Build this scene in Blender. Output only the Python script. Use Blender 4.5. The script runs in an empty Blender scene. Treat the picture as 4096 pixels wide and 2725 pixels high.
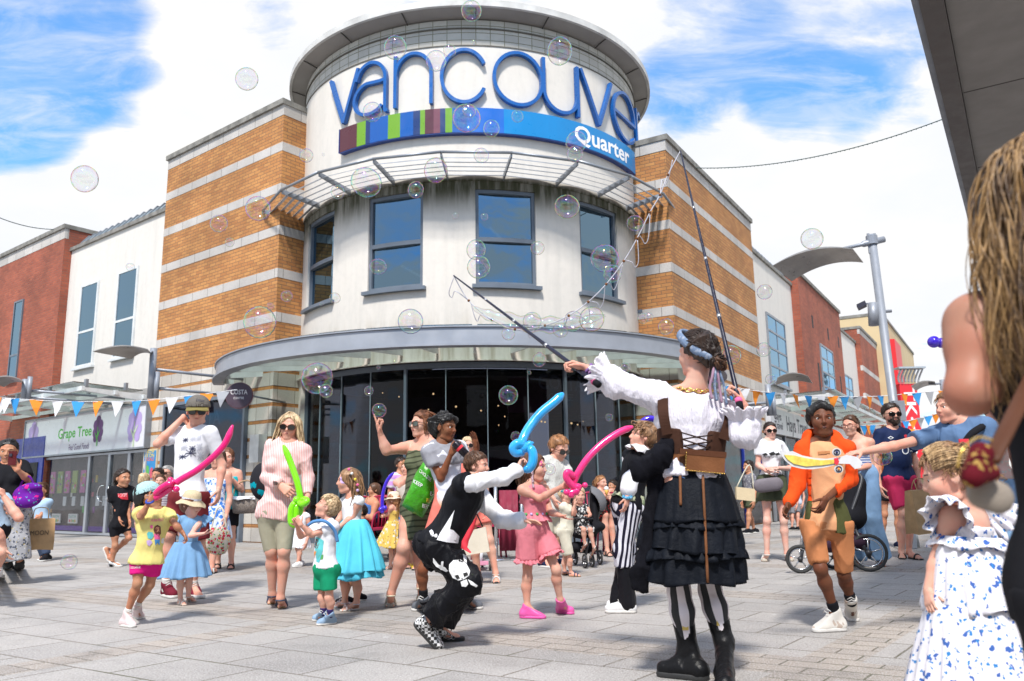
import bpy,bmesh,math,random
import numpy as np
from mathutils import Vector,Matrix
from mathutils.bvhtree import BVHTree
random.seed(7);np.random.seed(7)
R=math.radians
SC=bpy.context.scene
COL=SC.collection
IW,IH,FL=4096.0,2725.0,3198.0
CAMZ=0.92
CAMR=Matrix.Rotation(R(90+10.65),3,'X')@Matrix.Rotation(R(-0.93),3,'Z')
cd=bpy.data.cameras.new('camera');cam=bpy.data.objects.new('camera',cd);COL.objects.link(cam)
cam.matrix_world=Matrix.Translation((0,0,CAMZ))@CAMR.to_4x4()
cd.sensor_width=36;cd.lens=36*FL/IW;cd.clip_start=0.05;cd.clip_end=3000
cd.dof.use_dof=True;cd.dof.focus_distance=6.3;cd.dof.aperture_fstop=3.6
SC.camera=cam
SUN_AZ,SUN_EL=R(189),R(55)
sdir=Vector((math.sin(SUN_AZ)*math.cos(SUN_EL),math.cos(SUN_AZ)*math.cos(SUN_EL),math.sin(SUN_EL)))
sl=bpy.data.lights.new('sun','SUN');sl.energy=4.3;sl.angle=R(7.0);sl.color=(1,.95,.88)
so=bpy.data.objects.new('sun',sl);COL.objects.link(so);so.rotation_euler=sdir.to_track_quat('Z','Y').to_euler();so.location=(0,0,30)
SC.view_settings.view_transform='Standard';SC.view_settings.look='None'
SC.view_settings.exposure=0.36;SC.view_settings.gamma=1.0
SC.cycles.use_denoising=True
SC.cycles.max_bounces=8;SC.cycles.transparent_max_bounces=24;SC.cycles.glossy_bounces=3;SC.cycles.transmission_bounces=6
SC.cycles.caustics_reflective=False;SC.cycles.caustics_refractive=False
def ray(px,py):
 return (CAMR@Vector(((px-IW/2)/FL,-(py-IH/2)/FL,-1.0)))
def at(px,py,Y):
 d=ray(px,py);return Vector((d.x*Y/d.y,Y,CAMZ+d.z*Y/d.y))
def gnd(px,py,z=0.0):
 d=ray(px,py);t=(z-CAMZ)/d.z;return Vector((d.x*t,d.y*t,z))
class NT:
 def __init__(s,nt):s.nt=nt;s.n=nt.nodes;s.l=nt.links
 def add(s,t,**kw):
  n=s.n.new(t)
  for k,v in kw.items():setattr(n,k,v)
  return n
 def put(s,sock,v):
  if hasattr(v,'is_output') or isinstance(v,bpy.types.NodeSocket):s.l.new(v,sock)
  elif v is not None:
   if hasattr(sock,'default_value'):
    try:sock.default_value=v
    except Exception:sock.default_value=(v[0],v[1],v[2],1) if len(v)==3 else v
 def math(s,op,a,b=None,c=None,clamp=False):
  n=s.add('ShaderNodeMath',operation=op,use_clamp=clamp);s.put(n.inputs[0],a)
  if b is not None:s.put(n.inputs[1],b)
  if c is not None:s.put(n.inputs[2],c)
  return n.outputs[0]
 def dot(s,v,w):
  n=s.add('ShaderNodeVectorMath',operation='DOT_PRODUCT');s.put(n.inputs[0],v);s.put(n.inputs[1],w);return n.outputs['Value']
 def mix(s,f,a,b,mode='MIX'):
  n=s.add('ShaderNodeMix',data_type='RGBA',blend_type=mode);s.put(n.inputs[0],f)
  s.put(n.inputs[6],c4(a));s.put(n.inputs[7],c4(b));return n.outputs[2]
 def noise(s,vec,scale,det=4,rough=.55,dist=0.0):
  n=s.add('ShaderNodeTexNoise');s.put(n.inputs['Vector'],vec);n.inputs['Scale'].default_value=scale
  n.inputs['Detail'].default_value=det;n.inputs['Roughness'].default_value=rough;n.inputs['Distortion'].default_value=dist
  return n.outputs['Fac']
 def ramp(s,f,a,b,lo=0.0,hi=1.0):
  n=s.add('ShaderNodeMapRange');n.interpolation_type='SMOOTHSTEP';s.put(n.inputs[0],f);n.inputs[1].default_value=a;n.inputs[2].default_value=b
  n.inputs[3].default_value=lo;n.inputs[4].default_value=hi;return n.outputs[0]
 def comb(s,x,y,z=0.0):
  n=s.add('ShaderNodeCombineXYZ');s.put(n.inputs[0],x);s.put(n.inputs[1],y);s.put(n.inputs[2],z);return n.outputs[0]
 def mapping(s,vec,scale=(1,1,1),rot=(0,0,0),loc=(0,0,0)):
  n=s.add('ShaderNodeMapping');s.put(n.inputs[0],vec);n.inputs['Scale'].default_value=scale;n.inputs['Rotation'].default_value=rot;n.inputs['Location'].default_value=loc
  return n.outputs[0]
def c4(c):
 if isinstance(c,bpy.types.NodeSocket):return c
 return (c[0],c[1],c[2],1.0)
def hexc(h):
 v=[int(h[i:i+2],16)/255 for i in (0,2,4)]
 return tuple((x/12.92 if x<.04045 else ((x+.055)/1.055)**2.4) for x in v)
def newmat(name):
 m=bpy.data.materials.new(name);m.use_nodes=True;t=NT(m.node_tree)
 p=t.n['Principled BSDF'];return m,t,p
def bump(t,p,h,dist=.01,strength=.5):
 b=t.add('ShaderNodeBump');b.inputs['Strength'].default_value=strength;b.inputs['Distance'].default_value=dist
 t.put(b.inputs['Height'],h);t.l.new(b.outputs[0],p.inputs['Normal'])
_mc={}
def mat(name,col,rough=.6,var=.12,vs=6.0,metal=0.0,bmp=0.0,bs=40.0,bd=.004,spec=.5,emit=0,alpha=None,trans=0,fiber=None,sheen=0):
 key=(name,tuple(col),rough,var,metal,bmp,bs,alpha,trans,emit)
 if key in _mc:return _mc[key]
 m,t,p=newmat(name)
 tc=t.add('ShaderNodeTexCoord').outputs['Object']
 if var:
  f=t.noise(tc,vs,5)
  f=t.ramp(f,.25,.75)
  a=tuple(min(1,c*(1+var)) for c in col);b=tuple(c*(1-var) for c in col)
  t.put(p.inputs['Base Color'],t.mix(f,b,a))
  r=t.ramp(t.noise(tc,vs*2.3,3),.3,.7,max(0,rough-.08),min(1,rough+.08));t.put(p.inputs['Roughness'],r)
 else:
  p.inputs['Base Color'].default_value=c4(col);p.inputs['Roughness'].default_value=rough
 p.inputs['Metallic'].default_value=metal;p.inputs['Specular IOR Level'].default_value=spec
 if bmp:
  v=tc if fiber is None else t.mapping(tc,fiber)
  bump(t,p,t.noise(v,bs,4),bd,bmp)
 if emit:p.inputs['Emission Color'].default_value=c4(col);p.inputs['Emission Strength'].default_value=emit
 if alpha is not None:p.inputs['Alpha'].default_value=alpha
 if trans:p.inputs['Transmission Weight'].default_value=trans
 if sheen:p.inputs['Sheen Weight'].default_value=sheen
 _mc[key]=m;return m
wd=bpy.data.worlds.new('World');SC.world=wd;wd.use_nodes=True
t=NT(wd.node_tree);bg=t.n['Background']
sky=t.add('ShaderNodeTexSky',sky_type='NISHITA');sky.sun_disc=False;sky.sun_elevation=SUN_EL;sky.sun_rotation=SUN_AZ
sky.air_density=1.0;sky.dust_density=.4;sky.ozone_density=2.5
D=t.add('ShaderNodeTexCoord').outputs['Generated']
sep=t.add('ShaderNodeSeparateXYZ');t.l.new(D,sep.inputs[0])
zz=t.math('ADD',t.math('MAXIMUM',sep.outputs[2],0.0),.22)
uv=t.comb(t.math('DIVIDE',sep.outputs[0],zz),t.math('DIVIDE',sep.outputs[1],zz),0)
n1=t.noise(t.mapping(uv,(1.0,1.0,1),(0,0,.6)),1.7,10,.58,.15)
n2=t.noise(t.mapping(uv,(1,2.4,1),(0,0,-.9)),3.2,8,.6,.3)
nn=t.math('ADD',t.math('MULTIPLY',n1,.72),t.math('MULTIPLY',n2,.28))
bias=t.math('ADD',nn,.09)
def blob(px,py,ang,amt):
 global bias
 c=ray(px,py).normalized()
 f=t.ramp(t.dot(D,tuple(c)),math.cos(R(ang)),math.cos(R(ang*.35)),0,amt)
 bias=t.math('ADD',bias,f)
blob(60,60,9,-.22);blob(60,420,5.5,-.2);blob(-250,150,12,-.18);blob(560,430,3.8,-.13);blob(500,60,5,-.08)
blob(1010,20,3.5,-.13);blob(2850,230,6,-.10);blob(3350,180,8,-.14);blob(2700,400,4.5,-.14);blob(3550,560,4,-.12);blob(3250,420,5,-.14)
blob(200,620,5,.15);blob(800,250,6,.10);blob(1400,150,6,.06);blob(3500,800,9,.15);blob(600,850,8,.15);blob(2500,60,3,.1)
blob(0,900,5,.1)
f_=t.ramp(t.dot(D,(0,-.86,.5)),.6,.9,0,-.13);bias=t.math('ADD',bias,f_)
bias=t.math('ADD',bias,t.ramp(sep.outputs[2],.68,.92,0,-.16));wisp=t.ramp(t.noise(t.mapping(uv,(1,3.2,1),(0,0,-.7)),2.1,9,.62,.5),.42,.72,0,.30);wisp2=t.ramp(t.noise(t.mapping(uv,(1,2.2,1),(0,0,-1.0)),4.2,9,.66,.8),.40,.70,0,.42);cm=t.math('ADD',t.ramp(bias,.36,.66),t.math('ADD',t.math('ADD',wisp,.10),wisp2),clamp=True)
shade=t.ramp(t.noise(uv,2.6,6),.3,.75)
cloud=t.mix(shade,(.90,.93,1.0),(1.0,.98,.95))
cs=t.add('ShaderNodeVectorMath',operation='SCALE');t.l.new(cloud,cs.inputs[0]);cs.inputs['Scale'].default_value=8.2
sk=t.mix(1.0,sky.outputs[0],(.30,.84,1.16),'MULTIPLY')
sks=t.add('ShaderNodeVectorMath',operation='SCALE');t.l.new(sk,sks.inputs[0]);sks.inputs['Scale'].default_value=2.1
fin=t.mix(cm,sks.outputs[0],cs.outputs[0])
t.l.new(fin,bg.inputs[0]);bg.inputs[1].default_value=0.1
def link(o,parent=None):
 COL.objects.link(o)
 if parent is not None:o.parent=parent
 return o
def tag(o,label=None,cat=None,group=None,kind=None):
 if label:o['label']=label
 if cat:o['category']=cat
 if group:o['group']=group
 if kind:o['kind']=kind
 return o
def empty(name,loc,label=None,cat=None,group=None):
 o=bpy.data.objects.new(name,None);o.empty_display_size=.1;COL.objects.link(o);o.location=loc
 o['_w']=1;del o['_w']
 return tag(o,label,cat,group)
def meshobj(name,V,F,m,parent=None,smooth=False,fm=None):
 """V are world coordinates; the parent is an Empty without rotation, so its location is taken off."""
 me=bpy.data.meshes.new(name)
 V=np.asarray(V,dtype=np.float64).reshape(-1,3)
 off=np.zeros(3)
 if parent is not None:
  p=parent
  while p is not None:off+=np.array(p.location);p=p.parent
  V=V-off
 else:
  off=np.array([(V[:,0].min()+V[:,0].max())/2,(V[:,1].min()+V[:,1].max())/2,V[:,2].min()]) if len(V) else off
  V=V-off
 if isinstance(F,np.ndarray) and F.ndim==2:
  nf,k=F.shape
  me.vertices.add(len(V));me.vertices.foreach_set('co',V.astype(np.float32).ravel())
  me.loops.add(nf*k);me.loops.foreach_set('vertex_index',F.astype(np.int32).ravel())
  me.polygons.add(nf);me.polygons.foreach_set('loop_start',np.arange(0,nf*k,k,dtype=np.int32))
  me.update(calc_edges=True)
 else:
  me.from_pydata([tuple(v) for v in V],[],[tuple(f) for f in F])
 for mm in (m if isinstance(m,(list,tuple)) else [m]):me.materials.append(mm)
 if fm is not None:me.polygons.foreach_set('material_index',np.asarray(fm,dtype=np.int32))
 if smooth:me.polygons.foreach_set('use_smooth',np.ones(len(me.polygons),dtype=bool))
 me.update()
 o=bpy.data.objects.new(name,me)
 if parent is None:o.location=off
 return link(o,parent)
class MB:
 def __init__(s):s.v=[];s.f=[];s.m=[]
 def add(s,V,F,mi=0):
  b=len(s.v);s.v+=[tuple(v) for v in V];s.f+=[tuple(i+b for i in f) for f in F];s.m+=[mi]*len(F);return s
 def hexa(s,P,mi=0):
  return s.add(P,[(3,2,1,0),(4,5,6,7),(0,1,5,4),(1,2,6,5),(2,3,7,6),(3,0,4,7)],mi)
 def box(s,c,sx,sy,sz,ax=None,mi=0):
  c=Vector(c);X,Y,Z=ax if ax else (Vector((1,0,0)),Vector((0,1,0)),Vector((0,0,1)))
  X=Vector(X)*sx/2;Y=Vector(Y)*sy/2;Z=Vector(Z)*sz/2
  return s.hexa([c-X-Y-Z,c+X-Y-Z,c+X+Y-Z,c-X+Y-Z,c-X-Y+Z,c+X-Y+Z,c+X+Y+Z,c-X+Y+Z],mi)
 def tube(s,pts,r,n=8,mi=0,cap=True,closed=False,flat=None):
  P=[Vector(p) for p in pts];N=len(P)
  rr=r if isinstance(r,(list,tuple,np.ndarray)) else [r]*N
  if closed:T=[(P[(i+1)%N]-P[i-1]).normalized() for i in range(N)]
  else:T=[(P[min(i+1,N-1)]-P[max(i-1,0)]).normalized() for i in range(N)]
  up=Vector((0,0,1)) if abs(T[0].z)<.9 else Vector((1,0,0))
  a=T[0].cross(up).normalized();V=[]
  for i in range(N):
   a=(a-T[i]*a.dot(T[i]));a=a.normalized() if a.length>1e-6 else T[i].orthogonal().normalized()
   b=T[i].cross(a)
   for k in range(n):
    th=2*math.pi*k/n;V.append(P[i]+a*math.cos(th)*rr[i]+b*math.sin(th)*rr[i]*(flat or 1))
  F=[]
  for i in range(N if closed else N-1):
   j=(i+1)%N
   for k in range(n):F.append((i*n+k,i*n+(k+1)%n,j*n+(k+1)%n,j*n+k))
  if cap and not closed:F.append(tuple(range(n-1,-1,-1)));F.append(tuple((N-1)*n+k for k in range(n)))
  return s.add(V,F,mi)
 def build(s,name,m,parent=None,smooth=False):
  o=meshobj(name,s.v,s.f,m,parent,smooth,s.m if isinstance(m,(list,tuple)) else None)
  if len(s.v)<3000:bm=bmesh.new();bm.from_mesh(o.data);bmesh.ops.recalc_face_normals(bm,faces=bm.faces);bm.to_mesh(o.data);bm.free()
  return o
def box(name,c,sx,sy,sz,m,parent=None,ax=None):return MB().box(c,sx,sy,sz,ax).build(name,m,parent)
def tube(name,pts,r,m,parent=None,n=8,smooth=True,closed=False):return MB().tube(pts,r,n,closed=closed).build(name,m,parent,smooth)
def sphere_vf(c,r,nu=16,nv=10,ax=None,rad=(1,1,1)):
 c=Vector(c);V=[c+Vector((0,0,r*rad[2]))];F=[]
 for i in range(1,nv):
  ph=math.pi*i/nv
  for j in range(nu):
   th=2*math.pi*j/nu
   V.append(c+Vector((math.sin(ph)*math.cos(th)*rad[0],math.sin(ph)*math.sin(th)*rad[1],math.cos(ph)*rad[2]))*r)
 V.append(c-Vector((0,0,r*rad[2])))
 for j in range(nu):F.append((0,1+j,1+(j+1)%nu))
 for i in range(nv-2):
  for j in range(nu):F.append((1+i*nu+j,1+(i+1)*nu+j,1+(i+1)*nu+(j+1)%nu,1+i*nu+(j+1)%nu))
 L=len(V)-1;b=1+(nv-2)*nu
 for j in range(nu):F.append((L,b+(j+1)%nu,b+j))
 return V,F
def smoothpts(pts,n=8):
 P=[Vector(p) for p in pts];out=[]
 for i in range(len(P)-1):
  p0=P[max(i-1,0)];p1=P[i];p2=P[i+1];p3=P[min(i+2,len(P)-1)]
  for k in range(n):
   u=k/n
   out.append(.5*((2*p1)+(p2-p0)*u+(2*p0-5*p1+4*p2-p3)*u*u+(3*p1-p0-3*p2+p3)*u**3))
 out.append(P[-1]);return out
def text2d(s,bold=False,shear=0.0,fat=0.0):
 """Flat glyph mesh for the words: vertices scaled to cap height 1, baseline 0, plus faces."""
 cu=bpy.data.curves.new('t','FONT');cu.body=s;cu.size=1;cu.resolution_u=3;cu.fill_mode='FRONT';cu.offset=fat+(.012 if bold else 0);cu.shear=shear
 o=bpy.data.objects.new('t',cu);COL.objects.link(o)
 dg=bpy.context.evaluated_depsgraph_get();me=bpy.data.meshes.new_from_object(o.evaluated_get(dg))
 V=[(v.co.x/.69,v.co.y/.69) for v in me.vertices];F=[tuple(p.vertices) for p in me.polygons]
 bpy.data.objects.remove(o);bpy.data.curves.remove(cu);bpy.data.meshes.remove(me)
 return V,F
dL=Vector((-.790,.613,0)).normalized();nL=Vector((-dL.y,dL.x,0))*1.0
if nL.y>0:nL=-nL
dR=Vector((.524,.852,0)).normalized();nR=Vector((dR.y,-dR.x,0))
UP=Vector((0,0,1))
class Wall:
 def __init__(s,o,d,n):s.o=Vector((o.x,o.y,0));s.d=d;s.n=n
 def sz(s,px,py,off=0.0):
  r=ray(px,py);o=s.o+s.n*off;t=(o-Vector((0,0,CAMZ))).dot(s.n)/r.dot(s.n)
  p=Vector((0,0,CAMZ))+r*t;return ((p-s.o).dot(s.d),p.z)
 def P(s,u,z,off=0.0):return s.o+s.d*u+UP*z+s.n*off
 def box(s,mb,u0,u1,z0,z1,o0,o1,mi=0):
  a,b=min(u0,u1),max(u0,u1);q,r_=min(z0,z1),max(z0,z1)
  return mb.hexa([s.P(a,q,o0),s.P(b,q,o0),s.P(b,q,o1),s.P(a,q,o1),s.P(a,r_,o0),s.P(b,r_,o0),s.P(b,r_,o1),s.P(a,r_,o1)],mi)
 def frame(s,mb,u0,u1,z0,z1,w,o0,o1,mi=0):
  s.box(mb,u0,u0+w,z0,z1,o0,o1,mi);s.box(mb,u1-w,u1,z0,z1,o0,o1,mi)
  s.box(mb,u0+w,u1-w,z0,z0+w,o0,o1,mi);s.box(mb,u0+w,u1-w,z1-w,z1,o0,o1,mi)
 def text(s,words,u,z,h,off,m,name,parent,width=None,flip=True,**kw):
  V,F=text2d(words,**kw)
  x0=min(v[0] for v in V);x1=max(v[0] for v in V);sx=(width/(x1-x0)) if width else h
  sg=-1 if flip else 1
  return meshobj(name,[s.P(u+sg*(v[0]-x0)*sx,z+v[1]*h,off) for v in V],F,m,parent)
 def poly(s,pts,off,m,name,parent):
  return meshobj(name,[s.P(p[0],p[1],off) for p in pts],[tuple(range(len(pts)))],m,parent)
CL=at(1126,700,15.9);WL=Wall(CL,dL,nL)
CR=at(2672,800,16.0);WR=Wall(CR,dR,nR)
WLr=Wall(CL,-nL,-dL)
WRr=Wall(CR,-nR,-dR)
def brickmat(name,c1,c2,mortar,axes,bw=.225,bh=.075,var=.25,stain=(0,0),dirs=None):
 m,t,p=newmat(name)
 g=t.add('ShaderNodeNewGeometry').outputs['Position']
 nrm=t.add('ShaderNodeNewGeometry').outputs['True Normal']
 sa=t.dot(g,tuple(axes[0]));sb=t.dot(g,tuple(axes[1]))
 na=t.math('ABSOLUTE',t.dot(nrm,tuple(axes[1])));nb=t.math('ABSOLUTE',t.dot(nrm,tuple(axes[0])))
 pick=t.math('GREATER_THAN',nb,na)
 u=t.math('ADD',t.math('MULTIPLY',sa,t.math('SUBTRACT',1.0,pick)),t.math('MULTIPLY',sb,pick))
 sp=t.add('ShaderNodeSeparateXYZ');t.l.new(g,sp.inputs[0])
 v=t.comb(u,sp.outputs[2],0)
 br=t.add('ShaderNodeTexBrick');t.l.new(v,br.inputs['Vector'])
 br.inputs['Scale'].default_value=1;br.inputs['Brick Width'].default_value=bw;br.inputs['Row Height'].default_value=bh
 br.inputs['Mortar Size'].default_value=.007 if bh<.15 else .008;br.inputs['Mortar Smooth'].default_value=.3;br.inputs['Bias'].default_value=0
 br.inputs['Color1'].default_value=c4(c1);br.inputs['Color2'].default_value=c4(c2);br.inputs['Mortar'].default_value=c4(mortar)
 big=t.ramp(t.noise(g,.9,6,.6),.3,.7,1-var,1+var*.5)
 c=t.add('ShaderNodeVectorMath',operation='SCALE');t.l.new(br.outputs['Color'],c.inputs[0]);t.l.new(big,c.inputs['Scale'])
 fine=t.noise(g,60,4)
 t.put(p.inputs['Base Color'],t.mix(t.ramp(fine,.3,.8,0,.35),c.outputs[0],mortar));p.inputs['Roughness'].default_value=.85
 bump(t,p,t.math('SUBTRACT',t.math('MULTIPLY',fine,.4),br.outputs['Fac']),.012,.6)
 return m
AX=(dL,dR)
M_OR=brickmat('orange_brick',(.58,.268,.082),(.43,.172,.052),(.20,.115,.06),AX)
M_RD=brickmat('red_brick',(.40,.095,.045),(.29,.062,.032),(.22,.11,.08),AX,var=.3)
M_ST=brickmat('stone_band',(.58,.545,.51),(.50,.47,.44),(.22,.2,.18),AX,bw=.62,bh=4,var=.2)
M_SB=brickmat('stone_block',(.62,.58,.52),(.52,.48,.43),(.25,.21,.17),AX,bw=.42,bh=4,var=.18)
def rendermat(name,col,green=False):
 m,t,p=newmat(name)
 g=t.add('ShaderNodeNewGeometry').outputs['Position']
 sp=t.add('ShaderNodeSeparateXYZ');t.l.new(g,sp.inputs[0])
 st=t.noise(t.mapping(g,(3,3,.35)),1.6,7,.62)
 c=t.mix(t.ramp(st,.42,.75,0,.3),col,(.48,.46,.42))
 c=t.mix(t.ramp(t.noise(g,9,5),.4,.8,0,.25),c,(.5,.48,.44))
 if green:
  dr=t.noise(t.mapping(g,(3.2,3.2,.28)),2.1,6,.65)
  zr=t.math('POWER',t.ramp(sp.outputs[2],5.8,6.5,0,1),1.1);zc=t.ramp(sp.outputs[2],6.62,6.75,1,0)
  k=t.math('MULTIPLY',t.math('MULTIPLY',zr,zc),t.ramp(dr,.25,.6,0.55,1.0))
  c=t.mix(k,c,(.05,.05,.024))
  zr=t.ramp(sp.outputs[2],2.75,3.5,.1,.7)
  zq=t.ramp(sp.outputs[2],3.5,4.3,1,0)
  k=t.math('MULTIPLY',t.math('MULTIPLY',zr,zq),t.ramp(dr,.4,.7));c=t.mix(k,c,(.30,.24,.15))
 t.put(p.inputs['Base Color'],c);p.inputs['Roughness'].default_value=.9
 bump(t,p,t.noise(g,55,5),.006,.45)
 return m
M_WH=rendermat('white_render',(.68,.64,.585));M_TW=rendermat('tower_render',(.68,.635,.575),True)
M_SLAT=mat("slat_metal",(.40,.42,.46),.4,.12,3,.4)
M_METAL=mat('grey_metal',(.26,.28,.31),.42,.15,3,.55,bmp=.1)
M_FRAME=mat('blue_grey_frame',(.12,.145,.18),.45,.1,4)
M_WHMETAL=mat('white_metal',(.66,.68,.68),.4,.12,4,.1)
M_COPE=mat('dark_coping',(.20,.19,.17),.8,.35,5,bmp=.4)
M_SOFF=mat('soffit_panel',(.30,.285,.27),.7,.1,1.2)
M_DARK=mat('dark_interior',(.02,.02,.023),.8,.3,2)
def glassmat(name,tint,refl,rough=.02,wav=0.0,ior=1.5,gc=(1,1,1)):
 m=bpy.data.materials.new(name);m.use_nodes=True;t=NT(m.node_tree);t.n.remove(t.n['Principled BSDF'])
 tr=t.add('ShaderNodeBsdfTransparent');tr.inputs[0].default_value=c4(tint)
 gl=t.add('ShaderNodeBsdfGlossy');gl.inputs['Color'].default_value=c4(gc);gl.inputs['Roughness'].default_value=rough
 fr=t.add('ShaderNodeFresnel');fr.inputs['IOR'].default_value=ior
 if wav:
  g=t.add('ShaderNodeNewGeometry').outputs['Position'];b=t.add('ShaderNodeBump');b.inputs['Strength'].default_value=wav;b.inputs['Distance'].default_value=.02
  t.l.new(t.noise(g,1.3,2),b.inputs['Height']);t.l.new(b.outputs[0],gl.inputs['Normal'])
 f=t.math('ADD',t.math('MULTIPLY',fr.outputs[0],refl[1]),refl[0],clamp=True)
 mx=t.add('ShaderNodeMixShader');t.l.new(f,mx.inputs[0]);t.l.new(tr.outputs[0],mx.inputs[1]);t.l.new(gl.outputs[0],mx.inputs[2])
 t.l.new(mx.outputs[0],t.n['Material Output'].inputs[0]);return m
M_WIN=glassmat('window_glass',(.10,.13,.16),(.20,1.3),.01,.25,gc=(.50,.78,1.0))
M_SHOP=glassmat('shop_glass',(.82,.83,.84),(.0,.16),.01,.1)
M_DKGL=glassmat('dark_cafe_glass',(.34,.36,.42),(.004,.42),.02,.1)
M_CANGL=glassmat('canopy_glass',(.78,.88,.86),(.12,1.0),.15)
def groundmat():
 m,t,p=newmat('paving')
 g=t.add('ShaderNodeNewGeometry').outputs['Position']
 a=t.dot(g,tuple(dR));b=t.dot(g,tuple(dL))
 wob=t.math('MULTIPLY',t.noise(g,.5,2),.02)
 v=t.comb(t.math('ADD',b,wob),a,0)
 def bk(bw,bh,c1,c2,mo,ms,off=.5):
  br=t.add('ShaderNodeTexBrick');t.l.new(v,br.inputs['Vector']);br.offset=off
  br.inputs['Scale'].default_value=1;br.inputs['Brick Width'].default_value=bw;br.inputs['Row Height'].default_value=bh
  br.inputs['Mortar Size'].default_value=ms;br.inputs['Mortar Smooth'].default_value=.35;br.inputs['Bias'].default_value=-.1
  br.inputs['Color1'].default_value=c4(c1);br.inputs['Color2'].default_value=c4(c2);br.inputs['Mortar'].default_value=c4(mo);return br
 A=bk(.60,.45,(.335,.312,.29),(.27,.252,.236),(.11,.085,.055),.0075)
 B=bk(.30,.15,(.32,.272,.228),(.25,.215,.185),(.10,.08,.05),.0065)
 def band(x,per,wdt,ph):
  f=t.math('MODULO',t.math('ADD',x,ph+200.0),per);return t.math('LESS_THAN',f,wdt)
 bm=t.math('MAXIMUM',band(a,2.70,.45,.9),band(b,3.60,.30,.30))
 col=t.mix(bm,A.outputs['Color'],B.outputs['Color'])
 mort=t.math('ADD',t.math('MULTIPLY',A.outputs['Fac'],t.math('SUBTRACT',1.0,bm)),t.math('MULTIPLY',B.outputs['Fac'],bm))
 big=t.ramp(t.noise(g,.45,8,.65),.3,.7,.74,1.2)
 c=t.add('ShaderNodeVectorMath',operation='SCALE');t.l.new(col,c.inputs[0]);t.l.new(big,c.inputs['Scale'])
 sp1=t.noise(g,110,3,.7)
 c2=t.mix(t.ramp(sp1,.46,.66,0,.8),c.outputs[0],(.56,.54,.53))
 c2=t.mix(t.ramp(t.noise(g,62,4,.75),.50,.68,0,.62),c2,(.11,.10,.095))
 c2=t.mix(t.math('MULTIPLY',mort,t.ramp(t.noise(g,.8,4),.5,.65,0,.7)),c2,(.07,.08,.03))
 vo=t.add('ShaderNodeTexVoronoi');t.l.new(g,vo.inputs['Vector']);vo.inputs['Scale'].default_value=2.3
 c2=t.mix(t.ramp(vo.outputs['Distance'],.06,.045,0,.6),c2,(.50,.49,.48))
 c2=t.mix(t.ramp(t.noise(g,1.7,7,.75),.52,.74,0,.5),c2,(.13,.12,.11))
 t.put(p.inputs['Base Color'],c2)
 t.put(p.inputs['Roughness'],t.ramp(t.noise(g,3,4),.3,.7,.62,.85))
 bump(t,p,t.math('SUBTRACT',t.math('MULTIPLY',sp1,.22),mort),.008,.75)
 return m
gm=MB().add([(-60,-25,0),(60,-25,0),(90,160,0),(-60,160,0)],[(0,1,2,3)]).build('ground',groundmat());tag(gm,kind='structure')
def block(name,W,u0,u1,ztop,depth,m,label,cat='building',off=0.0,coping=.12,z0=-.05):
 e=empty(name,W.P((u0+u1)/2,0,off),label,cat)
 mb=MB();W.box(mb,u0,u1,z0,ztop,-depth,off);mb.build('wall',m,e)
 if coping:
  mb=MB();W.box(mb,u0-.03,u1+.03,ztop,ztop+coping,-depth-.03,off+.06);mb.build('coping',M_COPE,e)
 return e
def window(W,e,u0,u1,z0,z1,off,panes=(1,2),split=None,fm=None,gl=None,sill=True,w=.07):
 """Window set in the face: dark reveal frame, glazing bars, glass in front of a near-black panel standing in for the unlit room."""
 u0,u1=min(u0,u1),max(u0,u1);z0,z1=min(z0,z1),max(z0,z1)
 mb=MB();W.frame(mb,u0,u1,z0,z1,w,off-.05,off+.035)
 nu,nv=panes
 for i in range(1,nu):W.box(mb,u0+(u1-u0)*i/nu-.02,u0+(u1-u0)*i/nu+.02,z0+w,z1-w,off-.05,off+.03)
 for j in range(1,nv):
  zc=z0+(z1-z0)*(split if (split and nv==2) else j/nv);W.box(mb,u0+w,u1-w,zc-.03,zc+.03,off-.05,off+.032)
 f=mb.build('window',fm or M_FRAME,e)
 mb=MB();W.box(mb,u0+w,u1-w,z0+w,z1-w,off-.04,off+.003);mb.build('room_lining',M_DARK,f)  # near-black panel paints the unlit room's darkness behind the pane
 mb=MB();W.box(mb,u0+w,u1-w,z0+w,z1-w,off+.010,off+.016);mb.build('pane',gl or M_WIN,f)
 if sill:mb=MB();W.box(mb,u0-.06,u1+.06,z0-.06,z0,off-.02,off+.09);mb.build('sill',fm or M_FRAME,f)
 return f
def px_rect(W,x0,y0,x1,y1,off=0):
 a=W.sz(x0,(y0+y1)/2,off)[0];b=W.sz(x1,(y0+y1)/2,off)[0];xm=(x0+x1)/2
 return a,b,W.sz(xm,y1,off)[1],W.sz(xm,y0,off)[1]
O=1.7378
uo=WL.sz(383*O,450*O)[0]
ztL=WL.sz(648*O,243*O)[1]
bL=block('banded_brick_building',WL,0,uo,ztL,4.6,M_OR,'orange brick block with pale stone bands left of the round tower','building')
def bands(W,Wr,e,u0,u1,ur,ztop,zlow,step,bh,ret):
 mb=MB();W.box(mb,u0-.006,u1,ztop-.24,ztop-.002,-.01,.008);z=ztop-.24-.62;zs=[]
 rt=MB();Wr.box(rt,.001,ur,ztop-.24,ztop-.002,-.01,.008)
 while z>zlow:
  W.box(mb,u0-.006,u1,z-bh,z,-.01,.006);Wr.box(rt,.001,ur,z-bh,z,-.01,.006);z-=step
 mb.build('stone_band',M_ST,e);rt.build('stone_band',M_ST,e)
zb=[WL.sz(1126,y)[1] for y in (745*.8929,1118*.8929,1310*.8929)]
print('left top',ztL,'bands',zb,'uo',uo)
A1=at(1891,1000,18.0);TX,TY=A1.x,18.0
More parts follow.
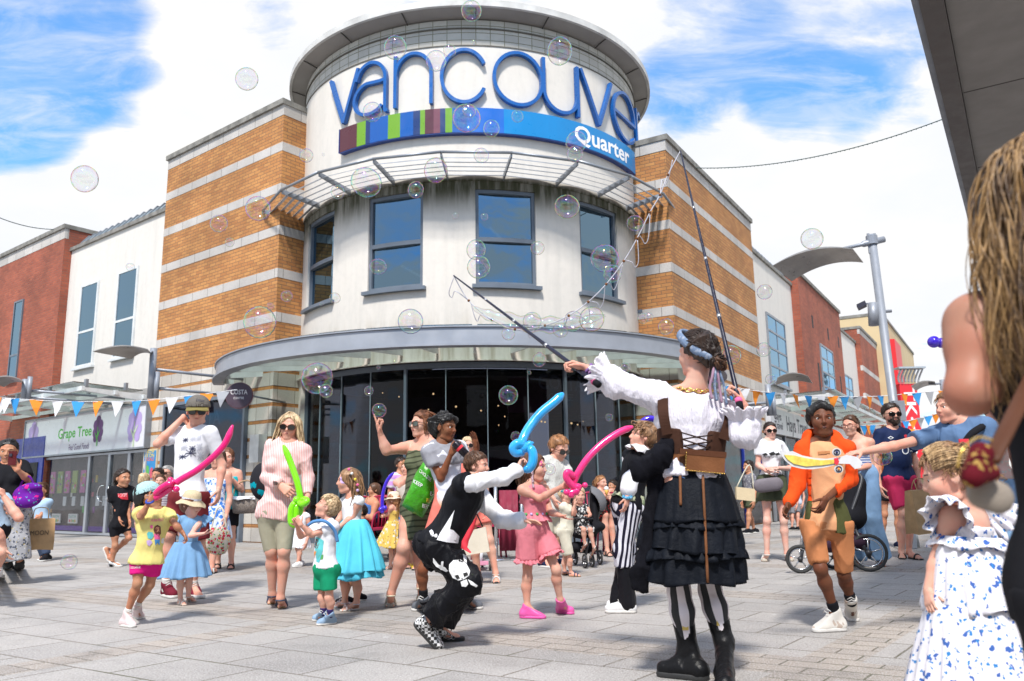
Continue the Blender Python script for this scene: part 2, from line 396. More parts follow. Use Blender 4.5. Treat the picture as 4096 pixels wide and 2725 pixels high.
def cyl(px,py,r):
 d=ray(px,py);ox,oy=-TX,-TY
 a=d.x**2+d.y**2;b=2*(ox*d.x+oy*d.y);c=ox*ox+oy*oy-r*r;q=b*b-4*a*c
 if q<0:q=0
 s=(-b-math.sqrt(q))/(2*a);x,y,z=d.x*s-TX,d.y*s-TY,CAMZ+d.z*s
 return math.atan2(x,-y),z
def TP(r,ph,z):return Vector((TX+r*math.sin(ph),TY-r*math.cos(ph),z))
def arc(mb,r0,r1,p0,p1,z0,z1,n=None,mi=0,zr=None):
 """Curved box between radii r0<r1; zr lifts the outer edge by zr."""
 n=n or max(1,int(abs(p1-p0)/R(2.5)));zr=zr or 0;V=[]
 for i in range(n+1):
  a=p0+(p1-p0)*i/n
  V+=[TP(r0,a,z0),TP(r1,a,z0+zr),TP(r1,a,z1+zr),TP(r0,a,z1)]
 F=[]
 for i in range(n):
  k=4*i
  for j in range(4):F.append((k+j,k+4+j,k+4+(j+1)%4,k+(j+1)%4))
 F.append((3,2,1,0));F.append((4*n,4*n+1,4*n+2,4*n+3))
 mb.add(V,F,mi)
for q in [(1165*O,660*O),(1165*O,437*O),(845*O,675*O),(1150*O,250*O),(1150*O,313*O),(1190*O,120*O),(1190*O,240*O),(1088*O,78*O)]:
 print('cyl',[round(v,3) for v in cyl(q[0],q[1],3.88)])
bands(WL,WLr,bL,0,uo,2.6,ztL,3.75,.925,.195,1)
def striped(W,Wr,e,u0,u1,ur,z0,z1,skip=()):
 mb=MB();rt=MB();z=z0+.02
 while z<z1:
  segs=[(u0-.006,u1)]
  for a,b,zt in skip:
   if z<zt:segs=[s for q in segs for s in ((q[0],min(q[1],a)),(max(q[0],b),q[1])) if s[1]-s[0]>.02]
  for a,b in segs:W.box(mb,a,b,z,z+.265,-.01,.007)
  Wr.box(rt,.001,ur,z,z+.265,-.01,.007);z+=.34
 mb.build('stone_course',M_SB,e);rt.build('stone_course',M_SB,e)
ca,cb,c0,c1=px_rect(WL,654,1590,985,2165);ca,cb=min(ca,cb),max(ca,cb)
striped(WL,WLr,bL,0,uo,2.6,0.0,3.6,[(ca,cb,3.0)])
def costa_window(W,e,a,b,zt,off=.012):
 mb=MB();W.box(mb,a,b,.02,zt,-.02,off);mb.build('interior',M_DARK,e)
 f=MB();W.frame(f,a,b,.0,zt,.07,off,off+.09);W.box(f,(a+b)/2-.03,(a+b)/2+.03,.07,zt-.07,off,off+.07)
 f=f.build('window',M_FRAME,e);mb=MB();W.box(mb,a+.07,b-.07,.07,zt-.07,off+.055,off+.06);mb.build('pane',M_DKGL,f)
costa_window(WL,bL,ca,cb,3.0)
M_PURP=mat('plum_panel',(.26,.04,.10),.5,.05);M_LETW=mat('sign_white',(.72,.70,.70),.5,0);M_LETD=mat('sign_grey_letters',(.8,.76,.78),.5,0)
mb=MB();WL.box(mb,ca+.1,cb-1.0,1.9,2.85,.03,.05);mb.build('inner_sign',M_PURP,bL)
WL.text('COSTA',cb-.35-.6,2.42,.28,.053,M_LETD,'lettering',bL,bold=True)
WL.text('COFFEE',cb-.55-.6,2.1,.15,.053,M_LETD,'lettering',bL,bold=True)
mb=MB();WLr.tube if 0 else None
tube('drainpipe',[WLr.P(1.25,z,.05) for z in (0.3,3,6,9)],.03,mat('pipe_grey',(.25,.25,.27),.5),bL)
mb=MB();WL.box(mb,.12,.42,1.55,2.1,.007,.2);mb.build('alarm_box',mat('box_cream',(.6,.6,.57),.5),bL)
u_w1=WL.sz(148*O,800*O)[0]+.35
bW=block('white_rendered_building',WL,uo+.002,u_w1,7.9,5,M_WH,'white rendered building with two tall windows above the grape sign shop','building',-.12,.1)
mb=MB();a,b=uo+.05,u_w1-.1
P8=[WL.P(a,8.0,-.15),WL.P(b,8.0,-.15),WL.P(b,8.0,-.9),WL.P(a,8.0,-.9),WL.P(a,8.36,-.45),WL.P(b,8.36,-.45),WL.P(b,8.36,-.9),WL.P(a,8.36,-.9)]
mb.hexa(P8);mb.build('roof_glazing',mat('roof_panel',(.30,.37,.40),.3,.1,2,.3),bW)
mb=MB()
for k in range(15):
 u=a+(b-a)*(k+.5)/15;mb.hexa([WL.P(u-.02,8.0,-.12),WL.P(u+.02,8.0,-.12),WL.P(u+.02,8.0,-.2),WL.P(u-.02,8.0,-.2),WL.P(u-.02,8.4,-.43),WL.P(u+.02,8.4,-.43),WL.P(u+.02,8.4,-.5),WL.P(u-.02,8.4,-.5)])
mb.build('roof_bar',M_METAL,bW)
for q in ((172,652,212,842),(257,620,303,820)):
 r_=px_rect(WL,q[0]*O,q[1]*O,q[2]*O,q[3]*O);window(WL,bW,*r_,-.11,(1,2),.42,fm=M_WHMETAL)
mb=MB();WL.box(mb,uo+.01,11.6,0,3.5,-.3,-.1);mb.build('shop_front_surround',mat('surround',(.35,.33,.31),.7,.1),bW)
bR=block('red_brick_building',WL,u_w1+.002,u_w1+9,8.55,5,M_RD,'red brick building with a narrow window at the far left','building',.1,.12)
mb=MB();WL.box(mb,u_w1,u_w1+9,8.25,8.548,.0,.108);mb.build('stone_band',M_ST,bR)
r_=px_rect(WL,36*O,697*O,56*O,872*O);window(WL,bR,*r_,.11,(1,2),.3,w=.05)
mb=MB();WL.box(mb,u_w1+.02,u_w1+4,.1,2.6,.1,.14);mb.build('shop_panel',mat('shop_blue',(.012,.03,.25),.4),bR)
mb=MB();WL.box(mb,u_w1+.3,u_w1+4,0.1,1.9,.14,.16);mb.build('shop_window',M_DARK,bR)
sg=empty('shop_sign',WL.P(8,2,.0),'white fascia sign reading Grape Tree with purple trees','shop sign')
s0=WL.sz(585,1700,.12)[0];s1=WL.sz(100,1750,.12)[0];zt=3.07;zb_=2.07
mb=MB();WL.box(mb,s0,s1,zb_,zt,-.1,.12);mb.build('board',mat('sign_board_white',(.66,.66,.70),.35,.03),sg)
mb=MB();WL.frame(mb,s0-.03,s1+.03,zb_-.04,zt+.04,.04,-.1,.15);mb.build('frame',M_METAL,sg)
GRN=mat('sign_green',(.05,.40,.02),.5,0);VIO=mat('sign_violet',(.10,.03,.14),.5,0);LIL=mat('sign_lilac',(.42,.32,.60),.5,0);PGR=mat('sign_pale_green',(.50,.62,.40),.5,0)
def sgp(x,y):return WL.sz(x*.7973,1350+y*.7973,.125)
a=sgp(290,510);b=sgp(458,485)
WL.text('Grape Tree',a[0],a[1],.26,.124,GRN,'lettering',sg,width=abs(a[0]-b[0]),bold=False,fat=.012)
a=sgp(342,567);b=sgp(446,550)
WL.text('Feel Good Foods',a[0],a[1],.15,.124,VIO,'lettering',sg,width=abs(a[0]-b[0]),shear=.2)
def disc(c,ru,rz,n=18):return [(c[0]+ru*math.cos(2*math.pi*i/n),c[1]+rz*math.sin(2*math.pi*i/n)) for i in range(n)]
def emblem(cx,cz,h,m1,m2,off,name):
 mb=MB()
 for k,(dx,dz,r_) in enumerate([(0,.78,.17),(-.17,.66,.15),(.17,.66,.15),(-.19,.42,.15),(.19,.42,.15),(-.02,.52,.16),(-.15,.24,.12),(.15,.24,.12)]):
  pts=disc((cx+dx*h,cz+dz*h),r_*h,r_*h*1.05);mb.add([WL.P(p[0],p[1],off+k*.0006) for p in pts],[tuple(range(len(pts)))])
 mb.build(name,m1,sg);mb=MB()
 for seg in ([(0,0),(0,.6)],[(0,.2),(.16,.42)],[(0,.3),(-.15,.5)]):
  (x0,y0),(x1,y1)=seg;dx,dy=x1-x0,y1-y0;l=math.hypot(dx,dy);nx,ny=-dy/l*.03,dx/l*.03
  q=[(x0-nx,y0-ny),(x1-nx*.5,y1-ny*.5),(x1+nx*.5,y1+ny*.5),(x0+nx,y0+ny)]
  mb.add([WL.P(cx+p[0]*h,cz+p[1]*h,off+.007) for p in q],[(0,1,2,3)])
 mb.build(name,m2,sg)
a=sgp(490,480);emblem(a[0],zb_+.12,.8,VIO,GRN,.124,'tree_emblem')
a=sgp(675,450);emblem(a[0],zb_+.02,1.0,LIL,PGR,.124,'tree_emblem')
a=sgp(160,560);emblem(a[0],zb_+.02,1.0,LIL,PGR,.124,'tree_emblem')
sf=empty('food_shop',WL.P(8,0,.0),'glazed shop front with double doors and product posters below the grape sign','shop front')
mb=MB();WL.box(mb,s0+.05,s1-.1,.03,zb_-.05,-.09,-.06);mb.build('interior',mat('shop_interior',(.07,.05,.045),.8,.6,2.5),sf)
def sfx(x,y=800):return WL.sz(x*.7973,1350+y*.7973,.0)[0]
xs=[150,445,545,645,735]
for i in range(4):
 u0,u1=sfx(xs[i+1]),sfx(xs[i]);f=MB();WL.frame(f,u0,u1,0.02,zb_-.06,.06 if i!=1 else .05,-.02,.06)
 f=f.build('door' if i in (1,2) else 'window',M_WHMETAL if 0 else mat('alu',(.36,.38,.41),.4,.08,4,.4),sf)
 mb=MB();WL.box(mb,u0+.06,u1-.06,.08,zb_-.12,.018,.024);mb.build('pane',M_SHOP,f)
 if i in (1,2):
  uu=(u0 if i==1 else u1)+(.16 if i==1 else -.16)
  mb=MB().tube(smoothpts([WL.P(uu,.82,.06),WL.P(uu+(.05 if i==1 else -.05),.85,.13),WL.P(uu+(.13 if i==1 else -.13),1.0,.14),WL.P(uu+(.05 if i==1 else -.05),1.18,.13),WL.P(uu,1.2,.06)],5),.014);mb.build('handle',mat('steel',(.6,.6,.6),.25,0,metal=.9),f,True)
 mb=MB();WL.box(mb,u0+.07,u1-.07,.1,.22,-.03,-.01);mb.build('purple_strip',mat('strip_violet',(.10,.03,.28),.5),sf)
PC=[(.55,.08,.12),(.5,.33,.05),(.10,.38,.08),(.45,.28,.10),(.20,.05,.22),(.62,.58,.5)]
rn=random.Random(3)
for k,x in enumerate((212,250,287,323,360,402)):
 u=sfx(x);pm=MB();WL.box(pm,u-.14,u+.14,1.05,1.62,-.055,-.035);ob=pm.build('poster',mat('poster_%d'%k,(.55,.14,.34) if k%2 else (.34,.40,.10),.6),sf)
 pm=MB()
 for j in range(9):
  uu=u+rn.uniform(-.1,.1);z=1.12+rn.random()*.4;pm.add([WL.P(uu+p[0],z+p[1],-.033+j*.0005) for p in disc((0,0),rn.uniform(.03,.06),rn.uniform(.02,.06),10)],[tuple(range(10))],j%6)
 pm.build('print',[mat('print_%d'%j,PC[j],.6,0) for j in range(6)],ob)
for k,x in enumerate((315,360,405,480,515)):
 u=sfx(x,840);mb=MB();WL.box(mb,u-.09,u+.09,.72,.96,-.05,-.03);mb.build('poster',mat('paper',(.6,.6,.6),.6,.1,30),sf)
for k,x in enumerate((275,360)):
 u=sfx(x,950);pm=MB();WL.box(pm,u-.25,u+.25,.28,.52,-.03,.0);ob=pm.build('poster',mat('paper',(.6,.6,.6),.6,.1,30),sf);pm=MB()
 for j in range(4):pm.add([WL.P(p[0],p[1],.003) for p in disc((u+(j-1.5)*.1,.345),.04,.04,12)],[tuple(range(12))],j)
 WL.text('COLLECTIONS',u+.2,.43,.05,.003,mat('print_green',(.05,.3,.2),.6,0),'print',ob,width=.4);pm.build('print',[mat('print_%d'%j,PC[j],.6,0) for j in (1,2,3,0)],ob)
for k in range(26):
 u=s0+.3+(s1-s0-.6)*rn.random();z=rn.choice((.55,.95,1.3));mb=MB();
 if k==0:stock=MB()
 WL.box(stock,u-.05,u+.05,z,z+rn.uniform(.08,.2),-.058,-.045,k%6)
stock.build('shelf_stock',[mat('print_%d'%j,PC[j],.6,0) for j in range(6)],sf)
pb=empty('poster_board',WL.P(4.4,1.2,.02),'bright blue social media poster in a frame on the striped pillar','poster')
r_=px_rect(WL,578,1797,632,1925);mb=MB();WL.box(mb,r_[0],r_[1],r_[2],r_[3],.007,.04);mb.build('frame',mat('frame_cream',(.55,.45,.3),.6),pb)
mb=MB();WL.box(mb,min(r_[:2])+.04,max(r_[:2])-.04,r_[2]+.04,r_[3]-.04,.04,.046);mb.build('poster',mat('poster_blue',(.02,.22,.50),.5),pb)
um=max(r_[:2])-.09
for k,(wd_,zz_) in enumerate((('FOLLOW',.84),('US ON',.72),('SOCIALS',.6))):WL.text(wd_,um,r_[2]+(r_[3]-r_[2])*(zz_+.03),.075,.05,mat('print_yellow',(.8,.6,.05),.5,0) if k<2 else mat('print_orange',(.8,.15,.05),.5,0),'lettering',pb,width=abs(r_[1]-r_[0])-.2,bold=True)
mb=MB()
for k,(q,w_) in enumerate((((.3,.25),.08),((.62,.3),.09),((.8,.5),.07))):
 uu=min(r_[:2])+abs(r_[1]-r_[0])*q[0];zz_=r_[2]+(r_[3]-r_[2])*q[1];mb.add([WL.P(p[0],p[1],.05) for p in disc((uu,zz_),w_,w_*1.6)],[tuple(range(18))],k)
mb.build('print',[mat('print_%d'%j,PC[j],.6,0) for j in (0,2,5)],pb)
def gz(px,py,z):
 d=ray(px,py);t_=(z-CAMZ)/d.z;return Vector((d.x*t_,d.y*t_,z))
def canopy(name,W,u0,u1,z,out,nbeam,label):
 e=empty(name,W.P((u0+u1)/2,z,0),label,'canopy');n=nbeam
 for k in range(n+1):
  u=u0+(u1-u0)*k/n;mb=MB()
  mb.hexa([W.P(u-.04,z-.2,0),W.P(u+.04,z-.2,0),W.P(u+.04,z-.06,out),W.P(u-.04,z-.06,out),W.P(u-.04,z-.04,0),W.P(u+.04,z-.04,0),W.P(u+.04,z+.02,out),W.P(u-.04,z+.02,out)])
  mb.build('beam',M_WHMETAL,e)
  if k<n:
   mb=MB();a=u+(u1-u0)/n*.04;b=u+(u1-u0)/n*.96
   mb.hexa([W.P(a,z+.06,.05),W.P(b,z+.06,.05),W.P(b,z+.12,out+.15),W.P(a,z+.12,out+.15),W.P(a,z+.08,.05),W.P(b,z+.08,.05),W.P(b,z+.14,out+.15),W.P(a,z+.14,out+.15)]);mb.build('glass_panel',M_CANGL,e)
 for o_,zz_ in ((out,-.02),(out*.5,-.05),(.08,-.1)):
  mb=MB();W.box(mb,u0-.1,u1+.1,z+zz_-.05,z+zz_+.05,o_-.035,o_+.035);mb.build('rail',M_WHMETAL,e)
 for k in range(n+1):
  for o_ in (.5,out-.1):
   u=u0+(u1-u0)*k/n;mb=MB();W.box(mb,u-.05,u+.05,z+.03,z+.2,o_-.03,o_+.03);mb.build('clamp',M_METAL,e)
cw=WL.sz(574,1565);co=gz(319,1517,cw[1]);outL=(co-WL.o).dot(nL);print('canopy',cw,outL,(co-WL.o).dot(dL))
canopy('glass_canopy',WL,5.0,12.5,3.35,1.5,4,'glass canopy on white beams above the grape sign')
ztR=8.24
u_o=WR.sz(1745*O,760*O)[0];u_w=WR.sz(1840*O,780*O)[0];u_r=WR.sz(1937*O,850*O)[0];u_w2=WR.sz(1986*O,900*O)[0]
print('right u',u_o,u_w,u_r,u_w2)
bOR=block('banded_brick_building',WR,0,u_o,ztR,3.0,M_OR,'orange brick block with pale stone bands right of the round tower','building')
bands(WR,WRr,bOR,0,u_o,2.6,ztR,3.75,.925,.195,1)
striped(WR,WRr,bOR,0,u_o,2.6,0.0,3.6,[(.8,u_o-.9,2.9)])
def right_shop(e,u0,u1,fas,letters,zf=(2.3,2.9)):
 mb=MB();WR.box(mb,u0,u1,zf[0],zf[1],.0,.13);fb=mb.build('fascia',fas,e)
 mb=MB();WR.box(mb,u0,u1,.03,zf[0]-.02,.0,.03);mb.build('shop_window',mat('shop_interior',(.07,.06,.06),.8,.6,2.5),e)
 n=max(1,int((u1-u0)/1.4))
 for k in range(n+1):mb=MB();WR.box(mb,u0+(u1-u0)*k/n-.04,u0+(u1-u0)*k/n+.04,.02,zf[0],.03,.1);mb.build('glazing_bar',letters[0],e)
 mb=MB();WR.box(mb,u0,u1,.1,zf[0]-.05,.05,.056);mb.build('pane',M_SHOP,e)
 for (w_,u,z,h,wd_,m) in letters[1:]:WR.text(w_,u,z,h,.134,m,'lettering',fb,width=wd_,flip=False,bold=True)
RED=mat('sign_red',(.65,.02,.03),.45,0);BLK=mat('sign_black',(.03,.03,.05),.5,0);ORG=mat('sign_orange',(.7,.32,.08),.5,0)
right_shop(bOR,.8,u_o-.9,mat('fascia_dark',(.03,.03,.033),.4),[mat('shop_blue',(.012,.03,.25),.4),('Phone',2.6,2.5,.42,2.0,RED),('Repair',3.3,2.35,.12,.8,M_LETW)],(2.25,3.0))
bWR=block('white_rendered_building',WR,u_o+.002,u_w,7.55,4,M_WH,'white rendered building with one tall window beyond the right orange block','building',-.15,.1)
a,b=u_o+.1,u_w-.1;mb=MB();mb.hexa([WR.P(a,7.65,-.15),WR.P(b,7.65,-.15),WR.P(b,7.65,-.9),WR.P(a,7.65,-.9),WR.P(a,8.05,-.45),WR.P(b,8.05,-.45),WR.P(b,8.05,-.9),WR.P(a,8.05,-.9)]);mb.build('roof_glazing',mat('roof_panel',(.30,.37,.40),.3,.1,2,.3),bWR)
mb=MB()
for k in range(14):u=a+(b-a)*(k+.5)/14;mb.hexa([WR.P(u-.02,7.65,-.12),WR.P(u+.02,7.65,-.12),WR.P(u+.02,7.65,-.2),WR.P(u-.02,7.65,-.2),WR.P(u-.02,8.1,-.43),WR.P(u+.02,8.1,-.43),WR.P(u+.02,8.1,-.5),WR.P(u-.02,8.1,-.5)])
mb.build('roof_bar',M_METAL,bWR)
r_=px_rect(WR,1780*O,735*O,1820*O,885*O);window(WR,bWR,*r_,-.14,(2,4),fm=M_METAL)
right_shop(bWR,u_o+.1,u_w-.1,mat('fascia_white',(.6,.6,.62),.4,.05),[M_METAL,('days',u_o+.5,2.75,.22,.8,BLK),('Travel',u_o+.5,2.5,.2,.9,BLK),('Hays Travel',u_o+1.9,2.5,.42,2.8,BLK)],(2.35,3.05))
bRR=block('red_brick_building',WR,u_w+.002,u_r,7.95,5,M_RD,'red brick building with slit windows midway down the right street','building',.1,.12)
r_=px_rect(WR,1885*O,805*O,1913*O,925*O);window(WR,bRR,*r_,.11,(2,4),fm=M_METAL)
mb=MB()
for u in (.25,.62,.9):
 uu=u_w+(u_r-u_w)*u;WR.box(mb,uu-.12,uu+.12,6.4,6.85,.08,.104)
for u in (.3,.86):uu=u_w+(u_r-u_w)*u;WR.box(mb,uu-.12,uu+.12,3.4,5.2,.08,.104)
mb.build('slit_window',M_DARK,bRR)
right_shop(bRR,u_w+.3,u_r-.3,mat('fascia_white',(.6,.6,.62),.4,.05),[M_METAL],(2.35,3.05))
bW3=block('white_rendered_building',WR,u_r+.002,u_w2,7.5,4,M_WH,'narrow white rendered building between two red brick ones','building',-.15,.1)
r_=px_rect(WR,1955*O,868*O,1972*O,960*O);window(WR,bW3,*r_,-.14,(2,3),fm=M_METAL)
u_r2=WR.sz(2022*O,900*O)[0]
bR3=block('red_brick_building',WR,u_w2+.002,u_r2,8.2,6,M_RD,'far red brick building with pale bands beside the tan store','building',.1,.12)
mb=MB()
for z in (3.6,4.9,6.2,7.95):WR.box(mb,u_w2,u_r2,z,z+.24,.0,.107)
mb.build('stone_band',M_ST,bR3)
bT=block('tan_store_building',WR,u_r2+.002,u_r2+16,9.8,8,mat('tan_render',(.55,.42,.24),.8,.08,.5),'tan rendered store at the far end of the right street','building',.5,.15)
mb=MB();WR.box(mb,u_r2+2.2,u_r2+5,6.0,8.8,.5,.8);mb.build('red_sign_panel',RED,bT)
mb=MB();WR.box(mb,u_r2+1,u_r2+40,3.0,3.3,.5,3.5);cn=mb.build('dark_entrance_canopy',mat('dark_canopy',(.06,.06,.07),.6),bT)
canopy('glass_canopy',WR,u_o+.4,u_o+12,3.3,1.6,5,'long glass canopy above the shops on the right street')
fe=empty('far_building',(30,75,0),'low pale building closing the far end of the right street','building')
mb=MB().box((36,80,2.2),26,6,4.4);mb.build('wall',M_WH,fe);mb=MB().box((36,80,4.55),27,7,.3);mb.build('roof',M_COPE,fe)
ts=at(2085*O,900*O,36.0);tsx=empty('store_sign',(ts.x,ts.y,0),'tall red vertical store sign with white letters under a curved fin top','sign')
zt_=at(2085*O,885*O,36).z
mb=MB().box((ts.x,ts.y,(1.2+zt_)/2),.78,.5,zt_-1.2);mb.build('board',RED,tsx)
V,F=text2d('TK·maxx',fat=.02);x1=max(v[0] for v in V);hh=(zt_-1.5)/x1
meshobj('lettering',[(ts.x-.22+(1-0)*0+v[1]*.48,ts.y-.26,zt_-.15-v[0]*hh) for v in V],F,M_LETW,tsx)
for k in range(7):
 pts=[Vector((ts.x-.4+k*.14,ts.y-.3,zt_+.05)),Vector((ts.x-.45+k*.16,ts.y-.35,zt_+.3)),Vector((ts.x-.35+k*.16,ts.y-.5,zt_+.62))]
 MB().tube(smoothpts(pts,4),.04,6).build('fin',mat('galvanised',(.45,.47,.48),.4,.1,metal=.6),tsx,True)
box('fin_plate',(ts.x+.08,ts.y-.4,zt_+.68),1.2,.5,.08,mat('galvanised',(.45,.47,.48),.4,.1,metal=.6),tsx)
bk=empty('brick_terrace',(2,-17,0),'long red brick terrace across the square, seen only in the cafe glass','building');BK=Wall(Vector((-26,-15,0)),Vector((1,0,0)),Vector((0,1,0)))  # terrace out of view, added to give the cafe glass something to mirror
mb=MB();BK.box(mb,0,60,0,8.2,-5,0);mb.build('wall',brickmat('terrace_brick',(.11,.075,.06),(.08,.05,.04),(.08,.07,.06),AX),bk);mb=MB();BK.box(mb,0,60,8.2,8.5,-5,.1);mb.build('coping',M_COPE,bk);mb=MB();BK.box(mb,0,60,2.7,3.4,0,.3);mb.build('fascia',mat('fascia_white',(.6,.6,.62),.4,.05),bk)
mb=MB();BK.box(mb,0,60,.1,2.6,0,.03);mb.build('shop_window',M_DARK,bk)
for k in range(14):f_=MB();BK.box(f_,2+k*4.2,3.3+k*4.2,4.4,6.6,0,.05);f_.build('window',M_WHMETAL,bk)
tw=empty('round_tower_building',(TX,TY,0),'white round corner tower with an overhanging roof ring and blue lettering','building')
RW=3.88
wins=[]
for (x0,x1,yt,yb) in ((705,771,490,712),(855,973,448,667),(1097,1226,437,655),(1333,1420,472,692)):
 p0=cyl(x0*O,(yt+yb)/2*O,RW)[0];p1=cyl(x1*O,(yt+yb)/2*O,RW)[0]
 wins.append((p0,p1));print('win',math.degrees(p0),math.degrees(p1),cyl((x0+x1)/2*O,yt*O,RW)[1],cyl((x0+x1)/2*O,yb*O,RW)[1])
HW=R(8.5);wc=[R(d) for d in (-50.5,-19.4,12.1,43.6,75)]
Z0,Z1=4.62,6.47
mb=MB();PM=R(112)
arc(mb,RW-.3,RW,-PM,PM,3.22,Z0);arc(mb,RW-.3,RW,-PM,PM,Z1,6.62);arc(mb,RW-.3,RW+.03,-PM,PM,6.62,9.36)
e0=-PM
for c in wc:arc(mb,RW-.3,RW,e0,c-HW,Z0,Z1);e0=c+HW
arc(mb,RW-.3,RW,e0,PM,Z0,Z1)
arc(mb,RW-.25,RW+.06,-PM,PM,3.22,3.24)
mb.build('wall',M_TW,tw)
for c in wc:
 mb=MB();r0,r1=RW-.16,RW-.04;w=R(.9)
 arc(mb,r0,r1,c-HW,c-HW+w,Z0,Z1);arc(mb,r0,r1,c+HW-w,c+HW,Z0,Z1)
 arc(mb,r0,r1,c-HW+w,c+HW-w,Z0,Z0+.07);arc(mb,r0,r1,c-HW+w,c+HW-w,Z1-.07,Z1);arc(mb,r0+.01,r1+.005,c-HW+w,c+HW-w,5.46,5.54)
 f=mb.build('window',M_FRAME,tw)
 mb=MB();arc(mb,RW-.10,RW-.095,c-HW+w,c+HW-w,Z0+.07,Z1-.07,1);mb.build('pane',M_WIN,f)
 mb=MB();arc(mb,RW-.1,RW+.1,c-HW-R(1),c+HW+R(1),Z0-.07,Z0-.003);mb.build('sill',M_FRAME,f)
mb=MB();arc(mb,RW-.9,RW-.85,-PM,PM,4.4,6.6);mb.build('room_lining',M_DARK,tw)  # near-black ring, coloured for the dimness inside the upper rooms
M_TUBE=mat('strip_light',(1,.95,.8),.5,0,emit=2.0)
for p,z in ((-19,5.05),(9,5.72)):
 MB().tube([TP(RW-.35,R(p-1),z+.12),TP(RW-.6,R(p+5),z-.1)],.022,6).build('strip_light',M_TUBE,tw)
M_ASH=None
m,t,p=newmat('ashlar_blocks');g=t.add('ShaderNodeNewGeometry').outputs['Position']
sp=t.add('ShaderNodeSeparateXYZ');t.l.new(g,sp.inputs[0])
an=t.math('ARCTAN2',t.math('SUBTRACT',sp.outputs[0],TX),t.math('SUBTRACT',TY,sp.outputs[1]))
br=t.add('ShaderNodeTexBrick');br.offset=0;t.l.new(t.comb(t.math('MULTIPLY',an,RW),t.math('SUBTRACT',sp.outputs[2],.05),0),br.inputs['Vector']);br.inputs['Scale'].default_value=1
br.inputs['Brick Width'].default_value=.28;br.inputs['Row Height'].default_value=.155;br.inputs['Mortar Size'].default_value=.008
br.inputs['Color1'].default_value=c4((.52,.50,.46));br.inputs['Color2'].default_value=c4((.42,.40,.37));br.inputs['Mortar'].default_value=c4((.20,.19,.13))
t.put(p.inputs['Base Color'],t.mix(t.ramp(t.noise(g,7,5),.4,.8,0,.5),br.outputs['Color'],(.36,.35,.31)));p.inputs['Roughness'].default_value=.9;bump(t,p,br.outputs['Fac'],-.01,.6);M_ASH=m
mb=MB();arc(mb,RW-.3,RW,-PM,PM,9.36,9.93);mb.build('stone_ring',M_ASH,tw)
mb=MB();arc(mb,RW-.02,RW+.045,-PM,PM,9.36,9.38);arc(mb,RW-.02,RW+.03,-PM,PM,9.735,9.755);mb.build('cable_line',mat('cable_grey',(.12,.11,.09),.7),tw)
mb=MB();arc(mb,RW-.3,4.22,-R(170),R(170),9.93,9.97,zr=.09);mb.build('roof_soffit',M_SOFF,tw)
mb=MB();arc(mb,4.2,4.26,-R(170),R(170),10.0,10.13);arc(mb,RW-1.2,4.2,-R(170),R(170),10.05,10.11);mb.build('roof_edge',mat('roof_edge',(.55,.54,.52),.7,.25,2),tw)
mb=MB()
for k in range(-8,9):
 mb=MB();a=R(k*20+4);mb.hexa([TP(RW,a,9.918),TP(RW,a+.004,9.918),TP(4.2,a+.004,10.008),TP(4.2,a,10.008),TP(RW,a,9.94),TP(RW,a+.004,9.94),TP(4.2,a+.004,10.03),TP(4.2,a,10.03)])
 mb.build('soffit_joint',mat('joint',(.07,.065,.06),.8),tw)
band=empty('sign_band',(TX,TY-RW,7.5),'curved blue sign band with coloured stripes reading quarter around the tower','sign')
ZB0,ZB1=7.53,8.02
BR=(.085,.018,.03);GN=(.15,.33,.02);BL=(.006,.09,.36);NV=(.012,.035,.14);PR=(.16,.045,.07);LB=(.0,.21,.52)
px_s=[(782,BR),(820,BR),(822,GN),(840,GN),(843,NV),(862,BL),(893,GN),(920,BL),(951,NV),(967,GN),(978,BR),(998,PR),(1016,NV),(1026,GN),(1042,BL),(1075,LB)]
mats={};prev=None
seg=[(782,BR),(821,GN),(841,NV),(852,BL),(893,GN),(921,BL),(951,NV),(967,GN),(978,BR),(998,PR),(1013,NV),(1025,GN),(1041,BL),(1075,(.006,.12,.5)),(1160,LB),(1461,None)]
for i in range(len(seg)-1):
 yy=300 if seg[i][0]<1000 else 290
 p0=cyl(seg[i][0]*O,(330 if seg[i][0]<850 else 285 if seg[i][0]<1200 else 360)*O,RW+.15)[0];p1=cyl(seg[i+1][0]*O,(330 if seg[i+1][0]<850 else 285 if seg[i+1][0]<1200 else 360)*O,RW+.15)[0]
 mb=MB();arc(mb,RW+.032,RW+.15,p0,p1,ZB0,ZB1);mb.build('stripe_panel' if i<13 else 'blue_panel',mat('band_%d'%i,seg[i][1],.35,.04,2),band)
bp0=cyl(782*O,330*O,RW+.15)[0];bp1=cyl(1461*O,360*O,RW+.15)[0]
mb=MB();arc(mb,RW+.03,RW+.158,bp0-.006,bp0-.001,ZB0-.01,ZB1);arc(mb,RW+.032,RW+.145,bp0,bp1,ZB0-.02,ZB0-.002);mb.build('edge',mat('band_edge',(.01,.04,.2),.4),band)
V,F=text2d('Quarter',fat=.022);xm=max(v[0] for v in V)
q0=cyl(1322*O,320*O,RW+.15)[0];q1=cyl(1448*O,368*O,RW+.15)[0];print('quarter',q0,q1,bp0,bp1)
meshobj('lettering',[TP(RW+.154,q0+(q1-q0)*v[0]/xm,ZB0+.09+v[1]*.33) for v in V],F,mat('letter_white',(.85,.85,.85),.4,0),band)
LT=empty('tower_lettering',(TX,TY-RW,8.1),'large blue raised letters spelling vancouver around the tower','sign')
M_LB=mat('letter_blue',(.006,.10,.36),.3,.05,3)
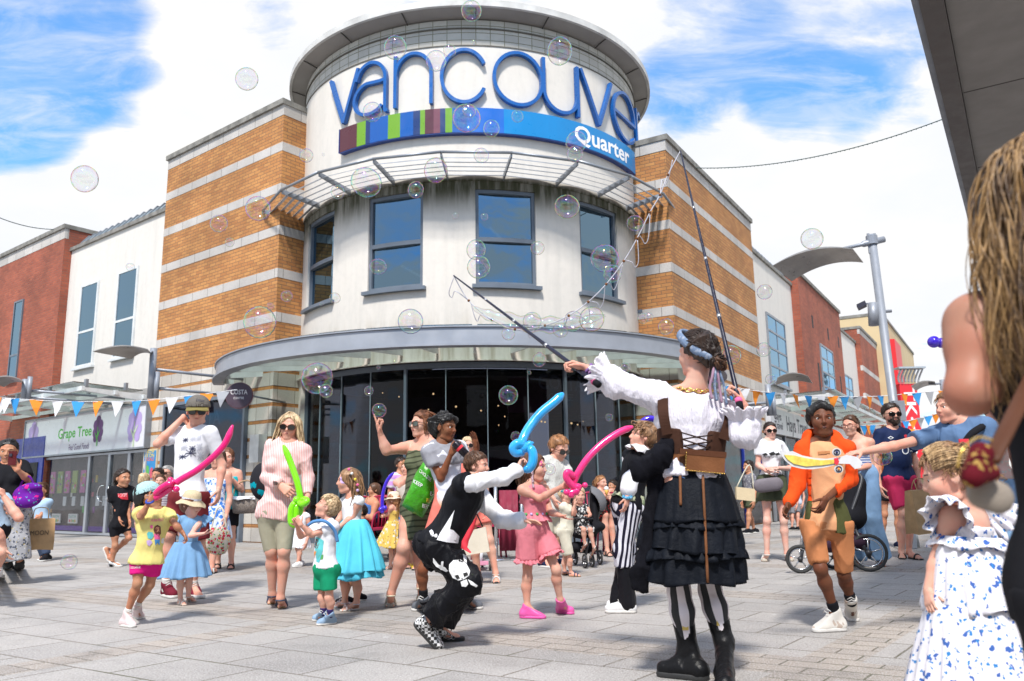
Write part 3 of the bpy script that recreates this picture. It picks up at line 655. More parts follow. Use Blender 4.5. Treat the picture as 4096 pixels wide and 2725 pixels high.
def stroke(mb,pts,closed=False):
 """pts in (arc length u, height z); a box section follows the wall."""
 n=len(pts);w=.033;V=[]
 for i in range(n):
  a=pts[i-1] if (i or closed) else pts[i];b=pts[(i+1)%n] if (i<n-1 or closed) else pts[i]
  dx,dz=b[0]-a[0],b[1]-a[1];l=math.hypot(dx,dz) or 1;nx,nz=-dz/l*w,dx/l*w
  for rr,sg in ((RW+.05,-1),(RW+.14,-1),(RW+.14,1),(RW+.05,1)):
   V.append(TP(rr,(pts[i][0]+nx*sg)/RW,pts[i][1]+nz*sg))
 F=[]
 for i in range(n if closed else n-1):
  j=(i+1)%n
  for k in range(4):F.append((i*4+k,j*4+k,j*4+(k+1)%4,i*4+(k+1)%4))
 if not closed:F+=[(3,2,1,0),((n-1)*4,(n-1)*4+1,(n-1)*4+2,(n-1)*4+3)]
 mb.add(V,F)
def cu(x,y):return cyl(x*O,y*O,RW+.1)[0]*RW
def arcpts(cx,cz,ru,rz,a0,a1,n=28):return [(cx+ru*math.cos(R(a0+(a1-a0)*i/n)),cz+rz*math.sin(R(a0+(a1-a0)*i/n))) for i in range(n+1)]
BZ,TZ=8.15,9.23;MZ=(BZ+TZ)/2;RZ=(TZ-BZ)/2
def letter(strokes):
 mb=MB()
 for s_,c_ in strokes:stroke(mb,s_,c_)
 mb.build('letter',M_LB,LT)
def lin(a,b,n=6):return [(a[0]+(b[0]-a[0])*i/n,a[1]+(b[1]-a[1])*i/n) for i in range(n+1)]
va,vb=cu(763,200),cu(826,170);vm=cu(792,290)
letter([(lin((va,TZ-.02),(vm,BZ),5),0),(lin((vb,TZ-.02),(vm,BZ),5),0)])
a0,a1=cu(818,210),cu(888,200);ac=(a0+a1)/2;ar=(a1-a0)/2
letter([(arcpts(ac,BZ+.32,ar,.32,-55,310,30),0),(lin((a1,BZ),(a1,TZ-.3))+arcpts(ac,TZ-.34,ar,.34,0,165,18),0)] if False else [([(a1+.06,BZ),(a1,BZ)]+lin((a1,BZ+.02),(a1,TZ-.38))[0:]+arcpts(ac+.02,TZ-.38,ar-.02,.38,0,170,18),0),(arcpts(ac,BZ+.33,ar,.33,-65,10-360+105,26)[::-1] if False else [(a1,BZ+.66),(a1-.12,BZ+.64)]+arcpts(ac,BZ+.33,ar,.33,100,325,24),0)])
n0,n1=cu(911,190),cu(993,180)
letter([(lin((n0,BZ),(n0,TZ)),0),(arcpts((n0+n1)/2,TZ-.42,(n1-n0)/2,.42,180,0,20)+lin((n1,TZ-.43),(n1,BZ))[1:],0)])
c0_,c1_=cu(1017,175),cu(1120,175);letter([(arcpts((c0_+c1_)/2,MZ,(c1_-c0_)/2,RZ,28,332,36),0)])
o0,o1=cu(1137,180),cu(1247,180);letter([(arcpts((o0+o1)/2,MZ,(o1-o0)/2,RZ,0,350,35),1)])
u0_,u1_=cu(1251,200),cu(1328,200)
letter([(lin((u0_,TZ),(u0_,BZ+.42))+arcpts((u0_+u1_)/2,BZ+.42,(u1_-u0_)/2,.42,180,360,20),0),(lin((u1_,TZ),(u1_,BZ)),0)])
v0,v1=cu(1335,180),cu(1406,225);vm=cu(1378,280);letter([(lin((v0,TZ),(vm,BZ),5),0),(lin((v1,TZ),(vm,BZ),5),0)])
e0_,e1_=cu(1410,240),cu(1458,275);ec=(e0_+e1_)/2;er=(e1_-e0_)/2
letter([([(e0_+.03,MZ),(e1_,MZ)]+arcpts(ec,MZ,er,RZ,5,325,34),0)])
r0_=cu(1462,280);print('letters',va,a0,n0,c0_,o0,u0_,v0,e0_,e1_,r0_)
r0_=e1_+.18
letter([(lin((r0_,BZ),(r0_,TZ)),0),(arcpts(r0_+.3,TZ-.4,.3,.4,180,60,14),0)])
bs=empty('louvre_canopy',(TX,TY-4.6,6.8),'grey slatted louvre canopy wrapped round the tower above its upper windows','canopy')
nodes=[R(a) for a in (-97,-82,-66,-50,-34.6,-19.3,-3.9,11.4,27,42.5,58,74,90,100)]
ZO,ZI=6.83,6.68
for i,a in enumerate(nodes):
 mb=MB();w=.012;s_=Vector((math.cos(a),math.sin(a),0))*w
 A_,B_=TP(RW-.02,a,0),TP(4.72,a,0)
 mb.hexa([A_-s_+UP*(ZI-.06),B_-s_+UP*(ZO-.07),B_+s_+UP*(ZO-.07),A_+s_+UP*(ZI-.06),A_-s_+UP*(ZI+.06),B_-s_+UP*(ZO+.02),B_+s_+UP*(ZO+.02),A_+s_+UP*(ZI+.06)]);mb.build('bracket',M_METAL,bs)
 if i+1<len(nodes):
  b=nodes[i+1]
  tube('rail',[TP(4.74,a,ZO),TP(4.74,b,ZO)],.027,M_METAL,bs,8)
  for k,rr in enumerate((4.0,4.14,4.28,4.42,4.56)):
   f=(rr-RW)/(4.72-RW);zc=ZI+(ZO-ZI)*f
   P0,P1=TP(rr,a,zc),TP(rr,b,zc);inn=Vector((-math.sin((a+b)/2),math.cos((a+b)/2),0))
   q=inn*.045;up_=UP*.024;th=UP*.007
   MB().hexa([P0-q-up_-th,P1-q-up_-th,P1+q+up_-th,P0+q+up_-th,P0-q-up_+th,P1-q-up_+th,P1+q+up_+th,P0+q+up_+th]).build('slat',M_SLAT if k else M_SLAT,bs) if k>=0 else None
gc=empty('curved_canopy',(TX,TY-5,3.3),'curved grey gutter canopy with glass panels over the cafe front','canopy')
P0c,P1c=R(-76),R(92)
mb=MB();arc(mb,5.32,5.50,P0c,P1c,3.24,3.50);arc(mb,5.34,5.56,P0c,P1c,3.20,3.235);arc(mb,5.34,5.53,P0c,P1c,3.505,3.525);mb.build('gutter',mat('canopy_grey',(.33,.35,.39),.45,.12,1.5,.3),gc)
nb=17
for k in range(nb+1):
 a=P0c+(P1c-P0c)*k/nb;mb=MB();s_=Vector((math.cos(a),math.sin(a),0))*.02;A_,B_=TP(RW-.02,a,0),TP(5.33,a,0)
 mb.hexa([A_-s_+UP*3.36,B_-s_+UP*3.22,B_+s_+UP*3.22,A_+s_+UP*3.36,A_-s_+UP*3.56,B_-s_+UP*3.34,B_+s_+UP*3.34,A_+s_+UP*3.56]);mb.build('bracket',M_WHMETAL,gc)
 if k<nb:
  b=P0c+(P1c-P0c)*(k+1)/nb;mb=MB();arc(mb,RW+.04,5.36,a+.008,b-.008,3.78,3.80,3,zr=-.22);mb.build('glass_panel',M_CANGL,gc)
cf=empty('cafe',(TX,TY-3.75,0),'curved dark glass cafe front with plum sign inside at the foot of the tower','shop front')
RG=3.74;G0,G1=R(-62),R(98)
mb=MB();arc(mb,RG-.06,RG+.03,G0,G1,.0,.12);arc(mb,RG-.06,RG+.03,G0,G1,3.12,3.22);mb.build('frame',M_FRAME,cf)
mb=MB();arc(mb,RW-.3,RW+.0,-PM,G0,-.02,3.22);mb.build('pier',M_TW,cf)
ng=14;mu=[G0+(G1-G0)*k/ng for k in range(ng+1)]
for k in range(ng):
 mb=MB();arc(mb,RG-.012,RG,mu[k],mu[k+1],.12,3.12,2);mb.build('pane',M_DKGL,cf)
for k in range(ng+1):
 big=k%4==0;w=.05 if big else .012;mb=MB();c_=TP(RG,mu[k],1.62);a=mu[k]
 mb.box(c_,w,.12 if big else .04,3.0,(Vector((math.cos(a),math.sin(a),0)),Vector((math.sin(a),-math.cos(a),0)),UP));mb.build('mullion',M_FRAME if big else mat('clear_joint',(.28,.34,.38),.3),cf)
mb=MB();arc(mb,1.2,1.25,-R(120),R(120),0,3.2);arc(mb,0.1,3.7,-R(120),R(120),3.05,3.1);mb.build('interior',M_DARK,cf)
mb=MB();arc(mb,.1,3.68,-R(110),R(110),0.0,.02);mb.build('cafe_floor',mat('cafe_floor',(.10,.07,.055),.5),cf)
mb=MB();arc(mb,2.4,2.45,R(-50),R(20),.8,1.7);arc(mb,2.6,2.65,R(20),R(60),.4,1.0);mb.build('counter',mat('plum_counter',(.20,.02,.08),.5),cf)
mb=MB();arc(mb,2.9,2.95,R(-40),R(-5),1.9,2.7);mb.build('ceiling_bulkhead',mat('grey_bulkhead',(.09,.09,.11),.7),cf)
p0=cyl(2030,1500,3.5)[0];p1=cyl(2440,1500,3.5)[0];mb=MB();arc(mb,3.46,3.5,p0,p1,2.33,3.0);mb.build('inner_sign',M_PURP,cf)
for w_,xa,xb,ya,h in (('COSTA',1500,1760,1228,.27),('COFFEE',1560,1700,1282,.12)):
 V,F=text2d(w_,fat=.03);xm=max(v[0] for v in V);a=cyl(1100+xa*.7015,700+ya*.7015,3.505)[0];b,z=cyl(1100+xb*.7015,700+ya*.7015,3.505);print(w_,a,b,z)
 meshobj('lettering',[TP(3.506,a+(b-a)*v[0]/xm,z-.02+v[1]*h) for v in V],F,M_LETD,cf)
rn=random.Random(5);mb=MB()
for k in range(26):V,F=sphere_vf(TP(rn.uniform(1.6,3.2),R(rn.uniform(-45,60)),rn.uniform(2.2,2.9)),rn.uniform(.012,.022),6,4);mb.add(V,F)
mb.build('spot_lamp',mat('warm_lamp',(1,.62,.25),.5,0,emit=5),cf)
def disc_sign(c,r,nrm,m,label,txt):
 e=empty('round_sign',c,label,'sign');n_=Vector(nrm).normalized();x_=UP.cross(n_).normalized()*-1;x_=n_.cross(UP)*-1
 MB().tube([c-n_*.05,c+n_*.05],r,40).build('disc',m,e)
 tube('rim',[c+x_*r*math.cos(2*math.pi*i/40)+UP*r*math.sin(2*math.pi*i/40) for i in range(40)],.018,mat('rim',(.25,.12,.16),.4),e,6,True,True)
 for w_,z,h,wd_ in txt:
  V,F=text2d(w_,fat=.01);xm=max(v[0] for v in V);meshobj('lettering',[c+n_*.053+x_*((v[0]/xm-.5)*wd_)+UP*(z+v[1]*h) for v in V],F,M_LETW,e)
 return e,x_
c=at(551*O,911*O,14.9)
e,x_=disc_sign(c,.235,(.12,-1,0),mat('sign_plum',(.075,.05,.07),.4,.05),'round plum hanging sign reading costa coffee beside the striped pier',[('COSTA',.02,.085,.31),('COFFEE',-.07,.04,.19)])
tube('arm',[c+UP*.0+Vector((.2,.02,0)),WLr.P(.3,c.z,.0)],.02,M_METAL,e)
c=at(1644*O,868*O,15.2)
e,x_=disc_sign(c,.23,(.75,-.65,0),mat('sign_dark',(.03,.03,.035),.4,.05),'round dark hanging sign behind the head of the woman with the wands',[])
tube('arm',[c,c+Vector((-.1,.7,0))],.02,M_METAL,e)
a=gz(3675,0,4.6);b=gz(3860,760,4.6);dc=(b-a).normalized();pc=Vector((dc.y,-dc.x,0))
oc=empty('shop_canopy',a,'grey overhanging shop canopy seen from below at the upper right','canopy')
A0=a-dc*2.5;A1=a+dc*16
def slab(mb,o0,o1,z0,z1):
 mb.hexa([A0+pc*o0+UP*z0,A1+pc*o0+UP*z0,A1+pc*o1+UP*z0,A0+pc*o1+UP*z0,A0+pc*o0+UP*z1,A1+pc*o0+UP*z1,A1+pc*o1+UP*z1,A0+pc*o1+UP*z1])
mb=MB();slab(mb,.17,3.2,.0,.2);mb.build('soffit',mat('soffit_grey',(.21,.20,.19),.75,.1,2),oc)
mb=MB();slab(mb,-.0,.165,-.04,.16);mb.build('fascia',mat('fascia_brown',(.085,.075,.07),.5,.1,3),oc)
mb=MB();slab(mb,-.05,.0,-.02,.22);mb.build('gutter',M_METAL,oc)
for k in range(1,8):
 q=A0+dc*k*2.2;MB().hexa([q+pc*.18-UP*.004,q+pc*.18+dc*.012-UP*.004,q+pc*3.2+dc*.012-UP*.004,q+pc*3.2-UP*.004,q+pc*.18+UP*.01,q+pc*.18+dc*.012+UP*.01,q+pc*3.2+dc*.012+UP*.01,q+pc*3.2+UP*.01]).build('panel_joint',mat('joint',(.07,.065,.06),.8),oc)
M_SHELL=mat('lamp_shell',(.33,.31,.29),.35,.15,3,.3)
def wing(e,P4,bulge,th=.03,n=12):
 """Curved lamp shade: P4 = near-left, near-right, far-right, far-left."""
 V=[];a,b,c,d=P4
 for s_ in (0,1):
  for i in range(n+1):
   f=i/n;up_=UP*(bulge*4*f*(1-f)+(th if s_ else 0)*(1-abs(2*f-1)*.7))
   V+=[a.lerp(b,f)+up_,d.lerp(c,f)+up_]
 F=[];m_=2*(n+1)
 for i in range(n):
  k=2*i;F+=[(k,k+1,k+3,k+2),(m_+k,m_+k+2,m_+k+3,m_+k+1),(k,k+2,m_+k+2,m_+k),(k+1,m_+k+1,m_+k+3,k+3)]
 F+=[(0,m_,m_+1,1),(2*n,2*n+1,m_+2*n+1,m_+2*n)]
 return meshobj('lamp_shade',V,F,M_SHELL,e)
M_POLE=mat('pole_grey',(.27,.29,.33),.45,.1,3,.2)
DX,DY,DS=2500,500,.8291
def dd(x,y,Y):return at(DX+x*DS,DY+y*DS,Y)
LY=12.0
top=dd(1188,530,LY);low=dd(1305,1340,LY);px_,py_=(top.x+low.x)/2,LY
sl_=empty('street_lamp',(px_,py_,0),'tall grey street lamp with a curved wing shade and camera on its pole','street lamp')
MB().tube([(low.x,LY,0),(low.x,LY,.02),(low.x,LY,1.0),(low.x,LY,1.02),(top.x,LY,top.z)],[.09,.09,.085,.066,.062],20).build('pole',M_POLE,sl_,True)
MB().tube([(top.x,LY,top.z-.16),(top.x,LY,top.z-.02)],.085,16).build('collar',M_POLE,sl_)
for s_ in (-.05,.05):MB().tube([(top.x+s_,LY,top.z-.3),(top.x+s_,LY,top.z+.02)],.02,6).build('bolt_bar',M_POLE,sl_)
MB().tube([dd(1250,552,LY),dd(1150,575,LY),dd(1140,578,LY),dd(1040,600,LY)],[.05,.05,.03,.025],10).build('arm',M_POLE,sl_,True)
wing(sl_,(dd(713,680,LY-.1),dd(1100,600,LY-.1),dd(1150,665,LY+.45),dd(805,755,LY+.45)),.12)
e=sl_;MB().tube([dd(1195,860,LY),dd(1200,968,LY)],.075,16).build('control_box',M_POLE,e,True)
MB().tube([dd(1175,905,LY),dd(1285,898,LY)],.025,8).build('clamp',M_POLE,e,True)
cc=dd(1142,872,LY-.1);MB().box(cc,.13,.18,.07,(Vector((.8,-.4,.35)).normalized(),Vector((.4,.9,0)).normalized(),Vector((-.3,.1,.9)).normalized())).build('camera_box',BLK,e)
tube('camera_bracket',[cc,dd(1160,862,LY),dd(1190,862,LY)],.012,M_POLE,e)
box('control_box',(low.x,LY-.08,2.0),.16,.08,.3,M_POLE,e)
def wall_lamp(W,pole,wingpx,fr,Y,label,arm=True):
 o_,s_=fr;f=lambda x,y,YY:at(o_[0]+x*s_,o_[1]+y*s_,YY)
 p0,p1=f(pole[0],pole[1],Y),f(pole[2],pole[3],Y)
 e=empty('wall_lamp',(p0.x,Y,p1.z),label,'wall lamp');xm=(p0.x+p1.x)/2
 MB().tube([(xm,Y,p1.z),(xm,Y,p0.z)],.065,14).build('pole',M_POLE,e,True)
 MB().tube([(xm+.1,Y,p1.z),(xm+.1,Y,p1.z+.5)],.05,12).build('side_pole',M_POLE,e,True)
 u,z_=(Vector((xm,Y,0))-W.o).dot(W.d),0
 for z_ in (p1.z+.2,p0.z-.4):tube('wall_bracket',[(xm,Y,z_),W.P(u,z_,.0)],.03,M_POLE,e)
 w4=[f(x,y,YY) for x,y,YY in wingpx];wing(e,w4,.08,.025)
 mid=(w4[1]+w4[2])/2;tube('arm',[(xm,Y,p0.z-.05),tuple(mid)],.022,M_POLE,e)
 return e
K1=((0,1350),.7973);C2=((2850,1400),.5422)
wall_lamp(WL,(775,55,752,305),[(465,72,14.6),(740,60,14.6),(768,90,15.1),(660,108,15.1)],K1,15.0,'wall lamp with a pale wing shade beside the grape sign')
wall_lamp(WL,(130,210,118,310),[(-60,215,17.2),(110,215,17.2),(128,235,17.9),(20,250,17.9)],K1,17.6,'wall lamp with a wing shade over the blue shop front')
wall_lamp(WR,(405,210,420,480),[(740,245,17.6),(470,225,17.6),(460,262,18.3),(500,195,18.3)],C2,17.9,'wall lamp with a wing shade below the tall window on the right street') if 0 else None
e=wall_lamp(WR,(405,255,425,485),[(705,195,17.7),(480,205,17.7),(465,262,18.4),(738,248,18.4)],C2,17.6,'wall lamp with a wing shade on the right street')
wp=at(2850+1560*.5422,1400+260*.5422,20)
e=empty('street_lamp',(wp.x,20,0),'distant street lamp whose wing shade shows past the red sign','street lamp')
wing(e,(at(2850+1465*.5422,1400+268*.5422,19.8),at(2850+1640*.5422,1400+235*.5422,19.8),at(2850+1650*.5422,1400+262*.5422,20.3),at(2850+1500*.5422,1400+303*.5422,20.3)),.05)
q=at(2850+1655*.5422,1400+250*.5422,20);MB().tube([(q.x+.15,20,0),(q.x+.15,20,q.z+.1)],.07,12).build('pole',M_POLE,e,True);tube('arm',[(q.x+.15,20,q.z),(q.x-.2,20,q.z)],.025,M_POLE,e)
FLW=mat('flag_white',(.72,.72,.74),.8,0);FLB=mat('flag_blue',(.03,.27,.62),.8,0);FLO=mat('flag_orange',(.80,.25,.02),.8,0);FLG=mat('flag_grey',(.36,.37,.40),.8,0)  # grey flag is the white one with its shade put into the colour
FC={'w':FLW,'b':FLB,'o':FLO,'g':FLG}
def bunting(fr,line,flags,Y0,Y1,size,label):
 o_,s_=fr;x0,x1=line[0][0],line[-1][0]
 def f(x,y):return at(o_[0]+x*s_,o_[1]+y*s_,Y0+(Y1-Y0)*(x-x0)/(x1-x0))
 P=smoothpts([f(*q) for q in line],6);e=empty('bunting',P[len(P)//2],label,'bunting','bunting strings across the square')
 tube('string',P,.006,FLW,e,5)
 rn=random.Random(int(x0)+len(flags))
 for x,c in flags:
  k=min(range(len(line)-1),key=lambda i:0 if line[i][0]<=x<=line[i+1][0] else 1)
  a,b=line[k],line[k+1];y=a[1]+(b[1]-a[1])*(x-a[0])/(b[0]-a[0]);p=f(x,y)
  d=(f(x+4,y)-f(x,y)).normalized();tw_=rn.uniform(-.4,.4);w=size*.5;n_=Vector((-d.y,d.x,0));dw=(d*math.cos(tw_)+n_*math.sin(tw_)).normalized();tip=p-UP*size*1.22+n_*rn.uniform(-.05,.05)+d*rn.uniform(-.03,.03)
  q=n_*.003;m0=(p+tip)/2+n_*rn.uniform(-.02,.02)
  V=[]
  for s2 in (-1,1):V+=[p-dw*w+q*s2,p+dw*w+q*s2,m0+dw*w*.5+q*s2,tip+q*s2,m0-dw*w*.5+q*s2]
  meshobj('flag',V,[(0,1,2,4),(4,2,3),(5,9,7,6),(9,8,7),(0,5,6,1),(1,6,7,2),(2,7,8,3),(3,8,9,4),(4,9,5,0)],FC[c],e)
 return e
bunting(K1,[(-40,300),(0,303),(340,322),(700,318),(950,293),(1190,262)],list(zip((-20,10,33,75,183,290,393,492,590,685,773,862,950,1037,1118),'owwbowbowbowbog')),14.6,14.3,.24,'long string of orange white and blue bunting in front of the grape sign')
bunting(C2,[(110,262),(300,300),(700,338),(1150,345),(1500,318),(1700,300)],list(zip((135,235,327,425,520,610,707,800,888,975,1068,1158,1240,1418,1505,1600,1690),'bwobwobwobgobobgo')),13.0,15.0,.20,'long bunting string above the boy in the orange jacket')
bunting(C2,[(1100,560),(1300,545),(1450,522),(1560,495),(1680,465)],list(zip((1120,1155,1172,1300,1425,1480,1535,1590,1650),'bobwboGbo'.replace('G','g'))),20,20,.2,'short bunting string beside the red store sign')
bunting(C2,[(1380,580),(1455,585),(1560,592),(1680,575)],list(zip((1400,1455,1518,1570,1630),'wowbo')),24,24,.3,'lowest bunting string far down the right street')
def cable(name,a,b,sag,r,label,bulbs=0):
 P=[a.lerp(b,i/30)-UP*sag*4*(i/30)*(1-i/30) for i in range(31)]
 mb=MB().tube(P,r,6)
 for k in range(bulbs):
  q=a.lerp(b,(k+.5)/bulbs)-UP*sag*4*((k+.5)/bulbs)*(1-(k+.5)/bulbs);V,F=sphere_vf(q-UP*.010,.009,6,4);mb.add(V,F)
 o=mb.build(name,mat('cable_green',(.03,.07,.06),.5,0),None,True);tag(o,label,'cable')
cable('light_string',at(2782,672,15.6),at(3800,466,12),.25,.008,'green light string slung from the right orange block to the canopy',60)
cable('cable',at(-60,845,17),at(215,918,19),.1,.01,'thin cable at the far left above the red brick building')
M_MAR=mat('maroon_canvas',(.20,.01,.035),.75,.15,6,bmp=.2);M_CH=mat('chair_red',(.36,.015,.06),.4,.05)
M_STEEL=mat('steel',(.55,.55,.56),.25,0,metal=.9)
def K5(x,y,Y):return at(1450+x*.4783,1600+y*.4783,Y)
Yb=11.2
a,b=K5(1112,812,Yb),K5(1330,812,Yb)
e=empty('cafe_barrier',K5(1200,1230,Yb),'maroon canvas cafe barrier on steel posts behind the girl in pink','barrier')
for i,pt in enumerate((a,b,b+(b-a)*1.6)):
 MB().tube([(pt.x,Yb,0),(pt.x,Yb,.02),(pt.x,Yb,.04)],[.2,.2,.03],24).build('base',M_STEEL,e,True);MB().tube([(pt.x,Yb,.04),(pt.x,Yb,1.0)],.025,12).build('post',M_STEEL,e,True)
mb=MB();n=16
for i,(p0,p1) in enumerate(((a,b),(b,b+(b-a)*1.6))):
 V=[];F=[]
 for k in range(n+1):
  f=k/n
  for z,s2 in ((.12,0),(.12,1),(.93,1),(.93,0)):V.append((p0.x+.05+(p1.x-p0.x-.1)*f,Yb-.01+s2*.012+.012*math.sin(f*19+z*5),z))
 for k in range(n):
  for j in range(4):F.append((4*k+j,4*k+4+j,4*k+4+(j+1)%4,4*k+(j+1)%4))
 F+=[(3,2,1,0),(4*n,4*n+1,4*n+2,4*n+3)]
 meshobj('canvas',V,F,M_MAR,e,True)
def chair(x,Y,rz,label):
 e=empty('cafe_chair',(x,Y,0),label,'chair','red metal cafe chairs');c,s_=math.cos(rz),math.sin(rz)
 def T(a,b,z):return Vector((x+a*c-b*s_,Y+a*s_+b*c,z))
 for a in (-.19,.19):
  tube('leg',[T(a,-.2,0),T(a*.9,-.17,.45)],.014,M_CH,e);tube('leg',[T(a,.22,0),T(a*.95,.17,.45),T(a*.95,.22,.86)],.014,M_CH,e)
  tube('armrest',smoothpts([T(a*1.1,.18,.66),T(a*1.15,-.1,.67),T(a*1.1,-.18,.60),T(a,-.19,.45)],4),.012,M_CH,e)
 MB().box(T(0,0,.45),.4,.4,.025,(Vector((c,s_,0)),Vector((-s_,c,0)),UP)).build('seat',M_CH,e)
 tube('back_rail',[T(-.18,.22,.86),T(0,.24,.88),T(.18,.22,.86)],.016,M_CH,e)
 for k in range(5):a=-.12+k*.06;tube('back_slat',[T(a,.18,.46),T(a,.23,.86)],.009,M_CH,e,6)
cx=[(K5(-20,900,11.4).x,11.4,.3),(K5(60,900,11.0).x,11.0,-.5),(K5(180,900,11.4).x,11.4,.2),(K5(1060,900,11.5).x,11.5,1.4),(K5(1980,900,12).x,12.2,.4),(K5(2120,900,12).x,12.3,-.6)]
for (x,Y,r_),L in zip(cx,('red metal cafe chair leftmost of the row, behind the turquoise skirt','red metal cafe chair nearest the purple balloon, second from left','red metal cafe chair behind the straw hat girl','red metal cafe chair left of the canvas barrier','red metal cafe chair carrying the seated woman with ice cream','rightmost red metal cafe chair behind the striped trousers')):chair(x,Y,r_,L)
def table(x,Y,label):
 e=empty('cafe_table',(x,Y,0),label,'table');MB().tube([(x,Y,.71),(x,Y,.735)],.35,24).build('tabletop',mat('table_dark',(.05,.04,.04),.5),e);tube('leg',[(x,Y,.03),(x,Y,.71)],.03,M_STEEL,e);MB().tube([(x,Y,0),(x,Y,.03)],.22,20).build('base',M_STEEL,e)
table(K5(-60,900,11.6).x,11.9,'round dark cafe table by the seated customers at left');table(K5(2120,800,12).x,12.0,'round dark cafe table in front of the seated woman with ice cream')
def A3(v):return np.array([v[0],v[1],v[2]],dtype=np.float64)
def U3(v):
 v=np.asarray(v,float);return v/(np.linalg.norm(v)+1e-12)
class SDF:
 def __init__(s):s.p=[]
 def cone(s,a,b,ra,rb=None,k=.02,op='u',flat=None,clip=None):
  a,b=A3(a),A3(b);rb=ra if rb is None else rb;m=max(ra,rb)
  s.p.append(('c',np.minimum(a,b)-m,np.maximum(a,b)+m,(a,b,ra,rb,flat),k,op,clip));return s
 def ell(s,c,rad,ax=None,k=.02,op='u',clip=None):
  c=A3(c);ax=np.eye(3) if ax is None else np.array([A3(x) for x in ax]);rad=np.array(rad,float)
  ext=np.sqrt(((ax*rad[:,None])**2).sum(0));s.p.append(('e',c-ext,c+ext,(c,rad,ax),k,op,clip));return s
 def cut(s,p,n,k=.0):s.p.append(('h',None,None,(A3(p),U3(n)),k,'cut',None));return s
 def mesh(s,vox,bounds=None):
  lo=np.min([q[1] for q in s.p if q[5]=='u'],0)-2.5*vox;hi=np.max([q[2] for q in s.p if q[5]=='u'],0)+2.5*vox
  if bounds is not None:lo=np.maximum(lo,bounds[0]);hi=np.minimum(hi,bounds[1])
  n=np.ceil((hi-lo)/vox).astype(int)+1
  if np.prod(n.astype(float))>1.6e7:
   return s.mesh(vox*1.3,bounds)
  X=[lo[i]+vox*np.arange(n[i],dtype=np.float32) for i in range(3)];Fd=np.full(n,.25,dtype=np.float32)
  for ty,a,b,q,k,op,clip in s.p:
   if ty=='h':
    p,nn=q;d=((X[0]-p[0])*nn[0])[:,None,None]+((X[1]-p[1])*nn[1])[None,:,None]+((X[2]-p[2])*nn[2])[None,None,:]
    Fd=np.maximum(Fd,d.astype(np.float32));continue
   m=max(k,0)+3*vox
   i0=np.maximum(0,np.floor((a-m-lo)/vox).astype(int));i1=np.minimum(n,np.ceil((b+m-lo)/vox).astype(int)+1)
   if (i1<=i0).any():continue
   sl_=tuple(slice(i0[j],i1[j]) for j in range(3))
   x=X[0][sl_[0]][:,None,None];y=X[1][sl_[1]][None,:,None];z=X[2][sl_[2]][None,None,:]
   if ty=='c':
    A,B,ra,rb,flat=q;ba=B-A;L2=float(ba@ba)+1e-9
    dx,dy,dz=x-A[0],y-A[1],z-A[2]
    t_=np.clip((dx*ba[0]+dy*ba[1]+dz*ba[2])/L2,0,1)
    dx,dy,dz=dx-t_*ba[0],dy-t_*ba[1],dz-t_*ba[2]
    if flat is not None:
     nn,f=flat;nn=U3(nn);w=(dx*nn[0]+dy*nn[1]+dz*nn[2])*(1/f-1);dx,dy,dz=dx+nn[0]*w,dy+nn[1]*w,dz+nn[2]*w
    d=np.sqrt(dx*dx+dy*dy+dz*dz)-(ra+(rb-ra)*t_)
   else:
    c,rad,ax=q;dx,dy,dz=x-c[0],y-c[1],z-c[2];k0=0;k1=0
    for j in range(3):
     w=dx*ax[j][0]+dy*ax[j][1]+dz*ax[j][2];k0=k0+(w/rad[j])**2;k1=k1+(w/rad[j]**2)**2
    k0=np.sqrt(k0);k1=np.sqrt(k1);d=k0*(k0-1)/(k1+1e-9)
    d=np.where(k0<.05,-rad.min(),d)
   if clip is not None:
    for (cp,cn) in clip:
     cn=U3(cn);cp=A3(cp);d=np.maximum(d,(x-cp[0])*cn[0]+(y-cp[1])*cn[1]+(z-cp[2])*cn[2])
   Fs=Fd[sl_]
   if op=='u':
    if k>0:h=np.clip(k-np.abs(Fs-d),0,None)/k;r=np.minimum(Fs,d)-h*h*k*.25
    else:r=np.minimum(Fs,d)
   else:
    d=-d
    if k>0:h=np.clip(k-np.abs(Fs-d),0,None)/k;r=np.maximum(Fs,d)+h*h*k*.25
    else:r=np.maximum(Fs,d)
   Fd[sl_]=r
  if bounds is None:Fd[0]=Fd[-1]=.1;Fd[:,0]=Fd[:,-1]=.1;Fd[:,:,0]=Fd[:,:,-1]=.1
  return nets(Fd,lo,vox)
CO=[(i,j,k) for i in (0,1) for j in (0,1) for k in (0,1)]
ED=[(a,b) for a in range(8) for b in range(a+1,8) if sum(abs(CO[a][j]-CO[b][j]) for j in range(3))==1]
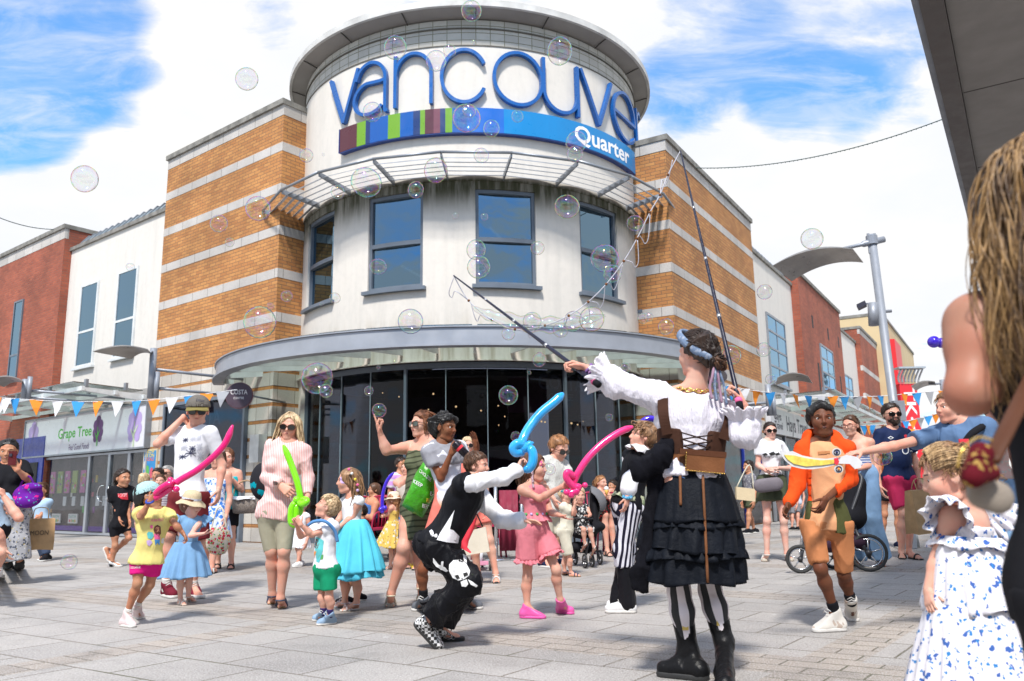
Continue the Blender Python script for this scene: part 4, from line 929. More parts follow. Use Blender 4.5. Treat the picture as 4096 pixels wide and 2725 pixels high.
def nets(Fd,lo,vox):
 S=Fd<0;n=Fd.shape
 cnt=sum(S[i:n[0]-1+i,j:n[1]-1+j,k:n[2]-1+k].astype(np.int8) for i,j,k in CO)
 act=np.argwhere((cnt>0)&(cnt<8))
 if len(act)==0:return np.zeros((0,3)),np.zeros((0,4),int)
 idx=np.full((n[0]-1,n[1]-1,n[2]-1),-1,dtype=np.int64);idx[act[:,0],act[:,1],act[:,2]]=np.arange(len(act))
 val=np.stack([Fd[act[:,0]+i,act[:,1]+j,act[:,2]+k] for i,j,k in CO],1)
 P=np.zeros((len(act),3));W=np.zeros(len(act));CA=np.array(CO,float)
 for a,b in ED:
  va,vb=val[:,a],val[:,b];m=(va<0)!=(vb<0);tt=np.where(m,va/np.where(m,va-vb,1),0)
  P+=m[:,None]*(CA[a]+tt[:,None]*(CA[b]-CA[a]));W+=m
 V=lo+vox*(act+P/W[:,None]);Q=[]
 for ax in range(3):
  o1,o2=[a for a in range(3) if a!=ax]
  s0=[slice(1,n[i]-1) for i in range(3)];s0[ax]=slice(0,n[ax]-1);s1=list(s0);s1[ax]=slice(1,n[ax])
  d=S[tuple(s0)]!=S[tuple(s1)];e=np.argwhere(d);off=[1,1,1];off[ax]=0;e=e+off
  inside=S[e[:,0],e[:,1],e[:,2]]
  def g(a,b):f=e.copy();f[:,o1]-=a;f[:,o2]-=b;return idx[f[:,0],f[:,1],f[:,2]]
  q=np.stack([g(1,1),g(0,1),g(0,0),g(1,0)],1)
  flip=inside if ax!=1 else ~inside
  q[~flip]=q[~flip][:,::-1];Q.append(q)
 F=np.concatenate(Q);F=F[(F>=0).all(1)]
 return V,F
def joinvf(parts):
 Vs=[];Fs=[];b=0
 for V,F in parts:Vs.append(V);Fs.append(F+b);b+=len(V)
 return np.concatenate(Vs),np.concatenate(Fs)
def vnormals(V,F):
 n=np.cross(V[F[:,2]]-V[F[:,0]],V[F[:,3]]-V[F[:,1]]);N=np.zeros_like(V)
 for j in range(4):
  for c in range(3):N[:,c]+=np.bincount(F[:,j],weights=n[:,c],minlength=len(V))
 return N/(np.linalg.norm(N,axis=1)[:,None]+1e-12)
def relax(V,F,it=1):
 E=np.concatenate([F[:,[0,1]],F[:,[1,2]],F[:,[2,3]],F[:,[3,0]]]);
 for _ in range(it):
  S=np.zeros_like(V);c=np.zeros(len(V))
  for a,b in ((0,1),(1,0)):
   c+=np.bincount(E[:,a],minlength=len(V))
   for j in range(3):S[:,j]+=np.bincount(E[:,a],weights=V[E[:,b],j],minlength=len(V))
  V=V*.45+.55*S/np.maximum(c,1)[:,None]
 return V
def folds(V,F,amp,freq=9.0,seed=0,vert=.35,org=None):
 """Soft cloth creases along the normals; vert<1 stretches them up and down."""
 rs=np.random.RandomState(seed+11);X=V-(V.mean(0) if org is None else org);X=X*np.array([1,1,vert]);h=np.zeros(len(V))
 for o in range(4):
  f=freq*1.6**o
  for _ in range(2):
   d=rs.normal(size=3);d/=np.linalg.norm(d);ph=rs.rand()*6.28
   wv=.9*np.sin((X@U3(rs.normal(size=3)))*f*.8+rs.rand()*6)
   h+=(1-np.abs(np.sin((X@d)*f+ph+wv)))**2.5*.62**o
 h-=np.percentile(h,28);return V+vnormals(V,F)*(h*amp*1.05)[:,None]
def skinmat(name,c,rough=.5):
 m,t,p=newmat(name);g=t.add('ShaderNodeTexCoord').outputs['Object']
 n=t.ramp(t.noise(g,9,5),.3,.7);c2=(min(1,c[0]*1.08),c[1]*.84,c[2]*.80)
 t.put(p.inputs['Base Color'],t.mix(n,c,c2));p.inputs['Roughness'].default_value=rough;p.inputs['Specular IOR Level'].default_value=.28
 p.inputs['Subsurface Weight'].default_value=.12;p.inputs['Subsurface Radius'].default_value=(.5,.2,.1);p.inputs['Subsurface Scale'].default_value=.02
 bump(t,p,t.noise(g,260,3),.0006,.4);return m
SK={'fair':skinmat('skin_fair',(.62,.36,.27)),'pale':skinmat('skin_pale',(.68,.44,.36)),'tan':skinmat('skin_tan',(.48,.25,.15)),'olive':skinmat('skin_olive',(.42,.22,.13)),'brown':skinmat('skin_brown',(.19,.078,.036),.55),'dark':skinmat('skin_dark_brown',(.13,.050,.024),.55)}
def hairmat(name,c,c2=None,sc=1.0):
 m,t,p=newmat(name);g=t.add('ShaderNodeTexCoord').outputs['Object']
 v=t.mapping(g,(1,1,.12));n=t.noise(v,110*sc,4,.65);n2=t.noise(t.mapping(g,(1,1,.3)),22*sc,3)
 c2=c2 or tuple(x*1.9 for x in c);k=t.math('ADD',t.math('MULTIPLY',n,.6),t.math('MULTIPLY',n2,.4))
 t.put(p.inputs['Base Color'],t.mix(t.ramp(k,.38,.62),tuple(x*.55 for x in c),c2));p.inputs['Roughness'].default_value=.42;p.inputs['Specular IOR Level'].default_value=.4
 bump(t,p,n,.004,.7);return m
HR={'dark':hairmat('hair_dark',(.022,.012,.008)),'black':hairmat('hair_black',(.008,.007,.007),(.02,.018,.018)),'brown':hairmat('hair_brown',(.07,.032,.016)),'auburn':hairmat('hair_auburn',(.12,.045,.02)),'lbrown':hairmat('hair_light_brown',(.20,.11,.055)),'blond':hairmat('hair_blond',(.42,.27,.13),(.75,.56,.34)),'ginger':hairmat('hair_ginger',(.26,.12,.05)),'grey':hairmat('hair_grey',(.25,.24,.23))}
def cloth(name,c,rough=.85,var=.08,weave=420,bd=.0016,stripes=None,spec=.12,spots=None,dip=None,sheen=0):
 """stripes=(direction, width, colour, share); spots=(scale, threshold, [colours]); dip=(z0, z1, colour) dip-dye in world height."""
 m,t,p=newmat(name);g=t.add('ShaderNodeTexCoord').outputs['Object'];W_=t.add('ShaderNodeNewGeometry').outputs['Position']
 col=t.mix(t.ramp(t.noise(g,5,4),.3,.7),tuple(x*(1-var) for x in c),tuple(min(1,x*(1+var)) for x in c))
 if stripes:
  d,w,c2,sh=stripes;q=t.dot(W_,tuple(Vector(d).normalized()));f=t.math('FRACT',t.math('ADD',t.math('DIVIDE',q,w),50.0));col=t.mix(t.math('LESS_THAN',f,sh),col,c2)
 if spots:
  for i,(sc,th,c2) in enumerate(spots):
   v=t.add('ShaderNodeTexVoronoi');v.inputs['Scale'].default_value=sc;wv=t.add('ShaderNodeVectorMath',operation='ADD');t.l.new(g,wv.inputs[0])
   nz=t.add('ShaderNodeTexNoise');t.l.new(g,nz.inputs[0]);nz.inputs['Scale'].default_value=sc*2.2;nv=t.add('ShaderNodeVectorMath',operation='SCALE');t.l.new(nz.outputs['Color'],nv.inputs[0]);nv.inputs['Scale'].default_value=.9/sc
   t.l.new(nv.outputs[0],wv.inputs[1]);wo=t.add('ShaderNodeVectorMath',operation='ADD');t.l.new(wv.outputs[0],wo.inputs[0]);wo.inputs[1].default_value=(i*1.37,i*.71,i*.33);t.l.new(wo.outputs[0],v.inputs['Vector'])
   col=t.mix(t.ramp(v.outputs['Distance'],th*1.05,th*.92),col,c2)
 if dip:sp=t.add('ShaderNodeSeparateXYZ');t.l.new(W_,sp.inputs[0]);col=t.mix(t.ramp(sp.outputs[2],dip[1],dip[0]),col,dip[2])
 t.put(p.inputs['Base Color'],col);p.inputs['Roughness'].default_value=rough;p.inputs['Specular IOR Level'].default_value=spec;p.inputs['Sheen Weight'].default_value=sheen
 h=t.math('ADD',t.math('MULTIPLY',t.noise(g,weave,2),.25),t.noise(g,26,4,.6));bump(t,p,h,bd*3,.5);return m
M_EYEW=mat('eye_white',(.75,.73,.70),.25,0);M_EYED=mat('eye_dark',(.02,.012,.008),.15,0);M_LIP={k:mat('lip_'+k,c,.4,0) for k,c in (('p',(.48,.14,.13)),('d',(.14,.04,.035)))}
M_LENS=mat('lens_black',(.008,.007,.007),.06,0,spec=.8);M_TORT=mat('tortoise_frame',(.10,.03,.012),.2,.4,90)
M_SOLE=mat('sole_white',(.62,.60,.57),.6,.08,20);M_SOLEB=mat('sole_black',(.02,.02,.02),.6,.1)
def handprims(S,w,d,n,thumb,s=1.0,curl=.35,tcurl=.5,spread=1.0,kk=None):
 """w wrist, d along the fingers, n the way the palm faces, thumb the way the thumb points; curl: number or four numbers (index first)."""
 w=A3(w);d=U3(A3(d));n=A3(n);n=U3(n-d*(n@d));l=np.cross(d,n);th=A3(thumb)
 if l@th<0:l=-l
 cu_=[curl]*4 if not isinstance(curl,(list,tuple)) else curl;k=.010*s
 kn=[w+d*(.088-.004*abs(i-1))*s+l*(.030-.020*i)*s for i in range(4)]
 for i in range(4):S.cone(w+l*(.014-.010*i)*s,kn[i],.0165*s,.0115*s,k=.014*s)
 S.cone(w+d*.03*s+n*.006*s,w+d*.07*s+n*.005*s,.017*s,.014*s,k=.014*s)
 LN=[(.040,.026,.021),(.044,.029,.022),(.041,.027,.021),(.032,.021,.019)]
 for i in range(4):
  p=kn[i];a=cu_[i]*R(38);dd_=U3(d+l*(.10-.066*i)*spread);r=.0088 if i<3 else .0078
  for j,L in enumerate(LN[i]):
   v=dd_*math.cos(a)+n*math.sin(a);q=p+v*L*s;S.cone(p,q,r*s,(r-.0009)*s,k=.003*s);p=q;r-=.0009;a+=cu_[i]*R((85,65,40)[j])
 b=w+d*.022*s+l*.022*s;v=U3(l*.75+d*.62+n*.35);p=b+v*.036*s;S.cone(b,p,.0145*s,.0112*s,k=.012*s)
 v=U3(v*(1-.3*tcurl)+d*.5+n*.55*tcurl);q=p+v*.030*s;S.cone(p,q,.0105*s,.0096*s,k=.003*s)
 v=U3(v+n*.6*tcurl+d*.2-l*.3*tcurl);S.cone(q,q+v*.024*s,.0096*s,.008*s,k=.003*s)
class Person:
 """A figure posed by image points at chosen depths; fr = (origin x, origin y, scale) of the crop the numbers were read in."""
 def __init__(s,label,fr,skin='fair',b=1.0,fat=1.0,Y=None,group=None,name='person',cat='person'):
  s.fr=fr;s.b=b;s.w=fat;s.Y0=Y;s.arms={};s.legs={};s.skin=skin;s.S=SDF();s.label=label
  s.e=empty(name,(0,0,0),label,cat,group);s.hands=[];s.first=True
 def px(s,x,y):return s.fr[0]+x*s.fr[2],s.fr[1]+y*s.fr[2]
 def at(s,x,y,dd_=0.0):return at(*s.px(x,y),s.Y+dd_)
 def gnd(s,x,y,z=0.0):return gnd(*s.px(x,y),z)
 def setY(s,x,y):
  s.Y=s.gnd(x,y).y if s.Y0 is None else s.Y0;return s
 def torso(s,neck,pel,yaw,pyaw=None,ndd=0.0,pdd=0.0,sw=.150,hw=.078,belly=1.0,bust=0.0,shl=(0,0),kk=.05):
  b,w=s.b,s.w;bust*=.72;s.N=A3(s.at(neck[0],neck[1],ndd));s.P=A3(s.at(pel[0],pel[1],pdd));pyaw=yaw if pyaw is None else pyaw
  s.e.location=(s.P[0],s.P[1],0.0)
  up=U3(s.N-s.P);s.up=up;s.yaw=yaw;L=np.linalg.norm(s.N-s.P)
  def fr_(yw):
   f=np.array([math.sin(R(yw)),-math.cos(R(yw)),0]);f=U3(f-up*(f@up));r=np.cross(f,up);return r,f
  s.r,s.f=fr_(yaw);s.pr,s.pf=fr_(pyaw)
  s.sh={'R':s.N-up*(.058-shl[0])*b+s.r*sw*b,'L':s.N-up*(.058-shl[1])*b-s.r*sw*b}
  s.hip={'R':s.P+s.pr*hw*b-up*.02*b,'L':s.P-s.pr*hw*b-up*.02*b}
  s.tor=[]
  def T(*a,**k):s.tor.append((a,k))
  ax=(s.r,s.f,up);pax=(s.pr,s.pf,up)
  T('ell',s.N-up*L*.30+s.f*.005*b,(.138*b*w,.094*b*(.6+.4*w),L*.30),ax,.035*b)
  T('ell',s.N-up*L*.20,(.145*b,.070*b,L*.15),ax,.035*b)
  T('ell',s.N-up*L*.62+s.f*.012*b*belly,(.113*b*w,.088*b*w*belly,L*.30),ax,.045*b)
  T('ell',s.P+up*.01*b,(.145*b*w,.102*b*w,.11*b),pax,.045*b)
  if bust:
   for q in (-1,1):T('ell',s.N-up*L*.36+s.f*.085*b+s.r*.07*b*q,(.062*b*bust,.058*b*bust,.062*b*bust),ax,.04*b)
  if not s.w>3:
   for q in (-1,1):T('ell',s.P-s.pf*.055*b+s.pr*.07*b*q-up*.03*b,(.078*b*w,.07*b*w,.085*b),pax,.04*b)
  for a,k in s.tor:s.S.ell(a[1],a[2],a[3],k=a[4])
  s.S.cone(s.sh['R'],s.sh['L'],.044*b,k=.035*b)
  for q in 'RL':s.S.cone(s.N+up*.03*b,s.sh[q]+up*.012*b,.038*b,.030*b,k=.03*b)
  s.L=L;return s
 def arm(s,side,elb,wri,hand=None,r=1.0,hs=None,**hk):
  """elb, wri = (x, y, depth offset); hand = (x, y, depth offset) of the fingertips or None."""
  b=s.b;r_=r*(.6+.4*s.w)*.92;sh=s.sh[side];E=A3(s.at(*elb));W_=A3(s.at(*wri))
  S=s.S;S.cone(sh,E,.045*b*r_,.036*b*r_,k=.025*b);m=E+(W_-E)*.28;S.cone(E,m,.037*b*r_,.039*b*r_,k=.02*b);S.cone(m,W_,.039*b*r_,.025*b*r_,k=.02*b)
  S.cone(sh-s.up*.01*b,sh+(E-sh)*.3,.048*b*r_,.044*b*r_,k=.03*b)
  s.arms[side]=(sh,E,W_,r_)
  d=U3(W_-E) if hand is None else U3(A3(s.at(*hand))-W_);s.hd=d
  hk.setdefault('n',s.f*.3+(s.r if side=='L' else -s.r));hk.setdefault('thumb',s.f)
  s.hands.append((W_,d,hk,(hs or b)*1.0,E,.025*b*r_));return s
 def leg(s,side,knee,ank,toe,heel=None,r=1.0,shoe=True,ground=True):
  """knee, ank = (x, y, dd) ; toe = (x, y) where the sole meets the ground at the toes, heel likewise."""
  b=s.b;r_=r*(.65+.35*s.w)*.93;h=s.hip[side];K=A3(s.at(*knee));
  if ground:
   T=A3(s.gnd(*toe));Hh=A3(s.gnd(*heel)) if heel else T+U3(np.array([-s.pf[0],-s.pf[1],0]))*.24*b
  else:T=A3(s.at(*toe));Hh=A3(s.at(*heel))
  fd=U3(T-Hh);FLn=np.linalg.norm(T-Hh)
  mx=.27*b if FLn>.27*b else (.20*b if FLn<.2*b else FLn)
  Hh=T-fd*mx if not heel else Hh;
  if heel and (FLn>.28*b or FLn<.19*b):c=(T+Hh)/2;T=c+fd*.125*b;Hh=c-fd*.125*b
  if ank is None:An=Hh+fd*.055*b+np.array([0,0,.085*b])
  else:An=A3(s.at(*ank))
  up=np.array([0,0,1.0]) if ground else U3(np.cross(np.cross(fd,K-An),fd))
  S=s.S
  S.cone(h,h+(K-h)*.5,.078*b*r_,.063*b*r_,k=.03*b);S.cone(h+(K-h)*.5,K,.063*b*r_,.047*b*r_,k=.02*b)
  kf=U3(s.pf+.0*up);m=K+(An-K)*.32-kf*.012*b;S.cone(K,m,.047*b*r_,.052*b*r_,k=.03*b);S.cone(m,An,.052*b*r_,.031*b*r_,k=.03*b)
  S.ell(K+kf*.012*b,(.042*b*r_,.04*b*r_,.05*b*r_),k=.03*b)
  s.legs[side]=(h,K,An,T,Hh,up,fd,r_)
  z=up*.022*b
  S.cone(Hh+z*1.4+fd*.03*b,An,.030*b,.031*b,k=.02*b);S.cone(Hh+fd*.04*b+z*1.3,T-fd*.055*b+z,.030*b,.027*b,k=.02*b,flat=None)
  S.cone(An-up*.01*b,T-fd*.07*b+z*1.2,.030*b,.022*b,k=.02*b)
  sd=np.cross(fd,up)
  for i,q in enumerate((-.025,-.008,.009,.026)):S.cone(T-fd*.07*b+sd*q*b+z*.8,T-fd*.012*b+sd*q*1.05*b+z*.5,.014*b,.009*b,k=.008*b)
  return s
 def head(s,cx,cy,hpx,yaw,pitch=0,roll=0,dd_=0.0,nose=1.0,jaw=1.0,glasses=None,face=True,mouth=.0,ears=True,lip='p',brow=None,beard=None,smile=0,cheeks=1.0):
  b=s.b;C=A3(s.at(cx,cy,dd_));hs=hpx*s.fr[2]/FL*(s.Y+dd_)*1.02;s.hs=hs;s.C=C
  f=np.array([math.sin(R(yaw))*math.cos(R(pitch)),-math.cos(R(yaw))*math.cos(R(pitch)),math.sin(R(pitch))])
  r=U3(np.cross(f,[0,0,1.0]));u=np.cross(r,f);c_,s_=math.cos(R(roll)),math.sin(R(roll));r,u=r*c_+u*s_,u*c_-r*s_
  s.hf,s.hr,s.hu=f,r,u;ax=(r,f,u);H=SDF()
  def q(x,y,z):return C+(r*x+f*y+u*z)*hs
  s.q=q
  H.ell(q(0,-.07,.13),np.array((.335,.42,.365))*hs,ax,k=.05*hs);H.ell(q(0,.10,-.16),np.array((.255*jaw,.29,.30))*hs,ax,k=.14*hs)
  H.cone(q(0,.25,-.40),q(0,.22,-.33),.085*hs*jaw,.10*hs,k=.10*hs)
  for i in (-1,1):
   H.ell(q(.15*i,.23,-.10),np.array((.12,.12,.13))*hs*cheeks,ax,k=.08*hs);H.cone(q(.07*i,.345,.10),q(.20*i,.28,.10),.045*hs,k=.06*hs)
   H.cone(q(.20*i,.02,-.34),q(.08*i,.24,-.41),.07*hs*jaw,.06*hs,k=.08*hs)
   H.ell(q(.145*i,.385,.015),np.array((.07,.045,.036))*hs,ax,k=.03*hs,op='s')
   if ears:H.ell(q(.345*i,-.03,-.02),np.array((.035,.075,.115))*hs,ax,k=.02*hs);H.ell(q(.375*i,.0,-.01),np.array((.02,.035,.06))*hs,ax,k=.01*hs,op='s')
  H.cone(q(0,.36,.06),q(0,.36+.085*nose,-.10),.030*hs,.045*hs,k=.03*hs);H.ell(q(0,.385,-.115),np.array((.075,.05,.04))*hs,ax,k=.03*hs)
  H.cone(q(-.07,.335,-.235),q(.07,.335,-.235),.035*hs,k=.04*hs)
  if mouth:H.ell(q(0,.38,-.245),np.array((.06,.08,.03*mouth))*hs,ax,k=.01*hs,op='s')
  nb_=q(0,-.08,-.30);nr=.052*b*(.7+.3*s.w)
  s.S.cone(s.N-s.up*.01*b,nb_,nr*1.08,nr,k=.03*b);s.neck=(s.N,nb_,nr);H.cone(s.N,nb_,nr*1.08,nr,k=.05*hs)
  s.H=H
  if face:
   e=[]
   for i in (-1,1):
    V,F=sphere_vf(q(.145*i,.302,.015),.050*hs,12,8);me=MB().add(V,F,0)
    V,F=sphere_vf(q(.145*i,.322,.015),.036*hs,10,6);me.add(V,F,1);e.append(me)
   s._eyes=e;bm_=brow or M_EYED;mb=MB()
   for i in (-1,1):
    MB().tube([q(.07*i,.375,.095),q(.14*i,.365,.125),q(.215*i,.31,.11)],.013*hs,6).build('eyebrow',bm_,s.e,True)
    if not glasses:me=e[(i+1)//2];me.build('eye',[M_EYEW,M_EYED],s.e,True)
   up_=.02*smile
   MB().tube([q(-.10,.330,-.225+up_),q(-.04,.374,-.230),q(0,.384,-.236),q(.04,.374,-.230),q(.10,.330,-.225+up_)],.019*hs,6).build('lips',M_LIP[lip],s.e,True)
   if smile>1 or mouth:MB().tube([q(-.05,.362,-.236),q(0,.378,-.245),q(.05,.362,-.236)],.012*hs,6).build('teeth',M_EYEW,s.e,True)
  if glasses:
   gm_,lm_,sz=glasses
   for i in (-1,1):
    c=q(.155*i,.40,.0);n_=U3(f+r*.25*i);x_=U3(np.cross(n_,u));V=[]
    for k in range(16):a=2*math.pi*k/16;ca,sa=math.cos(a),math.sin(a);V.append(c+(x_*np.sign(ca)*abs(ca)**.7*.125*sz+u*np.sign(sa)*abs(sa)**.7*.088*sz)*hs)
    V2=[v-n_*.02*hs for v in V];F=[tuple(range(16)),tuple(range(31,15,-1))]+[(k,k+16,(k+1)%16+16,(k+1)%16) for k in range(16)]
    if i==-1:ge=MB().tube([q(-.06,.42,.03),q(0,.435,.04),q(.06,.42,.03)],.014*hs,6)
    if lm_ is not None:meshobj('lens',V+V2,F,lm_,s.e)
    ge.tube(V,.012*hs,5,closed=True);ge.tube([q(.275*i,.33,.03),q(.35*i,.1,.035),q(.36*i,-.05,.03)],.013*hs,5)
   ge.build('glasses_frame',gm_,s.e,True)
  if beard is not None:
   B=SDF();B.ell(q(0,.11,-.19),np.array((.27,.30,.30))*hs*1.02,ax,k=.1*hs);B.cone(q(0,.27,-.40),q(0,.22,-.33),.11*hs,.11*hs,k=.10*hs)
   B.cut(q(0,.2,-.13),u);B.cut(q(0,-.08,0),-f);B.ell(q(0,.42,-.22),np.array((.10,.08,.045))*hs,ax,op='s',k=.02*hs)
   V,F=B.mesh(.012*hs*2);V=folds(V,F,.004,90,3,1);meshobj('beard',V,F,beard,s.e,True)
  return s
 def hair(s,style,m,seed=1,vol=1.0,fringe=.30,back=-.3,face=(.30,.37,.44),part=None,vox=None,bumpy=.012,fz=-.10):
  """A cap over the skull that leaves the face free."""
  q,hs=s.q,s.hs;ax=(s.hr,s.hf,s.hu);H=SDF()
  H.ell(q(0,-.08,.145),np.array((.337+.028*vol,.42+.033*vol,.365+.040*vol))*hs,ax,k=.03*hs)
  if style in ('bob','long','tied'):H.ell(q(0,-.20,-.05),np.array((.33+.03*vol,.30+.04*vol,.36))*hs,ax,k=.08*hs)
  if style=='afro':H.ell(q(0,-.08,.19),np.array((.335,.425,.36))*hs*(1+.04*vol),ax,k=.03*hs)
  if style=='quiff':H.ell(q(0,.16,.42),np.array((.24,.20,.12))*hs,ax,k=.08*hs)
  if style in ('short','tied','afro','quiff'):H.ell(q(0,.50,fz-.05),np.array((.50,.43,.40))*hs,ax,k=.03*hs,op='s');H.ell(q(0,.42,fz),np.array((.26,.30,.42))*hs,ax,k=.04*hs,op='s')
  else:H.ell(q(0,.42,fz),np.array(face)*hs,ax,k=.03*hs,op='s')
  if style in ('short','afro','quiff'):[H.ell(q(.36*i,.30,.08),np.array((.15,.24,.24))*hs,ax,k=.03*hs,op='s') for i in (-1,1)]
  if back is not None:H.cut(q(0,0,back),-s.hu*1.0+s.hf*.35)
  if style in ('short','tied','afro','quiff'):H.cut(q(0,-.12,-.04),-s.hu*.8+s.hf*.75)
  for i in (-1,1):H.ell(q(.38*i,.02,-.06),np.array((.07,.085,.13))*hs,ax,k=.02*hs,op='s') if style in ('short','quiff','afro') else None
  V,F=H.mesh(vox or max(.004,.02*hs));V=folds(V,F,bumpy*hs*2.2,16/hs*.25,seed,.5 if style!='afro' else 1.0);s.hairm=m
  s.hairo=meshobj('hair',V,F,m,s.e,True)
  if style in ('short','afro','quiff','tied') and s.Y>1.5:s.fuzz(m,style,seed,vol)
  return s
 def fuzz(s,m,style,seed,vol):
  rs=np.random.RandomState(seed);hs=s.hs;n=420 if s.Y<7.5 else 160
  d=rs.normal(size=(n*4,3));d/=np.linalg.norm(d,axis=1)[:,None];rad=np.array((.340+.03*vol,.42+.035*vol,.365+.04*vol))*(1.04 if style=='afro' else 1.0);c0=np.array((0,-.075,.145));P=c0+d*rad
  x,y,z=P.T;hl=np.where(z>.33,.27-(z-.33)*.1,np.where(z>.10,.20-np.abs(x)*.30,-.02));ok=(y<hl)&(z>-.24-.15*(y<-.2))&~((np.abs(y)<.10)&(z<.08)&(z>-.16));P=P[ok][:n];d=d[ok][:n]
  if style=='tied':tgt=np.array((0,-.55,.12));T=tgt-P
  elif style=='afro':T=rs.normal(size=P.shape)
  else:T=np.array((0,-.12,.62))-P;T=-T+np.array((0,.25,0))*(P[:,2:3]>.2)
  T=T+rs.normal(size=P.shape)*(.10 if style=='tied' else .22);T-=d*(T*d).sum(1)[:,None]*(.5 if style=='afro' else .96);T/=np.linalg.norm(T,axis=1)[:,None]+1e-9
  L=(rs.uniform(.05,.09,(len(P),1)) if style=='afro' else rs.uniform(.14,.26,(len(P),1))*(1 if style!='tied' else 1.1));Q=[P+d*.0,P+T*L*.5+d*(.02 if style!='tied' else .008),P+T*L-d*.012]
  A=np.cross(T,d);r=(.020 if style=='afro' else .0125)*hs;Bx=np.stack((s.hr,s.hf,s.hu));V=[]
  for k,q_ in enumerate(Q):
   rr=r*(1,.85,.3)[k];w=s.C+(q_@Bx)*hs;Aw=A@Bx;dw=d@Bx
   V.append(np.stack([w+Aw*rr,w+dw*rr,w-Aw*rr,w-dw*rr],1))
  V=np.stack(V,1).reshape(-1,3);b=np.arange(len(P))[:,None]*12;F=np.concatenate([b+np.array([[4*k+j,4*k+(j+1)%4,4*k+4+(j+1)%4,4*k+4+j]]) for k in (0,1) for j in range(4)])
  o=meshobj('hair_strands',V,F,m,s.e,True);o.parent=s.hairo
 def locks(s,guides,n,r,m=None,spread=.03,seed=0,name='hair',taper=.25,wave=.012,wf=9,sides=5,steps=12):
  """Strands that follow guides (lists of world points); one mesh."""
  rs=np.random.RandomState(seed);Vs=[];Fs=[];base=0;G=[]
  for g in guides:
   P=np.array([A3(p) for p in smoothpts([Vector(A3(p)) for p in g],5)]);ts=np.linspace(0,len(P)-1,steps);i0=np.minimum(ts.astype(int),len(P)-2);G.append(P[i0]+(P[i0+1]-P[i0])*(ts-i0)[:,None])
  for k in range(n):
   if len(G)>1:a=rs.rand()*(len(G)-1);i=int(a);P=G[i]*(1-a+i)+G[min(i+1,len(G)-1)]*(a-i)
   else:P=G[0].copy()
   u=np.linspace(0,1,steps)[:,None];P=P+rs.normal(size=3)*spread*(.35+.65*u);ph=rs.rand(3)*6.28;ff=wf*(1+.3*rs.rand(3));P=P+wave*u*np.sin(ff*u+ph);cutn=rs.uniform(.82,1.0);P=P[0]+(P-P[0])*1.0 if True else P
   P=P[:max(4,int(steps*cutn))];ns=len(P);T=np.gradient(P,axis=0);T/=np.linalg.norm(T,axis=1)[:,None]+1e-9;A=np.cross(T,rs.normal(size=3));A/=np.linalg.norm(A,axis=1)[:,None]+1e-9;B=np.cross(T,A)
   rr=r*rs.uniform(.6,1.3)*(1-(1-taper)*np.linspace(0,1,ns)**1.5);th=np.arange(sides)*2*np.pi/sides
   ring=P[:,None,:]+(A[:,None,:]*np.cos(th)[None,:,None]+B[:,None,:]*np.sin(th)[None,:,None])*rr[:,None,None];Vs.append(ring.reshape(-1,3))
   i=np.arange(ns-1)[:,None]*sides;j=np.arange(sides)[None,:];j2=(j+1)%sides;Fs.append(np.stack([i+j,i+j2,i+sides+j2,i+sides+j],-1).reshape(-1,4)+base);base+=ns*sides
  return meshobj(name,np.concatenate(Vs),np.concatenate(Fs),m or s.hairm,s.e,True)
 def _mesh(s,S,name,m,vox,fold=.0,ff=9,seed=0,vert=.4,bounds=None,rel=1):
  V,F=S.mesh(vox,bounds)
  if len(V)==0:print('EMPTY',s.label,name);return None
  if rel:V=relax(V,F,rel)
  if fold:V=folds(V,F,fold,ff,seed,vert)
  return meshobj(name,V,F,m,s.e,True)
 def vox(s):return min(.016,max(.0055,s.Y*.00115))
 def top(s,m,name='shirt',sleeve=.45,hem=.02,off=.012,neck=.075,loose=1.0,fold=.006,ff=10,neckf=.02,vneck=None,sl_loose=1.25,straps=None,hemtilt=0,seed=None,cutup=None,sl={},cuff=None,vert=.4,vox=None):
  b=s.b;S=SDF();o=off*max(b,.7)*.62;s.wst=max(.01,.045-hem)
  for a,k in s.tor:S.ell(a[1],np.array(a[2])+o*np.array((1,1,.6))*(loose if a[1] is not None else 1),a[3],k=a[4])
  h=s.P-s.up*hem*b
  S.cone(s.P+s.up*.05*b,h-s.up*.06*b,(.126*s.w*b+o*loose)*1.0,(.147*s.w*b+o*loose),k=.05*b,flat=(s.pf,.72))
  if sleeve is not None or straps is None:[S.cone(s.N+s.up*.01*b,s.sh[q_]+s.up*.012*b,.040*b+o,.034*b+o,k=.03*b) for q_ in 'RL']
  for side,(sh,E,W_,r_) in s.arms.items():
   q=sl.get(side,sleeve)
   if q is None:continue
   o2=o*sl_loose;rr=(.0485*b*r_+o2)
   if q<=1:
    e_=sh+(E-sh)*q;S.cone(sh,sh+(E-sh)*(q+.12),rr,rr*.97,k=.025*b,clip=[(e_,E-sh)])
   else:
    f=q-1;S.cone(sh,E,rr,.0405*b*r_+o2,k=.025*b);S.cone(E,E+(W_-E)*.3,.0405*b*r_+o2,.0425*b*r_+o2,k=.015*b);e_=E+(W_-E)*f
    S.cone(E,E+(W_-E)*min(1.05,f+.05),.0405*b*r_+o2,(.028 if sl_loose<1.6 else .034)*b*r_+o2,k=.02*b,clip=[(e_,W_-E)])
    if cuff:S.cone(e_-(W_-E)*.03,e_,.034*b*r_+o2+cuff,k=.01)
  if straps is not None and sleeve is None:
   for i in (-1,1):S.cone(s.N-s.up*.02*b+s.r*i*straps*b+s.f*.0,s.N-s.up*.16*b+s.r*i*straps*b+s.f*.085*b,.018*b,.02*b,k=.02*b);S.cone(s.N-s.up*.02*b+s.r*i*straps*b,s.N-s.up*.18*b+s.r*i*straps*b-s.f*.08*b,.018*b,.02*b,k=.02*b)
